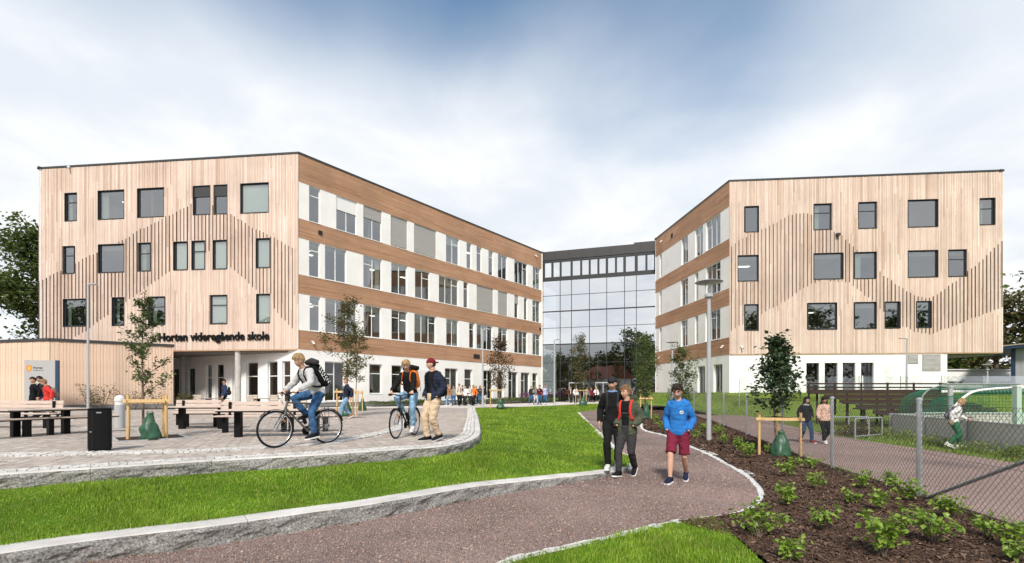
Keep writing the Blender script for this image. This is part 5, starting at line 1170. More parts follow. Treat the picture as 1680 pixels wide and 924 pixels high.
# ------------------------------------------------------------------ furniture
def bench_back(label, loc, rz, L=1.9, group=None):
    root = thing('backed_bench', label, 'bench', loc, rz, group)
    for i in range(4): MB().bbox((0,0,0), (L,.085,.035), .006).build('seat_slat', M['bench_wood'], root, (0,-.17+i*.105,.435))
    for i in range(3): MB().bbox((0,0,0), (L,.03,.105), .006).build('back_slat', M['bench_wood'], root, (0,.255+.018*i,.53+i*.118), (R(-9),0,0))
    for x in (-L/2+.25, L/2-.25):
        mb = MB(); mb.box((x,0,.205), (.09,.16,.41)); mb.box((x,.245,.6), (.07,.03,.42)); mb.box((x,.02,.405), (.08,.46,.02)); mb.build('leg', M['black_steel'], root)
    return root
def bench_plain(label, loc, rz, L=1.6, group=None):
    root = thing('flat_bench', label, 'bench', loc, rz, group)
    for i in range(4): MB().bbox((0,0,0), (L,.095,.035), .006).build('seat_slat', M['bench_wood'], root, (0,-.165+i*.11,.435))
    mb = MB(); mb.box((0,0,.405), (L-.06,.40,.025)); mb.build('seat_frame', M['black_steel'], root)
    for x in (-L/2+.3, L/2-.3): MB().box((x,0,.2), (.10,.16,.40)).build('leg', M['black_steel'], root)
    return root
def table(label, loc, rz, L=1.9, W=.75, group=None, h=.70):
    root = thing('outdoor_table', label, 'table', loc, rz, group); n = 6
    for i in range(n): MB().bbox((0,0,0), (L, W/n-.012, .03), .005).build('table_slat', M['bench_wood'], root, (0,-W/2+W/n*(i+.5), h-.015))
    mb = MB(); mb.box((0,0,h-.045), (L-.02,W-.02,.03)); mb.build('table_frame', M['black_steel'], root)
    for x in (-L/2+.35, L/2-.35): MB().box((x,0,(h-.06)/2), (.14,.14,h-.06)).build('leg', M['black_steel'], root)
    return root
gr = 'picnic furniture on the plaza'
bench_back('long backed bench at the left picture edge behind the table', XD(15, 14.4), R(4), 2.6, gr)
table('small table left of the litter bin', XD(68, 12.1), R(70), 1.7, .95, gr, .66)
bench_plain('flat bench between the small table and the litter bin', XD(128, 12.6), R(62), 1.7, gr)
bench_plain('flat bench cut by the left picture edge', XD(5, 11.2), R(75), 1.5, gr)
bench_back('backed bench right of the staked tree', XD(326, 15.9), R(4), 1.75, gr); table('table in front of the backed bench beyond the staked tree', XD(331, 14.2), R(4), 1.8, .75, gr, .66); bench_plain('flat bench in front of the table beyond the staked tree', XD(330, 15.0), R(4), 1.5, gr)
bench_back('backed bench directly behind the front cyclist wheel', XD(424, 12.9), R(4), 2.2, gr); table('long table behind the cyclist in the grey sweatshirt', XD(455, 11.6), R(4), 2.5, .75, gr, .66); bench_plain('flat bench beyond the long table behind the cyclist', XD(500, 13.2), R(4), 1.7, gr)
def chair(label, loc, rz, group):
    root = thing('terrace_chair', label, 'chair', loc, rz, group)
    for i in range(4): MB().box((0,-.2+i*.125,.42), (.55,.105,.03)).build('seat_slat', M['table_wood'], root)
    for i in range(4): MB().box((0,.30+i*.035,.52+i*.12), (.55,.025,.10)).build('back_slat', M['table_wood'], root)
    for s in (-.25,.25): MB().tube([(s,-.22,0),(s,-.22,.41),(s,.25,.41),(s,.42,.95)], .015, 6).build('leg', M['black_steel'], root); MB().tube([(s,.25,.41),(s,.3,0)], .015, 6).build('leg', M['black_steel'], root)
for i, (px, d, rz) in enumerate(((322,33,.4),(410,31,-.3),(418,29.5,2.8),(447,30,.2),(497,33,.5))): chair(['leftmost terrace chair near the entrance doors','terrace chair right of the round column','near terrace chair turned away below the left wing','terrace chair behind the cyclist','terrace chair by the corner of the left wing'][i], XD(px, d), rz, 'terrace chairs under the overhang')
for i, (px, d) in enumerate(((352,32.0),(437,31.6))): table(['far terrace table left of the round column','far terrace table right of the round column'][i], XD(px, d), .2, 1.6, .7, 'terrace tables', .72)
for i, px in enumerate((299.5, 312)):
    root = thing('planter_box', ['left black planter box at the entrance doors','right black planter box at the entrance doors'][i], 'planter', XD(px, 31.5), 0, 'black planter boxes'); mb = MB(); rings = [[Vector((x*s, y*s, z)) for x, y in ((-.26,-.26),(.26,-.26),(.26,.26),(-.26,.26))] for z, s in ((0,.9),(.55,1.0),(.55,.9),(.48,.9))]; mb.loft(rings).build('pot', M['black_steel'], root)
    g = np.random.default_rng(i); P = g.normal(0, .16, (110,3))+np.array([0,0,.78]); link('foliage', leaves_mesh(P, .16, i, .4), M['leaf_olive'], root)
# litter bin
b = thing('litter_bin', 'black steel litter bin with rounded corners at the plaza edge', 'litter bin', G(164, 740, 0), R(38))
MB().bbox((0,0,.03), (.31,.27,.06), .012).build('base', M['black_steel'], b); MB().loft([[Vector((.17*math.copysign(abs(math.cos(k*math.pi/16))**.45, math.cos(k*math.pi/16)), .15*math.copysign(abs(math.sin(k*math.pi/16))**.45, math.sin(k*math.pi/16)), z)) for k in range(32)] for z in (.05,.06,.74,.75)]).build('body', M['black_steel'], b, smooth=True); MB().bbox((0,0,.765), (.32,.28,.03), .01).build('lid', M['rubber'], b)
MB().box((-.10,-.1505,.40), (.006,.004,.64)).build('door_joint', M['membrane'], b); MB().tube([(-.12,-.146,.36),(-.12,-.158,.36)], .013, 10).build('lock', M['chrome'], b); MB().box((-.01,-.1515,.70), (.07,.004,.02)).build('plate', M['steel'], b)
# bollard
b = thing('bollard', 'grey round topped light bollard behind the litter bin', 'bollard', G(196.5, 702, 0))
MB().lathe([(.135,0),(.135,.70)], 24).build('post', M['steel_paint'], b, smooth=True); MB().lathe([(.12,.70),(.12,.80)], 24).build('lens', simple('frosted lens', (.72,.72,.70), .3), b, smooth=True)
MB().lathe([(.137,.80),(.137,.86),(.12,.92),(.08,.97),(.02,.99)], 24).build('cap', simple('pale grey cap', (.62,.62,.61), .45), b, smooth=True)
# information pylon
b = thing('information_sign', 'grey information board with orange shield and dark blue side by the pavilion', 'sign', XD(68.5, 27.6), R(17))
MB().box((-.05,0,1.46), (1.42,.14,2.92)).build('panel', simple('sign grey', (.40,.40,.39), .5), b); MB().box((.73,.0,1.46), (.14,.17,2.94)).build('side_edge', simple('sign blue', (.012,.055,.11), .45), b)
def flat(name, pts, mat, parent, y=-.076): MB().add([Vector((x, y, z)) for x, z in pts], [tuple(range(len(pts)))]).build(name, mat, parent)
flat('shield', [(-.66,2.62),(-.42,2.62),(-.42,2.40),(-.47,2.30),(-.54,2.24),(-.61,2.30),(-.66,2.40)], simple('shield orange', (.75,.22,.03), .5), b, -.074); flat('shield_emblem', [(-.60,2.56),(-.54,2.50),(-.48,2.56),(-.49,2.42),(-.54,2.34),(-.59,2.42)], simple('shield yellow', (.85,.55,.10), .5), b, -.078)
flat('map_sheet', [(-.20,1.70),(.02,2.06),(.40,1.35),(.22,1.22)], simple('map pale', (.62,.64,.62), .5), b, -.074); flat('map_area', [(-.28,1.72),(.03,2.03),(.08,1.85),(-.05,1.70)], simple('map yellow', (.75,.52,.05), .5), b, -.079)
def text_on(parent, body, size, loc, rot, mat, name='text', ext=.001, bold=0.0):
    cu = bpy.data.curves.new('t', 'FONT'); cu.body = body; cu.size = size; cu.extrude = ext; cu.offset = bold; cu.resolution_u = 2; ob = bpy.data.objects.new('t', cu); COL.objects.link(ob)
    me = bpy.data.meshes.new_from_object(ob.evaluated_get(bpy.context.evaluated_depsgraph_get())); bpy.data.objects.remove(ob); me.materials.clear(); return link(name, me, mat, parent, loc, rot)
text_on(b, 'Horten', .15, (-.36,-.076,2.44), (R(90),0,0), M['black_steel'], 'sign_text', .001, .003); text_on(b, 'videregående skole', .062, (-.36,-.076,2.33), (R(90),0,0), M['black_steel'], 'sign_text')
# lamps
def disc_lamp(label, loc, H, group='disc lamps'):
    root = thing('street_lamp', label, 'street lamp', loc, 0, group)
    MB().tube([(0,0,-.1),(0,0,1.0),(0,0,H-.52)], [.075,.07,.055], 14).build('pole', M['steel_paint'], root, smooth=True)
    MB().lathe([(.06,H-.54),(.13,H-.50),(.13,H-.42),(.11,H-.40)], 18).build('collar', M['steel_paint'], root, smooth=True); MB().lathe([(.11,H-.40),(.12,H-.06)], 18).build('glass_cylinder', M['glass_clear'], root, smooth=True)
    MB().tube([(0,0,H-.4),(0,0,H-.2)], .045, 10).build('lamp', M['white_paint'], root); MB().lathe([(.10,H-.075),(.40,H-.05),(.42,H-.035),(.40,H-.02),(.16,H+.03),(.02,H+.045)], 28).build('shade', M['steel_paint'], root, smooth=True)
    for k in range(3): a = k*2.1; MB().tube([(.115*math.cos(a),.115*math.sin(a),H-.41),(.115*math.cos(a),.115*math.sin(a),H-.06)], .006, 5).build('strut', M['steel_paint'], root)
disc_lamp('tall grey lamp post with disc shade in the mulch bed', G(1163, 730, -.58), 5.15); disc_lamp('smaller looking disc lamp behind the walker in the blue sweatshirt', XD(1103, 33, -.1), 4.65); disc_lamp('far disc lamp in front of the low white wall at the right', XD(1620, 42, .8), 2.75)
def pole_lamp(label, loc, H, rz, group='slim pole lamps'):
    root = thing('pole_lamp', label, 'street lamp', loc, rz, group); MB().tube([(0,0,-.1),(0,0,H*.3),(0,0,H)], [.075,.07,.05], 12).build('pole', M['steel_paint'], root, smooth=True)
    mb = MB(); mb.tube([(0,0,H-.02),(.25,0,H+.01)], .03, 8); mb.build('arm', M['steel_paint'], root); MB().bbox((.32,0,H+.02), (.44,.20,.07), .02).build('lamp_head', M['steel_paint'], root)
pole_lamp('slim pole lamp in front of the timber pavilion', XD(144.5, 29.0), 7.55, R(0)); pole_lamp('slim pole lamp before the glass hall', XD(909.5, 43, 0), 5.8, 0); pole_lamp('slim pole lamp beside the reddish brown tree', XD(792, 36.5), 5.85, R(0)); pole_lamp('thin pole in front of the white ground floor at the right', XD(1487.5, 35.5, .7), 4.35, R(180))
for i, (px, d) in enumerate(((1350, 36.5), (1415, 36.3))):
    root = thing('marker_post', ['short pale post before the second dark door','short pale post before the fourth dark door'][i], 'post', XD(px, d, .95), 0, 'short pale posts'); MB().lathe([(.05,0),(.05,1.35),(.03,1.4)], 12).build('post', M['white_paint'], root, smooth=True)
# ------------------------------------------------------------------ fences
def prisms(A, B, r):
    A = np.asarray(A, float); B = np.asarray(B, float); n = len(A); t = B-A; t /= np.linalg.norm(t, axis=1)[:, None]+1e-12
    ref = np.where(np.abs(t[:, 2:3]) < .9, np.array([[0,0,1.]]), np.array([[1.,0,0]])); u = np.cross(t, ref); u /= np.linalg.norm(u, axis=1)[:, None]; w = np.cross(t, u)
    ang = [0, 2.0944, 4.18879]; ring = [u*math.cos(a)*r+w*math.sin(a)*r for a in ang]
    V = np.stack([A+ring[0], A+ring[1], A+ring[2], B+ring[0], B+ring[1], B+ring[2]], 1).reshape(-1, 3); i = np.arange(n)*6
    F = np.concatenate([np.stack([i+a, i+b, i+b+3, i+a+3], 1) for a, b in ((0,1),(1,2),(2,0))]); return V, F
def chain_panel(a, b, z0a, z0b, h, pitch, r):
    """diamond mesh between two posts"""
    L_ = math.hypot(b[0]-a[0], b[1]-a[1]); A = []; B = []
    def at(u, v): t = u/L_; return (a[0]+(b[0]-a[0])*t, a[1]+(b[1]-a[1])*t, z0a+(z0b-z0a)*t+v)
    k = -h
    slope = 1.15
    while k < L_+h:
        for sgn in (1, -1):
            # u = k + sgn*v/slope
            lo, hi = 0.0, h
            for lim in (0, L_):
                v = (lim-k)*slope*sgn
                if sgn > 0: lo, hi = (max(lo, v), hi) if lim == 0 else (lo, min(hi, v))
                else: lo, hi = (lo, min(hi, v)) if lim == 0 else (max(lo, v), hi)
            if hi-lo > .02: A.append(at(k+sgn*lo/slope, lo)); B.append(at(k+sgn*hi/slope, hi))
        k += pitch
    for v in (0.02, h/2, h): A.append(at(0, v)); B.append(at(L_, v))
    return prisms(A, B, r)
WIRE = simple('dull galvanised wire', (.13,.135,.14), .6, .3)
fence = thing('chain_link_fence', 'galvanised chain link fence with steel posts along the gravel track', 'fence')
FY = [4.5, 7.6, 10.5, 13.4, 16.8, 20.0, 23.3, 26.6, 30.0, 33.6, 37.4]
def fz(y): return zlow(y)-.03 if y < 13 else max(zlow(y)-.08, -.68)
def fbase(y): return lerp_tab([(8,-.66),(14,-.67),(22,-.52),(32,-.22),(40,-.1)], y)
for i, y in enumerate(FY):
    x = fenceX(y); z = fbase(y); MB().tube([(0,0,-.2),(0,0,1.6)], .032 if i > 1 else .036, 12).build('post', M['steel'], fence, (x, y, z), smooth=True); MB().lathe([(.045,0),(.045,.025),(.02,.05)], 12).build('post_cap', M['steel'], fence, (x, y, z+1.59), smooth=True)
for y0, y1 in zip(FY, FY[1:]):
    V, F = chain_panel((fenceX(y0), y0-.0), (fenceX(y1), y1), fbase(y0)+.03, fbase(y1)+.03, 1.5, .085 if y0 < 17 else .13, .0025 if y0 < 17 else .0034); o = link('wire_mesh', mesh_np('wire_mesh', V, F), WIRE, fence); o['kind'] = 'stuff'
MB().tube([(fenceX(7.55)+.03, 7.5, fbase(7.6)+.08), (fenceX(4.6)+.05, 4.75, fbase(4.5)+1.35)], .026, 10).build('brace', M['steel'], fence, smooth=True)
MB().tube([(fenceX(37.3), 37.3, fbase(37)+1.4), (fenceX(34.5), 34.5, fbase(34)+.1)], .03, 8).build('brace', M['steel'], fence)
# glass balustrade on the bank
bal = thing('glass_balustrade', 'clear glass balustrade with slim steel posts above the grass bank', 'railing'); BLN = [(15.6,33.2),(18.5,33.6),(21.2,33.4),(23.9,33.3),(26.6,33.1),(29.3,33),(32,32.8),(34.7,32.7),(37.4,32.5)]
for i, (x, y) in enumerate(BLN):
    z = .95 if x > 16 else .7; MB().tube([(0,0,-.5),(0,0,1.3)], .025, 8).build('post', M['steel'], bal, (x, y, z))
for (x0, y0), (x1, y1) in zip(BLN, BLN[1:]):
    c = Vector(((x0+x1)/2, (y0+y1)/2, 1.62)); MB().box((0,0,0), (math.hypot(x1-x0, y1-y0)-.08, .012, 1.15), math.atan2(y1-y0, x1-x0)).build('glass_panel', M['glass_clear'], bal, c)
# bleachers
bl = thing('bleachers', 'brown timber bleacher rows beside the small pitch', 'bleachers'); BW = island('weathered brown timber', [(.032,.021,.016), (.06,.04,.03), (.045,.029,.022), (.085,.06,.046)], .8, (.6,10,10), 3, .3)
for r in range(-2, 5):
    y = 24.8+r*.75; z = -.05+r*.27; x0 = 17.3+.36*(4-r); x1 = 25.2-r*.1
    for q in range(3): MB().bbox((0,0,0), (x1-x0+rnd.uniform(-.3,.3), .20, .06), .008).build('plank', BW, bl, ((x0+x1)/2, y-.22+q*.23, z))
    MB().box((0,0,0), (x1-x0, .04, .20), 0).build('riser', BW, bl, ((x0+x1)/2, y+.30, z+.12))
    for k in range(5): MB().box((0,0,0), (.08,.08,max(.1, z+.75))).build('support', BW, bl, (x0+.3+k*(x1-x0-.6)/4, y+.1, (z-.75)/2-.03))
for z in (1.38, 1.60): MB().box((0,0,0), (8.2,.05,.09)).build('rail', BW, bl, (21.5,28.5,z))
for k in range(6): MB().box((0,0,0), (.08,.08,1.9)).build('post', BW, bl, (17.5+k*1.55,28.52,.72))
# steel barriers
def barrier(label, a, b, z, h=.75):
    root = thing('steel_barrier', label, 'barrier', (a[0], a[1], z), math.atan2(b[1]-a[1], b[0]-a[0]), 'low tubular barriers'); L_ = math.hypot(b[0]-a[0], b[1]-a[1])
    MB().tube([(0,0,h),(L_,0,h)], .03, 8).build('top_rail', M['steel'], root); MB().tube([(0,0,.12),(L_,0,.12)], .025, 8).build('bottom_rail', M['steel'], root)
    for k in range(3): MB().tube([(L_*k/2,0,0),(L_*k/2,0,h)], .03, 8).build('post', M['steel'], root)
barrier('steel tube barrier right of the pair behind the fence', (13.5,20.6), (15.6,21.2), -.74); barrier('second steel tube barrier in front of the bleachers', (13.2,18.6), (15.0,19.6), -.74, .8)
# pitch boards, goals
pit = thing('pitch_boards', 'grey board wall with posts around the small football pitch', 'barrier'); PBM = simple('weathered boards', (.50,.47,.43), .8, var=.15, vscale=1.5)
BP = [(22,21.2),(16.0,20.4),(15.35,18.0),(14.75,15.7),(14.1,13.3),(13.6,11.3),(13.1,9.4)]
for (x0, y0), (x1, y1) in zip(BP, BP[1:]):
    L_ = math.hypot(x1-x0, y1-y0); MB().box((0,0,0), (L_-.03, .05, .86)).build('board', PBM, pit, ((x0+x1)/2, (y0+y1)/2, -.30), (0,0,math.atan2(y1-y0, x1-x0))); MB().box((0,0,0), (L_, .09, .05)).build('cap_rail', M['steel_paint'], pit, ((x0+x1)/2, (y0+y1)/2, .155), (0,0,math.atan2(y1-y0, x1-x0)))
for x, y in BP[1:]: MB().box((0,0,0), (.09,.09,.95)).build('post', M['steel_paint'], pit, (x-.06, y-.06, -.27))
far = thing('far_pitch_boards', 'pale green board wall on the far side of the small pitch', 'barrier')
for k in range(6): MB().box((0,0,0), (2.2,.06,1.0)).build('board', simple('pale green boards', (.40,.52,.45), .7, var=.1) if k == 0 else bpy.data.materials['pale green boards'], far, (20.2+k*2.24, 22.9-.15*k, -.35))
NET = simple('green net cord', (.012,.16,.085), .8)
def goal(label, pts, back, mat, H, group='goals with green nets'):
    root = thing('football_goal', label, 'goal', (0,0,0), 0, group); fr = MB(); fr.tube(catmull(pts, 6), H, 10); fr.build('frame', mat, root, smooth=True)
    # net: between the frame curve and its copy further back, sagging
    cv = resample(catmull(pts, 8), .12); A = []; B = []; m = 12; bk = Vector(back)
    def q(i, j): t = j/m; p = cv[i]; return Vector((p.x+bk.x*t, p.y+bk.y*t, -.72+(p.z+.72)*(1-.12*t)-.04*math.sin(math.pi*t)))
    for i in range(len(cv)):
        for j in range(m):
            A.append(q(i, j)); B.append(q(i, j+1))
            if i < len(cv)-1: A.append(q(i, j)); B.append(q(i+1, j))
    # back sheet of the net
    for i in range(0, len(cv)-1):
        p = q(i, m); n = max(2, int((p.z+.72)/.12))
        for k in range(n): A.append(Vector((p.x, p.y, -.72+(p.z+.72)*k/n))); B.append(Vector((p.x, p.y, -.72+(p.z+.72)*(k+1)/n)))
    for k in range(1, 16):
        z = -.72+k*.12
        for i in range(len(cv)-1):
            if min(q(i, m).z, q(i+1, m).z) > z: a_, b_ = q(i, m), q(i+1, m); A.append((a_.x, a_.y, z)); B.append((b_.x, b_.y, z))
    V, F = prisms([tuple(a) for a in A], [tuple(b) for b in B], .007); o = link('net', mesh_np('net', V, F), NET, root); o['kind'] = 'stuff'
goal('white hooped goal with green net at the right picture edge', [Vector((15.75,17.5,-.72)), Vector((15.85,17.5,.25)), Vector((16.4,17.4,1.0)), Vector((17.2,17.3,1.2)), Vector((18.6,17.1,1.25)), Vector((20,17,1.25)), Vector((21.5,16.8,1.25))], (.4,1.9,0), M['white_paint'], .042)
goal('grey hooped goal with green net behind the near fence post', [Vector((18.6,22,-.72)), Vector((18.6,22,.6)), Vector((18.9,22,1.15)), Vector((19.6,22,1.42)), Vector((20.0,22,1.45)), Vector((23,21.9,1.45))], (.3,1.6,0), simple('dull green grey tube', (.20,.24,.21), .5), .032)
root = thing('goal_post', 'thick grey post beside the grey hooped goal', 'post', (17.0,18.75,-.72)); MB().lathe([(.085,0),(.085,1.98)], 14).build('post', M['steel_paint'], root, smooth=True); MB().lathe([(.11,1.98),(.11,2.06)], 14).build('cap', M['steel_paint'], root)
root = thing('goal_post', 'pale green square post at the right picture edge', 'post', (17.75,17.0,-.72)); MB().box((0,0,1.0), (.17,.17,2.0)).build('post', simple('pale green paint', (.42,.52,.45), .5), root); MB().box((0,0,2.02), (.21,.21,.05)).build('cap', M['white_paint'], root)
# low white walls and the house at the right
w = thing('low_white_wall', 'low white wall with dark coping beyond the right wing', 'wall'); MB().box((42,44.5,1.2), (30,.4,1.6)).build('wall', M['render'], w); MB().box((42,44.48,2.06), (30.1,.5,.12)).build('coping', M['trim'], w)
w = thing('upper_white_wall', 'farther pale wall behind the low white wall', 'wall'); MB().box((41,50,2.6), (6.4,.4,1.3)).build('wall', M['render'], w); MB().box((48.5,49.8,2.7), (8.6,.4,1.4)).build('wall', M['render'], w); MB().box((45,49.7,3.45), (15.5,.5,.1)).build('coping', M['whiteframe'], w)
h = thing('blue_trimmed_house', 'grey corrugated house with dark blue trim at the right picture edge', 'house', (43.6,42,0), R(-46))
CORR = simple('corrugated grey sheet', (.36,.37,.39), .5, .2); mb = MB(); n = 40
for i in range(n): mb.box((i*.22+.11, 0.02*(i % 2), 3.0), (.22,.1,4.2))
mb.build('wall', CORR, h); MB().box((4,4,2.9), (8,7.8,4.2)).build('rear_wall', CORR, h)
for x in (-.05,): MB().box((x,-.05,3.0), (.28,.28,4.3)).build('corner_trim', simple('dark blue trim', (.012,.03,.075), .4), h)
mb = MB(); mb.add([(-2.2,-1.0,4.7),(10,-1.0,5.6),(10,9,5.6),(-2.2,9,4.7),(-2.2,-1.0,4.95),(10,-1.0,5.85),(10,9,5.85),(-2.2,9,4.95)], [(3,2,1,0),(4,5,6,7),(0,1,5,4),(1,2,6,5),(2,3,7,6),(3,0,4,7)]); mb.build('roof', bpy.data.materials['dark blue trim'], h)
mb = MB(); mb.add([(-2.25,-1.05,4.96),(10,-1.05,5.86),(10,9,5.86),(-2.25,9,4.96),(-2.25,-1.05,5.06),(10,-1.05,5.96),(10,9,5.96),(-2.25,9,5.06)], [(3,2,1,0),(4,5,6,7),(0,1,5,4),(1,2,6,5),(2,3,7,6),(3,0,4,7)]); mb.build('roof_sheet', simple('mossy roof', (.30,.27,.20), .9, var=.2), h)
# ------------------------------------------------------------------ people
from mathutils.bvhtree import BVHTree
_mc = {}
def fab(c, rough=.9, bump=.35, bs=22.0, var=.12):
    k = (tuple(c), rough, bump)
    if k not in _mc: _mc[k] = fabric('cloth %.2f %.2f %.2f' % tuple(c), c, rough, var, bump, bs)
    return _mc[k]
def skin(c):
    k = ('skin', tuple(c))
    if k not in _mc:
        m = simple('skin %.2f' % c[0], c, .55, 0, .06, 20, .1, 120, spec=.3); m.node_tree.nodes['Principled BSDF'].inputs['Subsurface Weight'].default_value = .12; m.node_tree.nodes['Principled BSDF'].inputs['Subsurface Radius'].default_value = (.01,.004,.002); _mc[k] = m
    return _mc[k]
def hairm(c):
    k = ('hair', tuple(c))
    if k not in _mc: _mc[k] = simple('hair %.2f %.2f' % (c[0], c[1]), c, .5, 0, .45, 26, .6, 70, spec=.35, stretch=(1,1,.35))
    return _mc[k]
SK, SK2 = (.56,.33,.235), (.34,.19,.12)
def union(parts, voxel, smooth=4, fac=.5):
    mb = MB()
    for p in parts: mb.add(p.v, p.f)
    me = mb.mesh('u'); ob = bpy.data.objects.new('u', me); COL.objects.link(ob)
    r = ob.modifiers.new('r', 'REMESH'); r.mode = 'VOXEL'; r.voxel_size = voxel
    s = ob.modifiers.new('s', 'SMOOTH'); s.factor = fac; s.iterations = smooth
    dg = bpy.context.evaluated_depsgraph_get(); out = bpy.data.meshes.new_from_object(ob.evaluated_get(dg)); bpy.data.objects.remove(ob); bpy.data.meshes.remove(me); out.materials.clear()
    out.polygons.foreach_set('use_smooth', [True]*len(out.polygons)); return out
def wrinkle(me, amp, sc, seed, quilt=None, T=None):
    n = len(me.vertices); co = np.empty(n*3, np.float32); me.vertices.foreach_get('co', co); co = co.reshape(-1, 3); nr = np.empty(n*3, np.float32); me.vertices.foreach_get('normal', nr); nr = nr.reshape(-1, 3); d = np.zeros(n)
    for i in range(n):
        x, y, z = co[i]; d[i] = amp*(noise.noise((x*sc+seed, y*sc, z*sc*1.5))+.6*noise.noise((x*sc*2.3, y*sc*2.3+seed, z*sc*3.2)))
        d[i] += amp*.9*(.5-abs(noise.noise((x*4.5+seed*2, y*4.5, z*17))))*(1 if not quilt else 0)
        if quilt: d[i] += quilt*(abs(math.sin(z*math.pi/.075))**.5-.6)
    co = co+nr*d[:, None]; me.vertices.foreach_set('co', co.ravel().astype(np.float32)); me.update()
def ik(a, t, l1, l2, pole):
    d = t-a; L_ = min(d.length, (l1+l2)*.999); dn = d.normalized(); x = (l1*l1-l2*l2+L_*L_)/(2*L_); h = math.sqrt(max(0, l1*l1-x*x)); p = Vector(pole); p = p-dn*p.dot(dn); p.normalize()
    return a+dn*x+p*h, a+dn*L_
def limb(pts, rs, n=12):
    m = MB(); P = []; Rr = []
    # ease the polyline so joints bend softly
    for i, p in enumerate(pts): P.append(p); Rr.append(rs[i])
    m.tube(P, Rr, n); return m
def head_shape(d):
    x, y, z = d; px, py, pz = x*.0745, y*.096, z*.120; t = max(0, -z)
    px *= 1-.30*t**1.6; py *= (1-.42*t**1.3) if y < 0 else (1-.05*t)
    if z > .3: px *= 1-.04*(z-.3)
    if y > 0:
        py *= .97
        w = math.exp(-(px/.0125)**2); tri = max(0, 1-abs(pz+.030)/.018) if pz < -.030 else max(0, 1-(pz+.030)/.062); py += .024*w*tri
        for s in (-1, 1): py -= .011*math.exp(-((px-s*.032)/.017)**2-((pz-.010)/.014)**2); py += .003*math.exp(-((px-s*.040)/.02)**2-((pz+.030)/.022)**2)
        py += .004*math.exp(-(px/.05)**2-((pz-.034)/.010)**2)
        py += .007*math.exp(-(px/.024)**2-((pz+.064)/.011)**2); py -= .004*math.exp(-(px/.02)**2-((pz+.083)/.007)**2); py += .009*math.exp(-(px/.026)**2-((pz+.105)/.016)**2)
    return Vector((px, py, pz))
def head_mesh(res, T, sk, hair, gaze=0):
    """head with face; material slots 0 skin, 1 lips, 2 brow, 3 eye white, 4 iris"""
    mb = MB(); nl, nn = res; rings = []
    for j in range(nl+1):
        th = math.pi*(j/nl)*.992+.004*math.pi; rings.append([head_shape((math.sin(th)*math.cos(2*math.pi*k/nn), math.sin(th)*math.sin(2*math.pi*k/nn), -math.cos(th))) for k in range(nn)])
    flat = [p for r in rings for p in r]; base = MB(); base.loft(rings)
    for f in base.f:
        c = sum((flat[i] for i in f), Vector())/len(f); m = 0
        if c.y > .04:
            if abs(c.x) < .024 and abs(c.z+.064) < .0085: m = 1
            elif .012 < abs(c.x) < .052 and .026 < c.z+abs(c.x)*.08 < .041: m = 2
        base.m[base.f.index(f)] if False else None
        mb.m.append(m)
    mb.v = [tuple(T @ v) for v in flat]; mb.f = list(base.f)
    R3 = T.to_3x3()
    for s in (-1, 1):
        mb.cm = 0; e = MB(); e.ell((s*.0745,-.006,-.008), (.010,.021,.031), 8, 6, Matrix.Rotation(s*.35, 3, 'Z')); mb.add([T @ Vector(v) for v in e.v], e.f)
        mb.cm = 3; e = MB(); e.ell((s*.031,.0725,.010), (.0135,.0125,.0095), 8, 6); mb.add([T @ Vector(v) for v in e.v], e.f)
        mb.cm = 4; e = MB(); e.ell((s*.031+gaze*.003,.081,.010), (.0085,.0055,.0088), 8, 6); mb.add([T @ Vector(v) for v in e.v], e.f)
    return mb
def hair_mesh(T, style, res=(22,28), seed=0, fringe=.055, vol=1.0):
    mb = MB(); nl, nn = res; rings = []
    for j in range(nl+1):
        th = math.pi*(j/nl)*.992+.004*math.pi; ring = []
        for k in range(nn):
            a = 2*math.pi*k/nn; d = Vector((math.sin(th)*math.cos(a), math.sin(th)*math.sin(a), -math.cos(th))); p = head_shape(d); fr = d.y
            if style == 'cap': line = .030 if fr > 0 else .022
            elif style == 'beanie': line = .040 if fr > .2 else (-.005 if fr < -.3 else .015)
            elif style == 'long': line = fringe if fr > .45 else (-.11)
            else: line = fringe if fr > .35 else (.0+(fringe)*max(0, (fr+.1)/.45) if fr > -.1 else -.062)
            if style in ('short', 'long'): line += .016*noise.noise((a*2.3+seed, th*2, seed*.7))+.010*noise.noise((a*7+seed, th*5, 1.3))-(.012*max(0, d.x) if fr > .3 else 0)
            mask = min(1, max(0, (p.z-line)/.020+.5)); n1 = noise.noise((p.x*34+seed, p.y*34, p.z*34)); n2 = noise.noise((p.x*80+seed, p.y*80, p.z*40))
            if style == 'cap': th_ = .014
            elif style == 'beanie': th_ = .018+.002*n1
            else: th_ = (.009+.015*max(0, d.z)+.010*max(0, fr)*max(0, d.z))*vol+.007*n1+.006*n2
            ring.append(T @ (p+d*(th_*mask-.012*(1-mask))))
        rings.append(ring)
    mb.loft(rings); return mb
def hair_clumps(T, seed, n, fringe, ln=.05, vol=1.0):
    """short tufts that break the outline"""
    mb = MB(); rg = random.Random(seed)
    for i in range(n):
        a = rg.uniform(0, 6.283); th = rg.uniform(0, 1.45); d = Vector((math.sin(th)*math.cos(a), math.sin(th)*math.sin(a), math.cos(th))); p = head_shape(d)
        if d.y > .35 and p.z < fringe: continue
        if p.z < -.04: continue
        o = p+d*(.010+.013*max(0, d.z))*vol; tang = Vector((d.x*.5, d.y*.6+.35, -.75+rg.uniform(-.3,.3))); tang = (tang-d*tang.dot(d)).normalized(); l = ln*rg.uniform(.6,1.3)
        q = [o-tang*l*.3, o+tang*l*.3+d*.006, o+tang*l-d*.004]; mb.tube([T @ v for v in q], [.006,.005,.001], 4)
    return mb
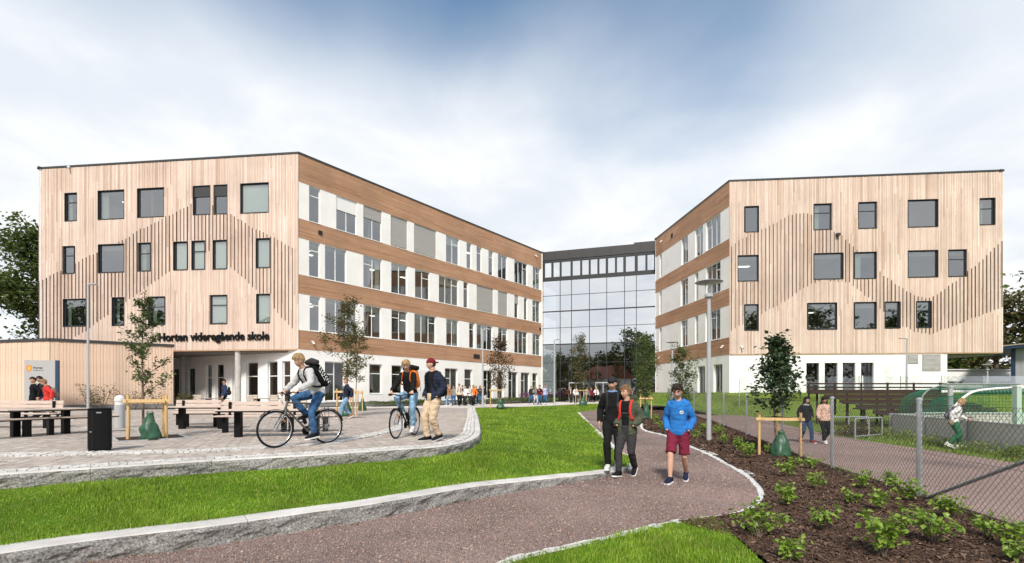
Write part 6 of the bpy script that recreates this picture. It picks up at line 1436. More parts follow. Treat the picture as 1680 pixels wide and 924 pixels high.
def hand_mesh(w, fdir, pdir, side, curl, s=1.0):
    """palm and five fingers; fdir along the fingers, pdir out of the palm"""
    f = Vector(fdir).normalized(); p = Vector(pdir); p = (p-f*p.dot(f)).normalized(); x = f.cross(p)*side; mb = MB()
    def ring(c, hw, hh, n=8): return [c+x*(hw*math.cos(2*math.pi*k/n))+p*(hh*math.sin(2*math.pi*k/n)) for k in range(n)]
    mb.loft([ring(w-f*.02, .026, .022), ring(w+f*.01, .030, .019), ring(w+f*.05, .040, .017), ring(w+f*.088, .039, .013)])
    for i, (off, l, r) in enumerate(((-.030,.060,.0078),(-.010,.072,.0085),(.010,.076,.0088),(.030,.070,.0085))):
        b = w+f*.082+x*off; d = f.copy(); pts = [b]; 
        for k, sg in enumerate((.45,.32,.23)): ax = x; d = (Matrix.Rotation(curl*(.55+.3*k), 3, x) @ d).normalized(); d2 = d if d.dot(p) >= -1e9 else d; pts.append(pts[-1]+d2*l*sg*1.05)
        mb.tube(pts, [r, r, r*.92, r*.72], 6)
    b = w+f*.025+x*.030; d = (f*.65+x*.75+p*.35).normalized(); t1 = b+d*.035; d2 = (f*.95+x*.15+p*.45*min(1, curl+.4)).normalized(); mb.tube([b-d*.012, b, t1, t1+d2*.030, t1+d2*.05], [.012,.0125,.0105,.0095,.006], 6)
    return mb
def shoe_meshes(A, yaw, pitch, big=1.0):
    M3 = Matrix.Rotation(yaw, 3, 'Z') @ Matrix.Rotation(pitch, 3, 'X'); up = MB(); rings = []
    for y, hw, h in ((-.088,.022,.045),(-.078,.034,.088),(-.03,.040,.118),(.02,.041,.104),(.06,.043,.082),(.10,.047,.062),(.15,.046,.050),(.19,.034,.038),(.206,.012,.022)):
        ring = []
        for k in range(12):
            a = 2*math.pi*k/12; zz = -.064+max(-.004, h*.5+h*.5*math.sin(a)) if math.sin(a) > -.6 else -.066; ring.append(A+M3 @ Vector((hw*big*math.copysign(abs(math.cos(a))**.8, math.cos(a)), y*big, zz)))
        rings.append(ring)
    up.loft(rings); so = MB(); ol = [(-.090,.020),(-.082,.036),(-.03,.042),(.04,.042),(.10,.050),(.155,.049),(.195,.036),(.212,.012)]; rr = []
    top = [A+M3 @ Vector((w*big, y*big, -.060)) for y, w in ol]+[A+M3 @ Vector((-w*big, y*big, -.060)) for y, w in reversed(ol)]; bot = [A+M3 @ Vector((w*big, y*big, -.086)) for y, w in ol]+[A+M3 @ Vector((-w*big, y*big, -.086)) for y, w in reversed(ol)]
    so.loft([bot, top]); return up, so
def walk(st=.26, lead='R', back_pitch=-.45, w=.085, front_pitch=.12):
    f = dict(pos=Vector((w, st, .088+max(0, front_pitch)*.05)), pitch=front_pitch); b = dict(pos=Vector((w, -st*.85, .09+.17*math.sin(-back_pitch))), pitch=back_pitch); hipz = .088+math.sqrt(max(.3, .845**2-st**2))
    r, l = (f, b) if lead == 'R' else (b, f); l = dict(l); l['pos'] = Vector((-l['pos'].x, l['pos'].y, l['pos'].z)); return r, l, min(.905, hipz)
def person(label, loc, rz, H=1.75, feet=None, pelvis=None, lean=0.0, twist=0.0, hands=('down','down'), head=(0,0,0), top=None, jacket=None, legs=None, shoes=None, hair=None, detail=1, sk=SK, toes=(.12,.12), group=None, sway=0.0, build=.90, emblem=None, elbow=None, extra=None):
    root = thing('person', label, 'person', loc, rz, group); s = H/1.75
    vox = {2:.0125, 1:.018, 0:.03}[detail]; S = Matrix.Scale(s, 4)
    if feet is None: feet = (dict(pos=Vector((.09,.02,.085)), pitch=0.0), dict(pos=Vector((-.09,-.02,.085)), pitch=0.0), .905)
    fr, fl, hz = feet; P = Vector(pelvis) if pelvis else Vector((sway, 0, hz+.025))
    RT = Matrix.Rotation(twist, 3, 'Z') @ Matrix.Rotation(-lean, 3, 'X')
    TT = Matrix.Translation(P) @ RT.to_4x4() @ Matrix.Translation(Vector((0,0,-.93)))           # rest torso (pelvis at .93) -> posed
    t = lambda x, y, z: TT @ Vector((x, y, z))
    b = build
    def ring(z, rx, ry, y0=0, n=18): return [t(rx*math.copysign(abs(math.cos(2*math.pi*k/n))**.9, math.cos(2*math.pi*k/n)), y0+ry*math.sin(2*math.pi*k/n), z) for k in range(n)]
    PROF = [(.80,.105,.085),(.86,.150,.105),(.93,.160,.113),(1.02,.143,.102),(1.12,.138,.100),(1.22,.150,.107),(1.32,.165,.110),(1.39,.165,.098),(1.44,.115,.076),(1.475,.066,.062)]
    def torso(off, z0, z1, extra_hem=0.0, neck=None):
        rs = []
        for z, rx, ry in PROF:
            if z < z0-1e-6 or z > z1+1e-6: continue
            h = extra_hem*max(0, 1-(z-z0)/.2); rs.append(ring(z, rx*b+off+h, ry*b+off+h))
        m = MB(); m.loft(rs); return m
    sh = {1: t(.158*b,-.012,1.395), -1: t(-.158*b,-.012,1.395)}; shi = {1: t(.09*b,-.010,1.385), -1: t(-.09*b,-.010,1.385)}; hip = {1: P+Matrix.Rotation(twist*.5, 3, 'Z') @ Vector((.088,0,-.03)), -1: P+Matrix.Rotation(twist*.5, 3, 'Z') @ Vector((-.088,0,-.03))}
    foot = {1: fr, -1: fl}; knee = {}; ank = {}
    for sd in (1, -1): knee[sd], ank[sd] = ik(hip[sd], foot[sd]['pos'], .425, .425, foot[sd].get('pole', (sd*.12, 1, .1)))
    el = {}; wr = {}; fd = {}; show = {}
    for sd, hm in ((1, hands[0]), (-1, hands[1])):
        curl = .35; pole = (sd*.35, -1, -.1); show[sd] = True; palm = None
        if hm == 'down': tgt = t(sd*.245, .035, .905)
        elif hm == 'back': tgt = t(sd*.24, -.13, .93)
        elif hm == 'fwd': tgt = t(sd*.24, .20, .95)
        elif hm == 'pocket': tgt = t(sd*.185, .085, .945); show[sd] = False; pole = (sd*.55, -1, 0)
        elif hm == 'jpocket': tgt = t(sd*.16, .135, 1.0); show[sd] = False; pole = (sd*.6, -1, 0)
        elif hm == 'chest': tgt = t(sd*.07, .20, 1.17); pole = (sd*1, -.3, -.6); curl = .8
        elif hm == 'strap': tgt = t(sd*.11, .155, 1.27); pole = (sd*1, -.2, -.9); curl = 1.1
        else: tgt = Vector(hm[0]); curl = hm[1]; pole = hm[2] if len(hm) > 2 else pole; palm = hm[3] if len(hm) > 3 else None
        el[sd], wr[sd] = ik(sh[sd], tgt, .285, .255, pole); d = (wr[sd]-el[sd]).normalized(); fd[sd] = (d, palm or (-sd*1.0, .1, 0) if not palm else palm, curl)
    # --- body: one continuous surface, head and hands joined on
    parts = [torso(0, .80, 1.475)]
    nk = MB(); HC = t(0, .018, 1.615); hy, hp, hr = head; RH = RT @ Matrix.Rotation(hy, 3, 'Z') @ Matrix.Rotation(hp, 3, 'X') @ Matrix.Rotation(hr, 3, 'Y')
    hb = Matrix.Translation(t(0,.0,1.545)) @ RH.to_4x4(); HT = hb @ Matrix.Translation(Vector((0,.022,.094))) @ Matrix.Scale(1.02, 4)
    nk.tube([t(0,-.012,1.40), t(0,-.006,1.48), t(0,.004,1.54), HT @ Vector((0,-.012,-.035))], [.075,.057,.054,.056], 14); parts.append(nk)
    shorts = legs and legs.get('short')
    for sd in (1, -1):
        e, w = el[sd], wr[sd]; parts.append(limb([shi[sd], sh[sd], sh[sd].lerp(e,.35), e, e.lerp(w,.35), w, w+(w-e).normalized()*.015], [.05,.052,.046,.038,.038,.027,.025]))
        h, k, a = hip[sd], knee[sd], ank[sd]; parts.append(limb([h, h.lerp(k,.4), h.lerp(k,.85), k, k.lerp(a,.18), k.lerp(a,.4), a+(k-a)*.1, a-(k-a).normalized()*.02], [.080,.074,.057,.054,.052,.055,.036,.038]))
    me = union(parts, vox if (detail < 2 or not shorts) else .011, 3); V = [Vector(v.co) for v in me.vertices]; mb = MB(); mb.add(V, [tuple(p.vertices) for p in me.polygons]); bpy.data.meshes.remove(me)
    hm = head_mesh({2:(34,40), 1:(22,28), 0:(14,18)}[detail], HT, sk, None); k0 = len(mb.v); mb.v += hm.v; mb.f += [tuple(i+k0 for i in f) for f in hm.f]; mb.m += hm.m
    for sd in (1, -1):
        if show[sd]: hh = hand_mesh(wr[sd], fd[sd][0], fd[sd][1], sd, fd[sd][2]); mb.cm = 0; mb.add(hh.v, hh.f)
    hc = hair['col'] if hair else (.1,.06,.04); lip = tuple(x*k for x, k in zip(sk, (.72,.45,.45)))
    mb.v = [tuple(Vector(v)*s) for v in mb.v]; body = mb.build('body', [skin(sk), skin(lip), hairm(tuple(x*.6 for x in hc)), simple('eye white', (.6,.58,.55), .3) if 'eye white' not in bpy.data.materials else bpy.data.materials['eye white'], simple('iris', (.03,.025,.02), .2) if 'iris' not in bpy.data.materials else bpy.data.materials['iris']], root, smooth='all')
    out = {'root': root, 'TT': TT, 's': s, 'HT': HT, 'b': b, 'wr': wr}
    seed = abs(hash(label)) % 97 if False else sum(map(ord, label)) % 97
    def cloth(name, parts, mat, sm=4, amp=.006, quilt=None, cut=None, vx=None):
        me = union(parts, vx or vox, sm); wrinkle(me, amp, 9, seed, quilt)
        if cut:
            bm = bmesh.new(); bm.from_mesh(me); TI = TT.inverted(); bmesh.ops.delete(bm, geom=[f for f in bm.faces if cut(TI @ f.calc_center_median())], context='FACES'); bm.to_mesh(me); bm.free()
        if abs(s-1) > 1e-4: me.transform(S)
        me.materials.append(mat); o = link(name, me, None, root); return o, me
    # --- garments
    if legs:
        o_ = legs.get('off', .014); fl_ = legs.get('flare', 0.0); ps = [torso(o_+.006, .80, 1.02)]
        for sd in (1, -1):
            h, k, a = hip[sd], knee[sd], ank[sd]
            if shorts: e_ = h.lerp(k, shorts); ps.append(limb([h+(h-k)*.02, h.lerp(k,.35), h.lerp(k,.7*shorts+.1), e_], [.086+o_,.080+o_,.074+o_,.073+o_], 16))
            else:
                lo = a+(k-a)*.04; kr = legs.get('knee', .062)+o_*.6; cr = legs.get('calf', .060)+o_*.6; ar = legs.get('ankle', .044)+o_*.5+fl_; ps.append(limb([h+(h-k)*.02, h.lerp(k,.4), h.lerp(k,.85), k, k.lerp(a,.2), k.lerp(a,.5), k.lerp(a,.82), lo], [.088+o_,.084+o_,kr+.006,kr,kr,cr,(cr+ar)/2,ar], 14))
        cloth('shorts' if shorts else 'trousers', ps, legs['mat'], 3, legs.get('amp', .009))
    if top:
        o_ = top.get('off', .016)*.9; ps = [torso(o_, top.get('hem', .86), 1.475, top.get('hemx', .0))]
        for sd in (1, -1):
            e, w = el[sd], wr[sd]; q = top.get('sleeve', 1.0)
            if q >= 1: ps.append(limb([shi[sd], sh[sd], sh[sd].lerp(e,.35), e, e.lerp(w,.4), w+(e-w)*.02], [.05+o_,.055+o_,.053+o_,.044+o_,.042+o_*.9,.034+o_*.6]))
            else: ps.append(limb([shi[sd], sh[sd], sh[sd].lerp(e,.35), sh[sd].lerp(e,q)], [.05+o_,.055+o_,.056+o_,.056+o_]))
        if top.get('hood'):
            hd = MB(); hd.tube([t(.085,.07,1.43), t(.10,-.02,1.465), t(.07,-.10,1.455), t(0,-.125,1.435), t(-.07,-.10,1.455), t(-.10,-.02,1.465), t(-.085,.07,1.43)], [.028,.038,.048,.052,.048,.038,.028], 10); ps.append(hd)
        elif top.get('collar'):
            hd = MB(); hd.tube([t(.072*math.cos(q), -.004+.068*math.sin(q), 1.475) for q in [i*6.2832/14 for i in range(14)]], .016, 8, closed=True); ps.append(hd)
        o, me = cloth('shirt' if jacket else top.get('name', 'sweater'), ps, top['mat'], 4, top.get('amp', .007), top.get('quilt')); out['top'] = me
    if jacket:
        o_ = jacket.get('off', .034); ps = [torso(o_, jacket.get('hem', .86), 1.44, jacket.get('hemx', .01))]
        for sd in (1, -1):
            e, w = el[sd], wr[sd]; ps.append(limb([shi[sd], sh[sd], sh[sd].lerp(e,.35), e, e.lerp(w,.4), w+(e-w)*.03], [.05+o_,.056+o_,.056+o_,.047+o_,.044+o_*.9,.036+o_*.7]))
        hd = MB(); hd.tube([t(.085*math.cos(q), -.01+.085*math.sin(q), 1.462+.012*(1-math.sin(q))) for q in [-4.0+i*.36 for i in range(15)]], .026 if not jacket.get('hood') else .04, 8); ps.append(hd)
        op = jacket.get('open', .06); cut = (lambda c: c.y > .0 and abs(c.x) < op*(.75+.9*max(0, c.z-1.25)) and c.z < 1.47) if op else None
        o, me = cloth('jacket', ps, jacket['mat'], 4, jacket.get('amp', .009), jacket.get('quilt'), cut); out['jk'] = me
    if shoes:
        for sd, ty in ((1, -toes[0]), (-1, toes[1])):
            u, so = shoe_meshes(ank[sd], ty*1.0, foot[sd].get('pitch', 0.0), shoes.get('big', 1.06)); u.v = [tuple(Vector(v)*s) for v in u.v]; so.v = [tuple(Vector(v)*s) for v in so.v]; so_m = shoes.get('sole', M['white_paint']); sh_ = u.build('shoe', shoes['mat'], root, smooth='all'); so.build('sole', so_m, sh_, smooth=True)
            if shoes.get('stripes'):
                M3 = Matrix.Rotation(ty, 3, 'Z') @ Matrix.Rotation(foot[sd].get('pitch', 0), 3, 'X')
                for k in range(3):
                    for sx in (-1, 1): m_ = MB(); m_.tube([(ank[sd]+M3 @ Vector((sx*.047, .03+k*.024, -.05)))*s, (ank[sd]+M3 @ Vector((sx*.040, .015+k*.024, .0)))*s], .006, 5); m_.build('stripe', shoes['stripes'], sh_)
    if hair:
        st = hair['style']; hmz = hairm(hair['col']); fz_ = hair.get('fringe', .055)
        def hb_(name, m, mat): m.v = [tuple(Vector(v)*s) for v in m.v]; return m.build(name, mat, root, smooth='all')
        if st in ('short', 'long'):
            m = hair_mesh(HT, st, {2:(28,36), 1:(18,22), 0:(12,16)}[detail], seed, fz_, hair.get('vol', 1.0))
            if detail > 0: c = hair_clumps(HT, seed, 260 if detail == 2 else 90, fz_, hair.get('len', .05), hair.get('vol', 1.0)); m.add(c.v, c.f)
            if st == 'long':
                for i in range(11 if detail else 5):
                    a = math.pi+math.pi*(i/(10 if detail else 4))*1.0; x_, y_ = .078*math.cos(a), .080*math.sin(a)-.005
                    m.tube([HT @ Vector((x_*.8, y_*.8, .06)), HT @ Vector((x_*1.08, y_*1.1, -.05)), t(x_*1.35, y_*1.25-.03, 1.44), t(x_*1.5, y_*1.1-.05, 1.30-.04*(i % 3))], [.022,.026,.026,.008], 6)
            hb_('hair', m, hmz)
        else:
            m = hair_mesh(HT, 'short', (16,20), seed, .02, .35); hb_('hair', m, hmz); c = hair_mesh(HT, st, (20,28), seed); hb_('cap' if st == 'cap' else 'beanie', c, hair['cap'])
            if st == 'cap':
                sg = hair.get('brim', -1); m = MB(); rs = []
                for q in range(7):
                    f_ = q/6; rs.append([HT @ Vector((x_*(1-.25*f_), sg*(.092+.075*f_)-sg*.25*abs(x_)*(1+.6*f_), z_+.030-.014*f_-abs(x_)*.12)) for x_, z_ in ((-.07,.0),(-.035,.012),(0,.016),(.035,.012),(.07,.0),(.035,.007),(0,.010),(-.035,.007))])
                m.loft(rs); hb_('brim', m, hair['cap'])
    out['sh'] = sh; out['el'] = el
    return out
def surf(out, x, z, y=.5, which='top', front=True):
    me = out.get(which); s = out['s']; bv = BVHTree.FromPolygons([v.co for v in me.vertices], [tuple(p.vertices) for p in me.polygons]); TT = out['TT']; o = TT @ Vector((x, y if front else -y, z)); d = (TT.to_3x3() @ Vector((0, -1 if front else 1, 0))); h = bv.ray_cast(o*s, d, 2.0); return h[0], h[1]
def disc_emblem(out, x, z, r, mat, name='emblem', which='top', parent=None, segs=20, dz=.004):
    p, n = surf(out, x, z, .5, which)
    if p is None: return
    u = n.cross(Vector((0,0,1))).normalized(); w = u.cross(n); mb = MB(); mb.add([p+n*dz+u*(r*math.cos(2*math.pi*k/segs))+w*(r*math.sin(2*math.pi*k/segs)) for k in range(segs)], [tuple(range(segs))]); return mb.build(name, mat, out['root'])
def backpack(out, label, mat, size=(.30,.44,.17), mat2=None, straps=None, loose=0.0, z0=1.19, roll=None, marks=None, which='top', back=.0):
    """worn on the back, set in the wearer's torso frame but a thing of its own"""
    TT = out['TT']; s = out['s']; r = out['root']; W = Matrix.Translation(r.location) @ Matrix.Rotation(r.rotation_euler.z, 4, 'Z'); b = thing('backpack', label, 'backpack', r.location, r.rotation_euler.z)
    def tr(v): return (TT @ Vector(v))*s
    w, h, d = size; rings = []; yb = -.112*out['b']-.018-back
    for j in range(13):
        tt = j/12; zz = -h/2+h*tt; pr = (1-abs(2*tt-1)**5)**.35; pr = max(pr, .35); ring = []
        dd = d*(1.0-.28*tt)*pr
        for k in range(24):
            a = 2*math.pi*k/24; cx_, sy_ = math.cos(a), math.sin(a); ring.append(tr((w/2*pr*math.copysign(abs(cx_)**.55, cx_)*(1-.10*tt), yb-d/2+(dd/2)*math.copysign(abs(sy_)**.7, sy_), z0+zz)))
        rings.append(ring)
    MB().loft(rings).build('bag', mat, b, smooth='all')
    rings = []
    for j in range(7):
        tt = j/6; pr = max(.45, (1-abs(2*tt-1)**4)**.5); rings.append([tr((w*.36*pr*math.copysign(abs(math.cos(2*math.pi*k/16))**.6, math.cos(2*math.pi*k/16)), yb-d*.86+(.05*pr)*math.sin(2*math.pi*k/16), z0-h*.40+h*.42*tt)) for k in range(16)])
    MB().loft(rings).build('pocket', mat2 or mat, b, smooth='all')
    MB().tube([tr((-.04,yb-.02,z0+h*.47)), tr((-.03,yb-.02,z0+h*.56)), tr((.03,yb-.02,z0+h*.56)), tr((.04,yb-.02,z0+h*.47))], .009, 6).build('handle', mat2 or mat, b)
    me = out.get('jk') or out.get('top'); bv = BVHTree.FromPolygons([v.co for v in me.vertices], [tuple(p.vertices) for p in me.polygons])
    for sd in (1, -1):
        pts = []
        for q in catmull([Vector((sd*.085,-.14,1.36)), Vector((sd*.095,-.05,1.47)), Vector((sd*.10,.05,1.46)), Vector((sd*.105,.13,1.36)), Vector((sd*.115,.15,1.24)), Vector((sd*.150,.10,1.12)), Vector((sd*.165,-.03,1.04)), Vector((sd*.13,-.14,1.02))], 4):
            p = tr(q); hit = bv.find_nearest(p); pts.append(hit[0]+hit[1]*.009)
        MB().tube(pts, [(.024,.007)]*len(pts), 8, up=(0,0,1) if False else None).build('strap', straps or mat, b, smooth='all')
    if roll: MB().tube([tr((-w*.55,yb-d*.5,z0+h*.52)), tr((0,yb-d*.55,z0+h*.55)), tr((w*.55,yb-d*.5,z0+h*.52))], [.05,.075,.05], 12).build('rolled_top', roll, b, smooth='all')
    if marks:
        for sd in (-1, 1):
            for k in range(7):
                zc = z0+h*.30-k*h*.105
                for q in (-1, 1): m_ = MB(); x_ = sd*(w*.5+.003)*1.0; y1, y2 = yb-d*.62+q*.030, yb-d*.62; m_.tube([tr((sd*(w*.47), y1, zc-.022)), tr((sd*(w*.49), y2, zc+.008))], .008, 5); m_.build('chevron', marks, b)
            for k in range(3): m_ = MB(); m_.tube([tr((sd*(w*.47), yb-d*.34, z0+.12-k*.085)), tr((sd*(w*.47), yb-d*.30, z0+.06-k*.085)), tr((sd*w*.47, yb-d*.40, z0+.08-k*.085))], .009, 5); m_.build('print_mark', marks, b)
    return b
# ------------------------------------------------------------------ bicycles
def bicycle(label, loc, rz, frame_mat, accent=None, steer=0.0, scale=1.0):
    b = thing('bicycle', label, 'bicycle', loc, rz); b.scale = (scale,)*3
    RA, FA, BB, SC, HTp, HB_ = Vector((0,-.44,.345)), Vector((0,.61,.345)), Vector((0,-.02,.28)), Vector((0,-.165,.80)), Vector((0,.375,.86)), Vector((0,.425,.71)); 
    m = MB(); m.tube([SC, HTp+Vector((0,.008,-.03))], .016, 10); m.tube([BB, HB_+Vector((0,.0,.02))], .021, 10); m.tube([BB, SC+Vector((0,-.008,.06))], .017, 10); m.tube([HTp, HB_], .022, 10)
    for sx in (-1, 1): m.tube([BB+Vector((sx*.03,-.03,0)), RA+Vector((sx*.062,.02,0)), RA+Vector((sx*.062,0,0))], .010, 8); m.tube([SC+Vector((sx*.015,0,-.01)), RA+Vector((sx*.062,0,.015))], .008, 8)
    m.tube([BB+Vector((-.036,0,0)), BB+Vector((.036,0,0))], .024, 12); m.build('frame', frame_mat, b, smooth=True)
    m = MB()
    for sx in (-1, 1): m.tube([HB_+Vector((sx*.045,.0,-.02)), HB_+Vector((sx*.052,.04,-.10)), FA+Vector((sx*.052,-.02,.06)), FA+Vector((sx*.052,0,0))], [.016,.016,.011,.010], 8)
    m.tube([HB_+Vector((-.05,0,-.02)), HB_+Vector((.05,0,-.02))], .018, 8); m.build('fork', frame_mat, b, smooth=True)
    m = MB(); m.tube([HTp, HTp+Vector((0,-.03,.09)), HTp+Vector((0,.05,.13))], .015, 8); m.build('stem', M['black_steel'], b, smooth=True)
    m = MB(); m.tube(catmull([Vector((-.30,.34,1.02)), Vector((-.16,.39,1.02)), Vector((0,.425,.99)), Vector((.16,.39,1.02)), Vector((.30,.34,1.02))], 4), .011, 8); hb = m.build('handlebar', M['black_steel'], b, smooth=True)
    for sx in (-1, 1):
        MB().tube([(sx*.20,.378,1.02),(sx*.315,.333,1.02)], .017, 10).build('grip', M['rubber'], hb, smooth=True); MB().tube([(sx*.19,.39,1.015),(sx*.21,.46,1.0),(sx*.28,.44,.985)], .007, 6).build('brake_lever', M['black_steel'], hb)
        MB().tube(catmull([Vector((sx*.19,.40,1.01)), Vector((sx*.16,.52,1.03)), Vector((sx*.05,.53,.93)), Vector((0,.46,.80))], 4), .004, 5).build('brake_cable', M['rubber'], hb)
    MB().tube([SC, SC+Vector((0,-.03,.15))], .013, 8).build('seat_post', M['chrome'], b)
    m = MB(); rs = []
    for y, hw, hh in ((.13,.018,.02),(.06,.024,.026),(-.02,.045,.03),(-.08,.075,.034),(-.125,.07,.03),(-.14,.03,.02)): rs.append([Vector((hw*math.cos(2*math.pi*k/12), -.215+y, .965+hh*math.sin(2*math.pi*k/12))) for k in range(12)])
    m.loft(rs); m.build('saddle', M['rubber'], b, smooth='all')
    for A, nm in ((RA, 'rear'), (FA, 'front')):
        Mr = Matrix.Rotation(math.pi/2, 3, 'Y'); hub = MB(); hub.tube([A+Vector((-.05,0,0)), A+Vector((.05,0,0))], [.022,.022], 12); w = hub.build('wheel', M['chrome'], b, smooth=True)
        c = lambda r_, n_: [A+Vector((0, r_*math.cos(2*math.pi*k/n_), r_*math.sin(2*math.pi*k/n_))) for k in range(n_)]
        MB().tube(c(.328,44), .018, 8, closed=True).build('tyre', M['rubber'], w, smooth='all'); MB().tube(c(.304,44), [(.012,.009)]*44, 8, closed=True).build('rim', M['chrome'], w, smooth='all')
        Aa = []; Bb = []
        for k in range(28):
            a = 2*math.pi*k/28; a2 = a+(.5 if k % 4 < 2 else -.5); sx = .035 if k % 2 else -.035; Aa.append(tuple(A+Vector((sx, .022*math.cos(a2), .022*math.sin(a2))))); Bb.append(tuple(A+Vector((0, .302*math.cos(a), .302*math.sin(a)))))
        V, F = prisms(Aa, Bb, .0016); o = link('spokes', mesh_np('spokes', V, F), M['steel'], w)
        a0, a1 = (R(20), R(165)) if nm == 'rear' else (R(40), R(150))
        MB().tube([A+Vector((0, .362*math.cos(a0+(a1-a0)*k/12), .362*math.sin(a0+(a1-a0)*k/12))) for k in range(13)], [(.006,.024)]*13, 8, up=(0,1,0)).build('mudguard', M['black_steel'], b, smooth='all')
    ch = MB(); ch.tube([BB+Vector((.045,0,0)), BB+Vector((.055,0,0))], .085, 24); ch.build('chainring', M['black_steel'], b); ch = MB(); ch.tube([RA+Vector((.03,0,0)), RA+Vector((.06,0,0))], [.05,.03], 18); ch.build('cassette', M['steel'], b)
    m = MB(); m.tube([BB+Vector((.05,0,.083)), RA+Vector((.05,0,.04))], .005, 5); m.tube([BB+Vector((.05,0,-.083)), RA+Vector((.05,.03,-.11)), RA+Vector((.05,-.01,-.04))], .005, 5); m.build('chain', M['black_steel'], b)
    m = MB(); m.tube([RA+Vector((.055,.0,-.02)), RA+Vector((.058,.03,-.11))], .010, 6); m.build('derailleur', M['black_steel'], b)
    for sx, sg in ((1, 1), (-1, -1)):
        e = BB+Vector((sx*.075, .02*sg, .165*sg)); cr = MB().tube([BB+Vector((sx*.06,0,0)), e], [.012,.010], 8).build('crank', M['chrome'], b, smooth=True); MB().box(e+Vector((sx*.055,0,0)), (.09,.085,.02)).build('pedal', M['rubber'], cr)
    m = MB(); m.tube([RA+Vector((-.07,0,.02)), RA+Vector((-.07,.02,.39)), RA+Vector((-.07,-.22,.39))], .005, 6); m.tube([RA+Vector((.07,0,.02)), RA+Vector((.07,.02,.39)), RA+Vector((.07,-.22,.39))], .005, 6)
    for k in range(4): m.tube([RA+Vector((-.07,.10-.09*k,.39)), RA+Vector((.07,.10-.09*k,.39))], .005, 6)
    m.build('luggage_rack', M['black_steel'], b); MB().tube([FA+Vector((.02,-.13,.21)), FA+Vector((.02,-.20,.12))], [(.008,.022)]*2, 8).build('reflector', simple('orange reflector', (.75,.22,.02), .3) if 'orange reflector' not in bpy.data.materials else bpy.data.materials['orange reflector'], b)
    MB().tube([(-.03,.04,.42),(-.03,.10,.58)], .035, 12).build('bottle', M['black_steel'], b, smooth=True); MB().tube([(0,-.235,.86),(0,-.26,.86)], .025, 10).build('rear_light', simple('red lens', (.5,.02,.02), .3) if 'red lens' not in bpy.data.materials else bpy.data.materials['red lens'], b)
    return b
BLACK = fab((.014,.014,.015)); DARK = fab((.03,.03,.033)); JEAN = fab((.045,.11,.22), .9, .5, 40, .35); JEAN_L = fab((.20,.33,.46), .9, .5, 40, .4); NAVY = fab((.022,.028,.05), .6); BEIGE = fab((.55,.42,.29)); GREYS = fab((.47,.46,.46)); CHAR = fab((.045,.042,.045)); WHITE = fab((.68,.67,.65))
MAROON = fab((.17,.022,.045)); BLUE = fab((.03,.165,.47)); OLIVE = fab((.075,.085,.058)); RED = fab((.62,.045,.04), .7); ORANGE = fab((.80,.20,.035), .7); CREAM = fab((.60,.50,.40)); PINKF = fab((.62,.40,.32)); GREEN_T = fab((.03,.14,.07)); TAN = fab((.30,.15,.07)); LILAC = fab((.45,.30,.50)); GREYC = fab((.22,.22,.22))
BLOND, LBROWN, DBROWN, BLKH = (.43,.29,.145), (.25,.145,.07), (.028,.017,.012), (.010,.009,.009)
W_SHOE, B_SHOE = fab((.62,.60,.57), .6), fab((.016,.017,.022), .7)
# front cyclist
def along_bike(front_px, rear_px, z=0.0):
    a = G(*front_px, z); c = G(*rear_px, z); f = (a-c).normalized(); rz = math.atan2(-f.x, f.y); mid = (a+c)/2; return mid-f*.085, rz
loc, rz = along_bike((447.5,735.5), (541,727.0)); 
bicycle('grey city bicycle ridden by the person in the light sweatshirt', loc, rz, simple('grey bike paint', (.13,.13,.125), .35, .5), scale=1.04)
hands_b = [((sd*.265,.30,1.075), 1.15, (sd*.9,-.3,-.6), (0,.3,-1)) for sd in (1,-1)]
fr = dict(pos=Vector((.12,-.075,.585)), pitch=-.2, pole=(.25,1,.3)); fl = dict(pos=Vector((-.12,-.095,.225)), pitch=-.12, pole=(-.15,1,.2))
o = person('person in light grey sweatshirt and blue jeans riding the front bicycle', loc, rz, 1.80, (fr, fl, .9), (0,-.225,1.045), R(33), 0, hands_b, (R(4),R(16),0), dict(mat=GREYS, off=.024, hem=.86, hemx=.012, amp=.010, collar=1), None, dict(mat=JEAN, off=.012, knee=.06), dict(mat=B_SHOE), dict(style='short', col=BLOND, fringe=.058, vol=1.25, len=.05), 2)
backpack(o, 'large black backpack with white chevrons on the front cyclist', BLACK, (.34,.54,.20), BLACK, BLACK, roll=CHAR, marks=fab((.75,.75,.74)), z0=1.20)
# second cyclist
loc, rz = along_bike((648,720.5), (681,713.5))
bicycle('black bicycle ridden by the person with the orange backpack', loc, rz, simple('black bike paint', (.02,.021,.022), .3, .3), scale=1.0)
o = person('person in black jacket and ripped jeans on the second bicycle', loc, rz, 1.76, (fr, fl, .9), (0,-.225,1.045), R(22), 0, [((sd*.265,.30,1.075), 1.1, (sd*1.3,-.3,-.3), (0,.3,-1)) for sd in (1,-1)], (R(14),R(2),0), dict(mat=BLACK, off=.026, hem=.86, hemx=.02, amp=.008, collar=1), None, dict(mat=JEAN_L, off=.014, knee=.064), dict(mat=W_SHOE), dict(style='short', col=BLOND, fringe=.052, vol=1.3, len=.05), 2)
for x, z in ((-.12,.66),(-.125,.72)): pass
backpack(o, 'bright orange backpack with black top on the second cyclist', ORANGE, (.36,.52,.22), ORANGE, ORANGE, roll=BLACK, z0=1.22)
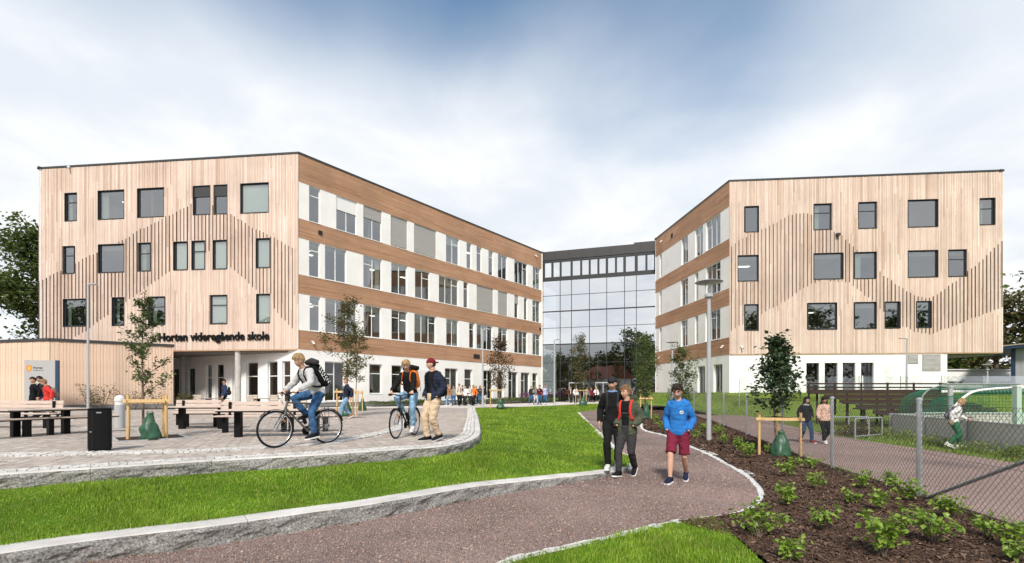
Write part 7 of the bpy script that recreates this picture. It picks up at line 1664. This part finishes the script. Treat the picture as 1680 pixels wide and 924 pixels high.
# boy in the red cap
q = walk(.10, 'R', -.18, .075, 0.0)
o = person('person in backwards dark red cap and navy puffer jacket beside the second cyclist', G(711,723.5,0), R(140), 1.80, q, None, R(2), R(4), ('pocket','pocket'), (R(-42),R(-4),0), dict(mat=BLACK, off=.014, hem=.86), dict(mat=NAVY, off=.036, hem=.86, hemx=.012, open=.085, quilt=.010, amp=.005), dict(mat=BEIGE, off=.020, knee=.070, calf=.064, ankle=.056, amp=.013), dict(mat=B_SHOE, big=1.1, sole=fab((.5,.5,.48))), dict(style='cap', col=DBROWN, cap=fab((.17,.02,.028)), brim=-1), 2)
backpack(o, 'black backpack of the person in the dark red cap', BLACK, (.30,.46,.17), which='jk', z0=1.16, back=.03)
# three walkers on the path
q = walk(.17, 'R', -.35)
pa = G(1005,770,-.51); o = person('tall person in black sweater and black cap stepping along the kerb end', pa, R(168), 1.88, q, None, R(2), 0, ('down','back'), (R(-10),R(-12),0), dict(mat=BLACK, off=.026, hem=.86, hemx=.01, amp=.008, collar=1), None, dict(mat=BLACK, off=.014, knee=.062, ankle=.044), dict(mat=W_SHOE, stripes=BLACK, big=1.1), dict(style='beanie', col=BLKH, cap=DARK), 2)
disc_emblem(o, -.085, 1.27, .016, fab((.45,.45,.45)))
c_ = MB(); c_.tube([(o['TT'] @ Vector((.080*math.cos(k*.4488), -.004+.078*math.sin(k*.4488), 1.482)))*o['s'] for k in range(14)], .020, 8, closed=True); c_.build('neck_scarf', fab((.16,.28,.50), .8, .5, 60, .6), o['root'], smooth='all')
backpack(o, 'dark backpack worn by the tall person in black', DARK, (.28,.42,.14), straps=DARK, z0=1.17)
q = walk(.23, 'R', -.40)
o = person('person in olive jacket over black hooded top on the gravel path', G(1029,781,-.62), R(146), 1.80, q, None, R(2), R(3), ('jpocket','jpocket'), (R(-38),R(0),0), dict(mat=BLACK, off=.020, hem=.80, hood=1, amp=.010), dict(mat=OLIVE, off=.038, hem=.80, hemx=.035, open=.095, amp=.012), dict(mat=CHAR, off=.013, knee=.062, ankle=.044), dict(mat=BLACK, sole=M['white_paint'], big=1.05), dict(style='short', col=LBROWN, fringe=.060, vol=1.15), 2)
for k in range(5): disc_emblem(o, .048-.024*k, 1.245, .008, fab((.30,.30,.31)), 'print_letter', segs=4)
backpack(o, 'red backpack worn by the person in the olive jacket', RED, (.30,.44,.16), straps=RED, which='jk', z0=1.17, back=.02)
q = walk(.27, 'R', -.25, .09, .0)
o = person('person in blue hooded sweatshirt and maroon shorts looking down', G(1113,790,-.62), R(150), 1.84, q, None, R(3), R(2), ('pocket','pocket'), (R(-2),R(-17),0), dict(mat=BLUE, off=.024, hem=.86, hemx=.012, hood=1, amp=.009), None, dict(mat=MAROON, short=.93, off=.016, amp=.010), dict(mat=fab((.016,.022,.045), .7), big=1.06), dict(style='short', col=DBROWN, fringe=.062, vol=1.2), 2)
disc_emblem(o, -.075, 1.27, .036, fab((.62,.66,.72))); disc_emblem(o, -.075, 1.262, .024, fab((.25,.38,.62)), 'emblem_band', segs=12, dz=.006)
# boy in blazer
o = person('person in dark blazer and blue jeans walking behind the front cyclist', G(568,687,0), R(125), 1.66, walk(.27,'L'), None, 0, 0, ('fwd','back'), (R(10),0,0), dict(mat=WHITE, off=.014), dict(mat=NAVY, off=.026, open=.045), dict(mat=JEAN_L, off=.014), dict(mat=TAN, big=1.0), dict(style='short', col=LBROWN), 1)
backpack(o, 'black backpack of the person in the dark blazer', BLACK, (.28,.42,.15), which='jk', z0=1.15, back=.01)
# group by the sign
o = person('person in black jacket walking past the information sign', XD(55,19.6), R(138), 1.68, walk(.24,'L'), None, 0, 0, ('down','back'), (R(25),0,0), dict(mat=BLACK, off=.03, hem=.86, hemx=.02, collar=1), None, dict(mat=BLACK), dict(mat=B_SHOE), dict(style='short', col=DBROWN), 1)
o = person('person half hidden between the black and the red jackets', XD(67,19.9), R(130), 1.72, walk(.2,'R'), None, 0, 0, ('down','down'), (R(5),R(-8),0), dict(mat=DARK, off=.026), None, dict(mat=JEAN), dict(mat=B_SHOE), dict(style='short', col=DBROWN), 1)
o = person('person in red jacket over white shirt with brown backpack by the sign', XD(80,18.9), R(124), 1.62, walk(.34,'L',-.75), None, R(9), 0, ('fwd','back'), (R(5),R(-12),0), dict(mat=WHITE, off=.016, hem=.80, hemx=.02, collar=1), dict(mat=RED, off=.035, hem=.86, hemx=.03, open=.07), dict(mat=BLACK), dict(mat=B_SHOE), dict(style='short', col=LBROWN, vol=1.3), 1)
backpack(o, 'brown grey backpack on the person in the red jacket', fab((.21,.16,.13)), (.32,.46,.19), which='jk', z0=1.16, back=.02)
o = person('person in navy jacket with coloured patches under the overhang', XD(368,24.6), R(118), 1.74, walk(.15,'R'), None, 0, 0, ('jpocket','down'), (R(35),0,0), dict(mat=fab((.03,.045,.10)), off=.032, hemx=.02, collar=1), None, dict(mat=BLACK), dict(mat=B_SHOE), dict(style='cap', col=BLKH, cap=BLACK, brim=1), 1, SK)
backpack(o, 'dark backpack of the person in the patched navy jacket', DARK, (.3,.44,.17), z0=1.16)
pz = o['TT']; 
for (x, z, c) in ((-.10,1.28,(.6,.08,.06)),(.09,1.30,(.7,.55,.08)),(.09,1.12,(.6,.55,.5))): disc_emblem(o, x, z, .045, fab(c), 'patch', segs=10)
# the two girls behind the fence
o = person('person in black striped track jacket and ripped jeans behind the fence', G(1322,727,-.71), R(176), 1.62, walk(.26,'L'), None, 0, 0, ('down','jpocket'), (R(28),R(-8),0), dict(mat=BLACK, off=.034, hem=.80, hemx=.03, collar=1), None, dict(mat=fab((.03,.06,.13), .9, .5, 40, .35), off=.012), dict(mat=fab((.30,.02,.03))), dict(style='long', col=BLKH, fringe=.06), 1)
c_ = MB(); c_.tube([(o['TT'] @ Vector((.095*math.cos(k*.4488), -.012+.090*math.sin(k*.4488), 1.455)))*o['s'] for k in range(14)], .026, 8, closed=True); c_.build('striped_collar', fab((.40,.42,.50), .8, .5, 60, .5), o['root'], smooth='all')
o = person('person in patterned pale pink jacket and black leggings behind the fence', G(1352,728,-.71), R(170), 1.62, walk(.22,'R'), None, 0, 0, ('fwd','down'), (R(-14),R(-12),0), dict(mat=simple('pink patterned cloth', (.62,.40,.31), .85, var=.32, vscale=14, bump=.3), off=.030, hem=.86, hemx=.022, collar=1), None, dict(mat=BLACK, off=.008), dict(mat=W_SHOE), dict(style='long', col=BLKH, fringe=.05, vol=1.2), 1, (.42,.235,.155))
# boy with kick scooter by the boards
loc = Vector((14.15,15.5,-.72)); o = person('person in white and black jacket with scooter at the pitch boards', loc, R(246), 1.62, walk(.18,'L'), None, R(14), 0, ('back',((-.16,.42,1.02), 1.0)), (0,R(-15),0), dict(mat=WHITE, off=.030, hem=.86, hemx=.02, hood=1), None, dict(mat=GREEN_T, off=.02, knee=.07), dict(mat=W_SHOE), dict(style='short', col=BLOND), 1)
k = thing('kick_scooter', 'white kick scooter beside the person at the pitch boards', 'scooter', loc+Vector((.22,.02,.0)), R(246)); MB().bbox((-.2,.0,.09), (.12,.55,.025), .008).build('deck', M['white_paint'], k); MB().tube([(-.2,.30,.10),(-.2,.36,.5),(-.2,.34,.98)], .016, 8).build('steering_post', M['steel'], k); MB().tube([(-.4,.34,.98),(0,.34,.98)], .012, 8).build('handlebar', M['black_steel'], k)
for y in (-.31,.36): MB().tube([(-.215,y,.055),(-.185,y,.055)], .055, 16).build('wheel', M['rubber'], k)
backpack(o, 'grey bag on the back of the person at the pitch boards', fab((.16,.16,.17)), (.28,.38,.14), z0=1.15)
# far groups
FAR = [(736,666.5,110,1.72,'L',TAN,CREAM,JEAN_L,LBROWN,'short','person in tan jacket leading the far group by the lawn'),(753,666.5,200,1.80,'R',CREAM,None,BLACK,DBROWN,'short','tall person in beige sweater in the far group'),(764,666,150,1.70,'L',WHITE,None,DARK,DBROWN,'short','person in white top behind the beige sweater'),
 (770.5,667,215,1.66,'R',WHITE,None,DARK,BLKH,'short','person in white shirt with bag strap in the far group'),(777,666,140,1.72,'L',ORANGE,None,BLACK,LBROWN,'long','person with orange top in the far group'),(781.5,665,160,1.72,'R',DARK,None,DARK,BLOND,'short','person in all dark clothes at the back of the far group'),(794,663.5,185,1.70,'R',BLACK,None,fab((.55,.48,.45)),BLKH,'long','person in black coat standing beside the reddish brown tree'),
 (744.5,665.5,170,1.68,'R',GREYC,None,JEAN,DBROWN,'short','person in grey top between the tan jacket and the beige sweater'),(758.5,664.8,195,1.74,'L',NAVY,None,BLACK,DBROWN,'short','person in navy top behind the beige sweater'),(787.5,665.2,205,1.70,'L',CHAR,None,JEAN,LBROWN,'long','person in charcoal top next to the far group end'),(963,660.5,170,1.72,'L',GREYC,None,DARK,DBROWN,'short','person in grey sweater right of the far watering bag'),(970,660,190,1.66,'R',MAROON,None,BLACK,LBROWN,'long','person in maroon top near the hall doors'),
 (871.5,664,150,1.72,'R',DARK,None,JEAN,BLOND,'short','person in dark jacket left in the group by the purple flowers'),(878.5,664.5,200,1.70,'L',GREYC,None,fab((.5,.45,.42)),LBROWN,'long','person in long grey coat by the purple flowers'),(885.5,664.5,175,1.78,'R',fab((.10,.02,.03)),None,JEAN,DBROWN,'short','person in maroon sweater by the purple flowers'),(894,664.2,190,1.76,'L',fab((.42,.46,.62)),None,JEAN,LBROWN,'short','person in striped top right in the group by the purple flowers'),
 (936,661.5,180,1.70,'R',DARK,PINKF,DARK,LBROWN,'long','person in black jacket with pink top before the glass hall'),(944.5,662,175,1.74,'L',WHITE,None,BLACK,BLKH,'short','person in white jacket before the glass hall'),(978.5,661,178,1.70,'R',WHITE,GREYC,BLACK,BLOND,'long','person in white cardigan walking from the glass hall'),(985.5,659,170,1.84,'L',NAVY,None,BLACK,DBROWN,'short','tall person in navy behind the white cardigan'),(990.5,659.5,185,1.62,'R',CHAR,None,BLACK,LBROWN,'long','short person in dark clothes near the glass doors'),(995.5,658.8,180,1.70,'L',LILAC,None,DARK,BLOND,'long','person in lilac jacket partly behind the tall person in black')]
for i, (px, py, rz_, H, ld, c1, c2, c3, hcx, hs_, lab) in enumerate(FAR):
    hm_ = [('down','back'),('fwd','down'),('jpocket','down'),('chest','down'),('strap','back')][i % 5]
    if c2 is not None: tp_, jk_ = dict(mat=c2, off=.014), dict(mat=c1, off=.034, hemx=.03, open=.07)
    else: tp_, jk_ = dict(mat=c1, off=.028, hemx=.02, hem=.80 if 'coat' in lab else .86, collar=1), None
    o = person(lab, G(px, py, 0.0), R(rz_), H, walk(.2+.06*(i % 3), ld), None, 0, 0, hm_, (R((i*37 % 60)-30),R(-4),0), tp_, jk_, dict(mat=c3), dict(mat=W_SHOE if i % 3 == 0 else B_SHOE), dict(style=hs_, col=hcx), 0, SK, group='students in the distance')
    if 'strap' in lab or 'beige sweater in' in lab or 'coat' in lab: backpack(o, 'dark bag of the far person'+(' in beige sweater' if 'beige' in lab else ' in white shirt' if 'shirt' in lab else ' in black coat' if 'black coat' in lab else ' in grey coat'), DARK, (.28,.40,.14), z0=1.15, which='top')
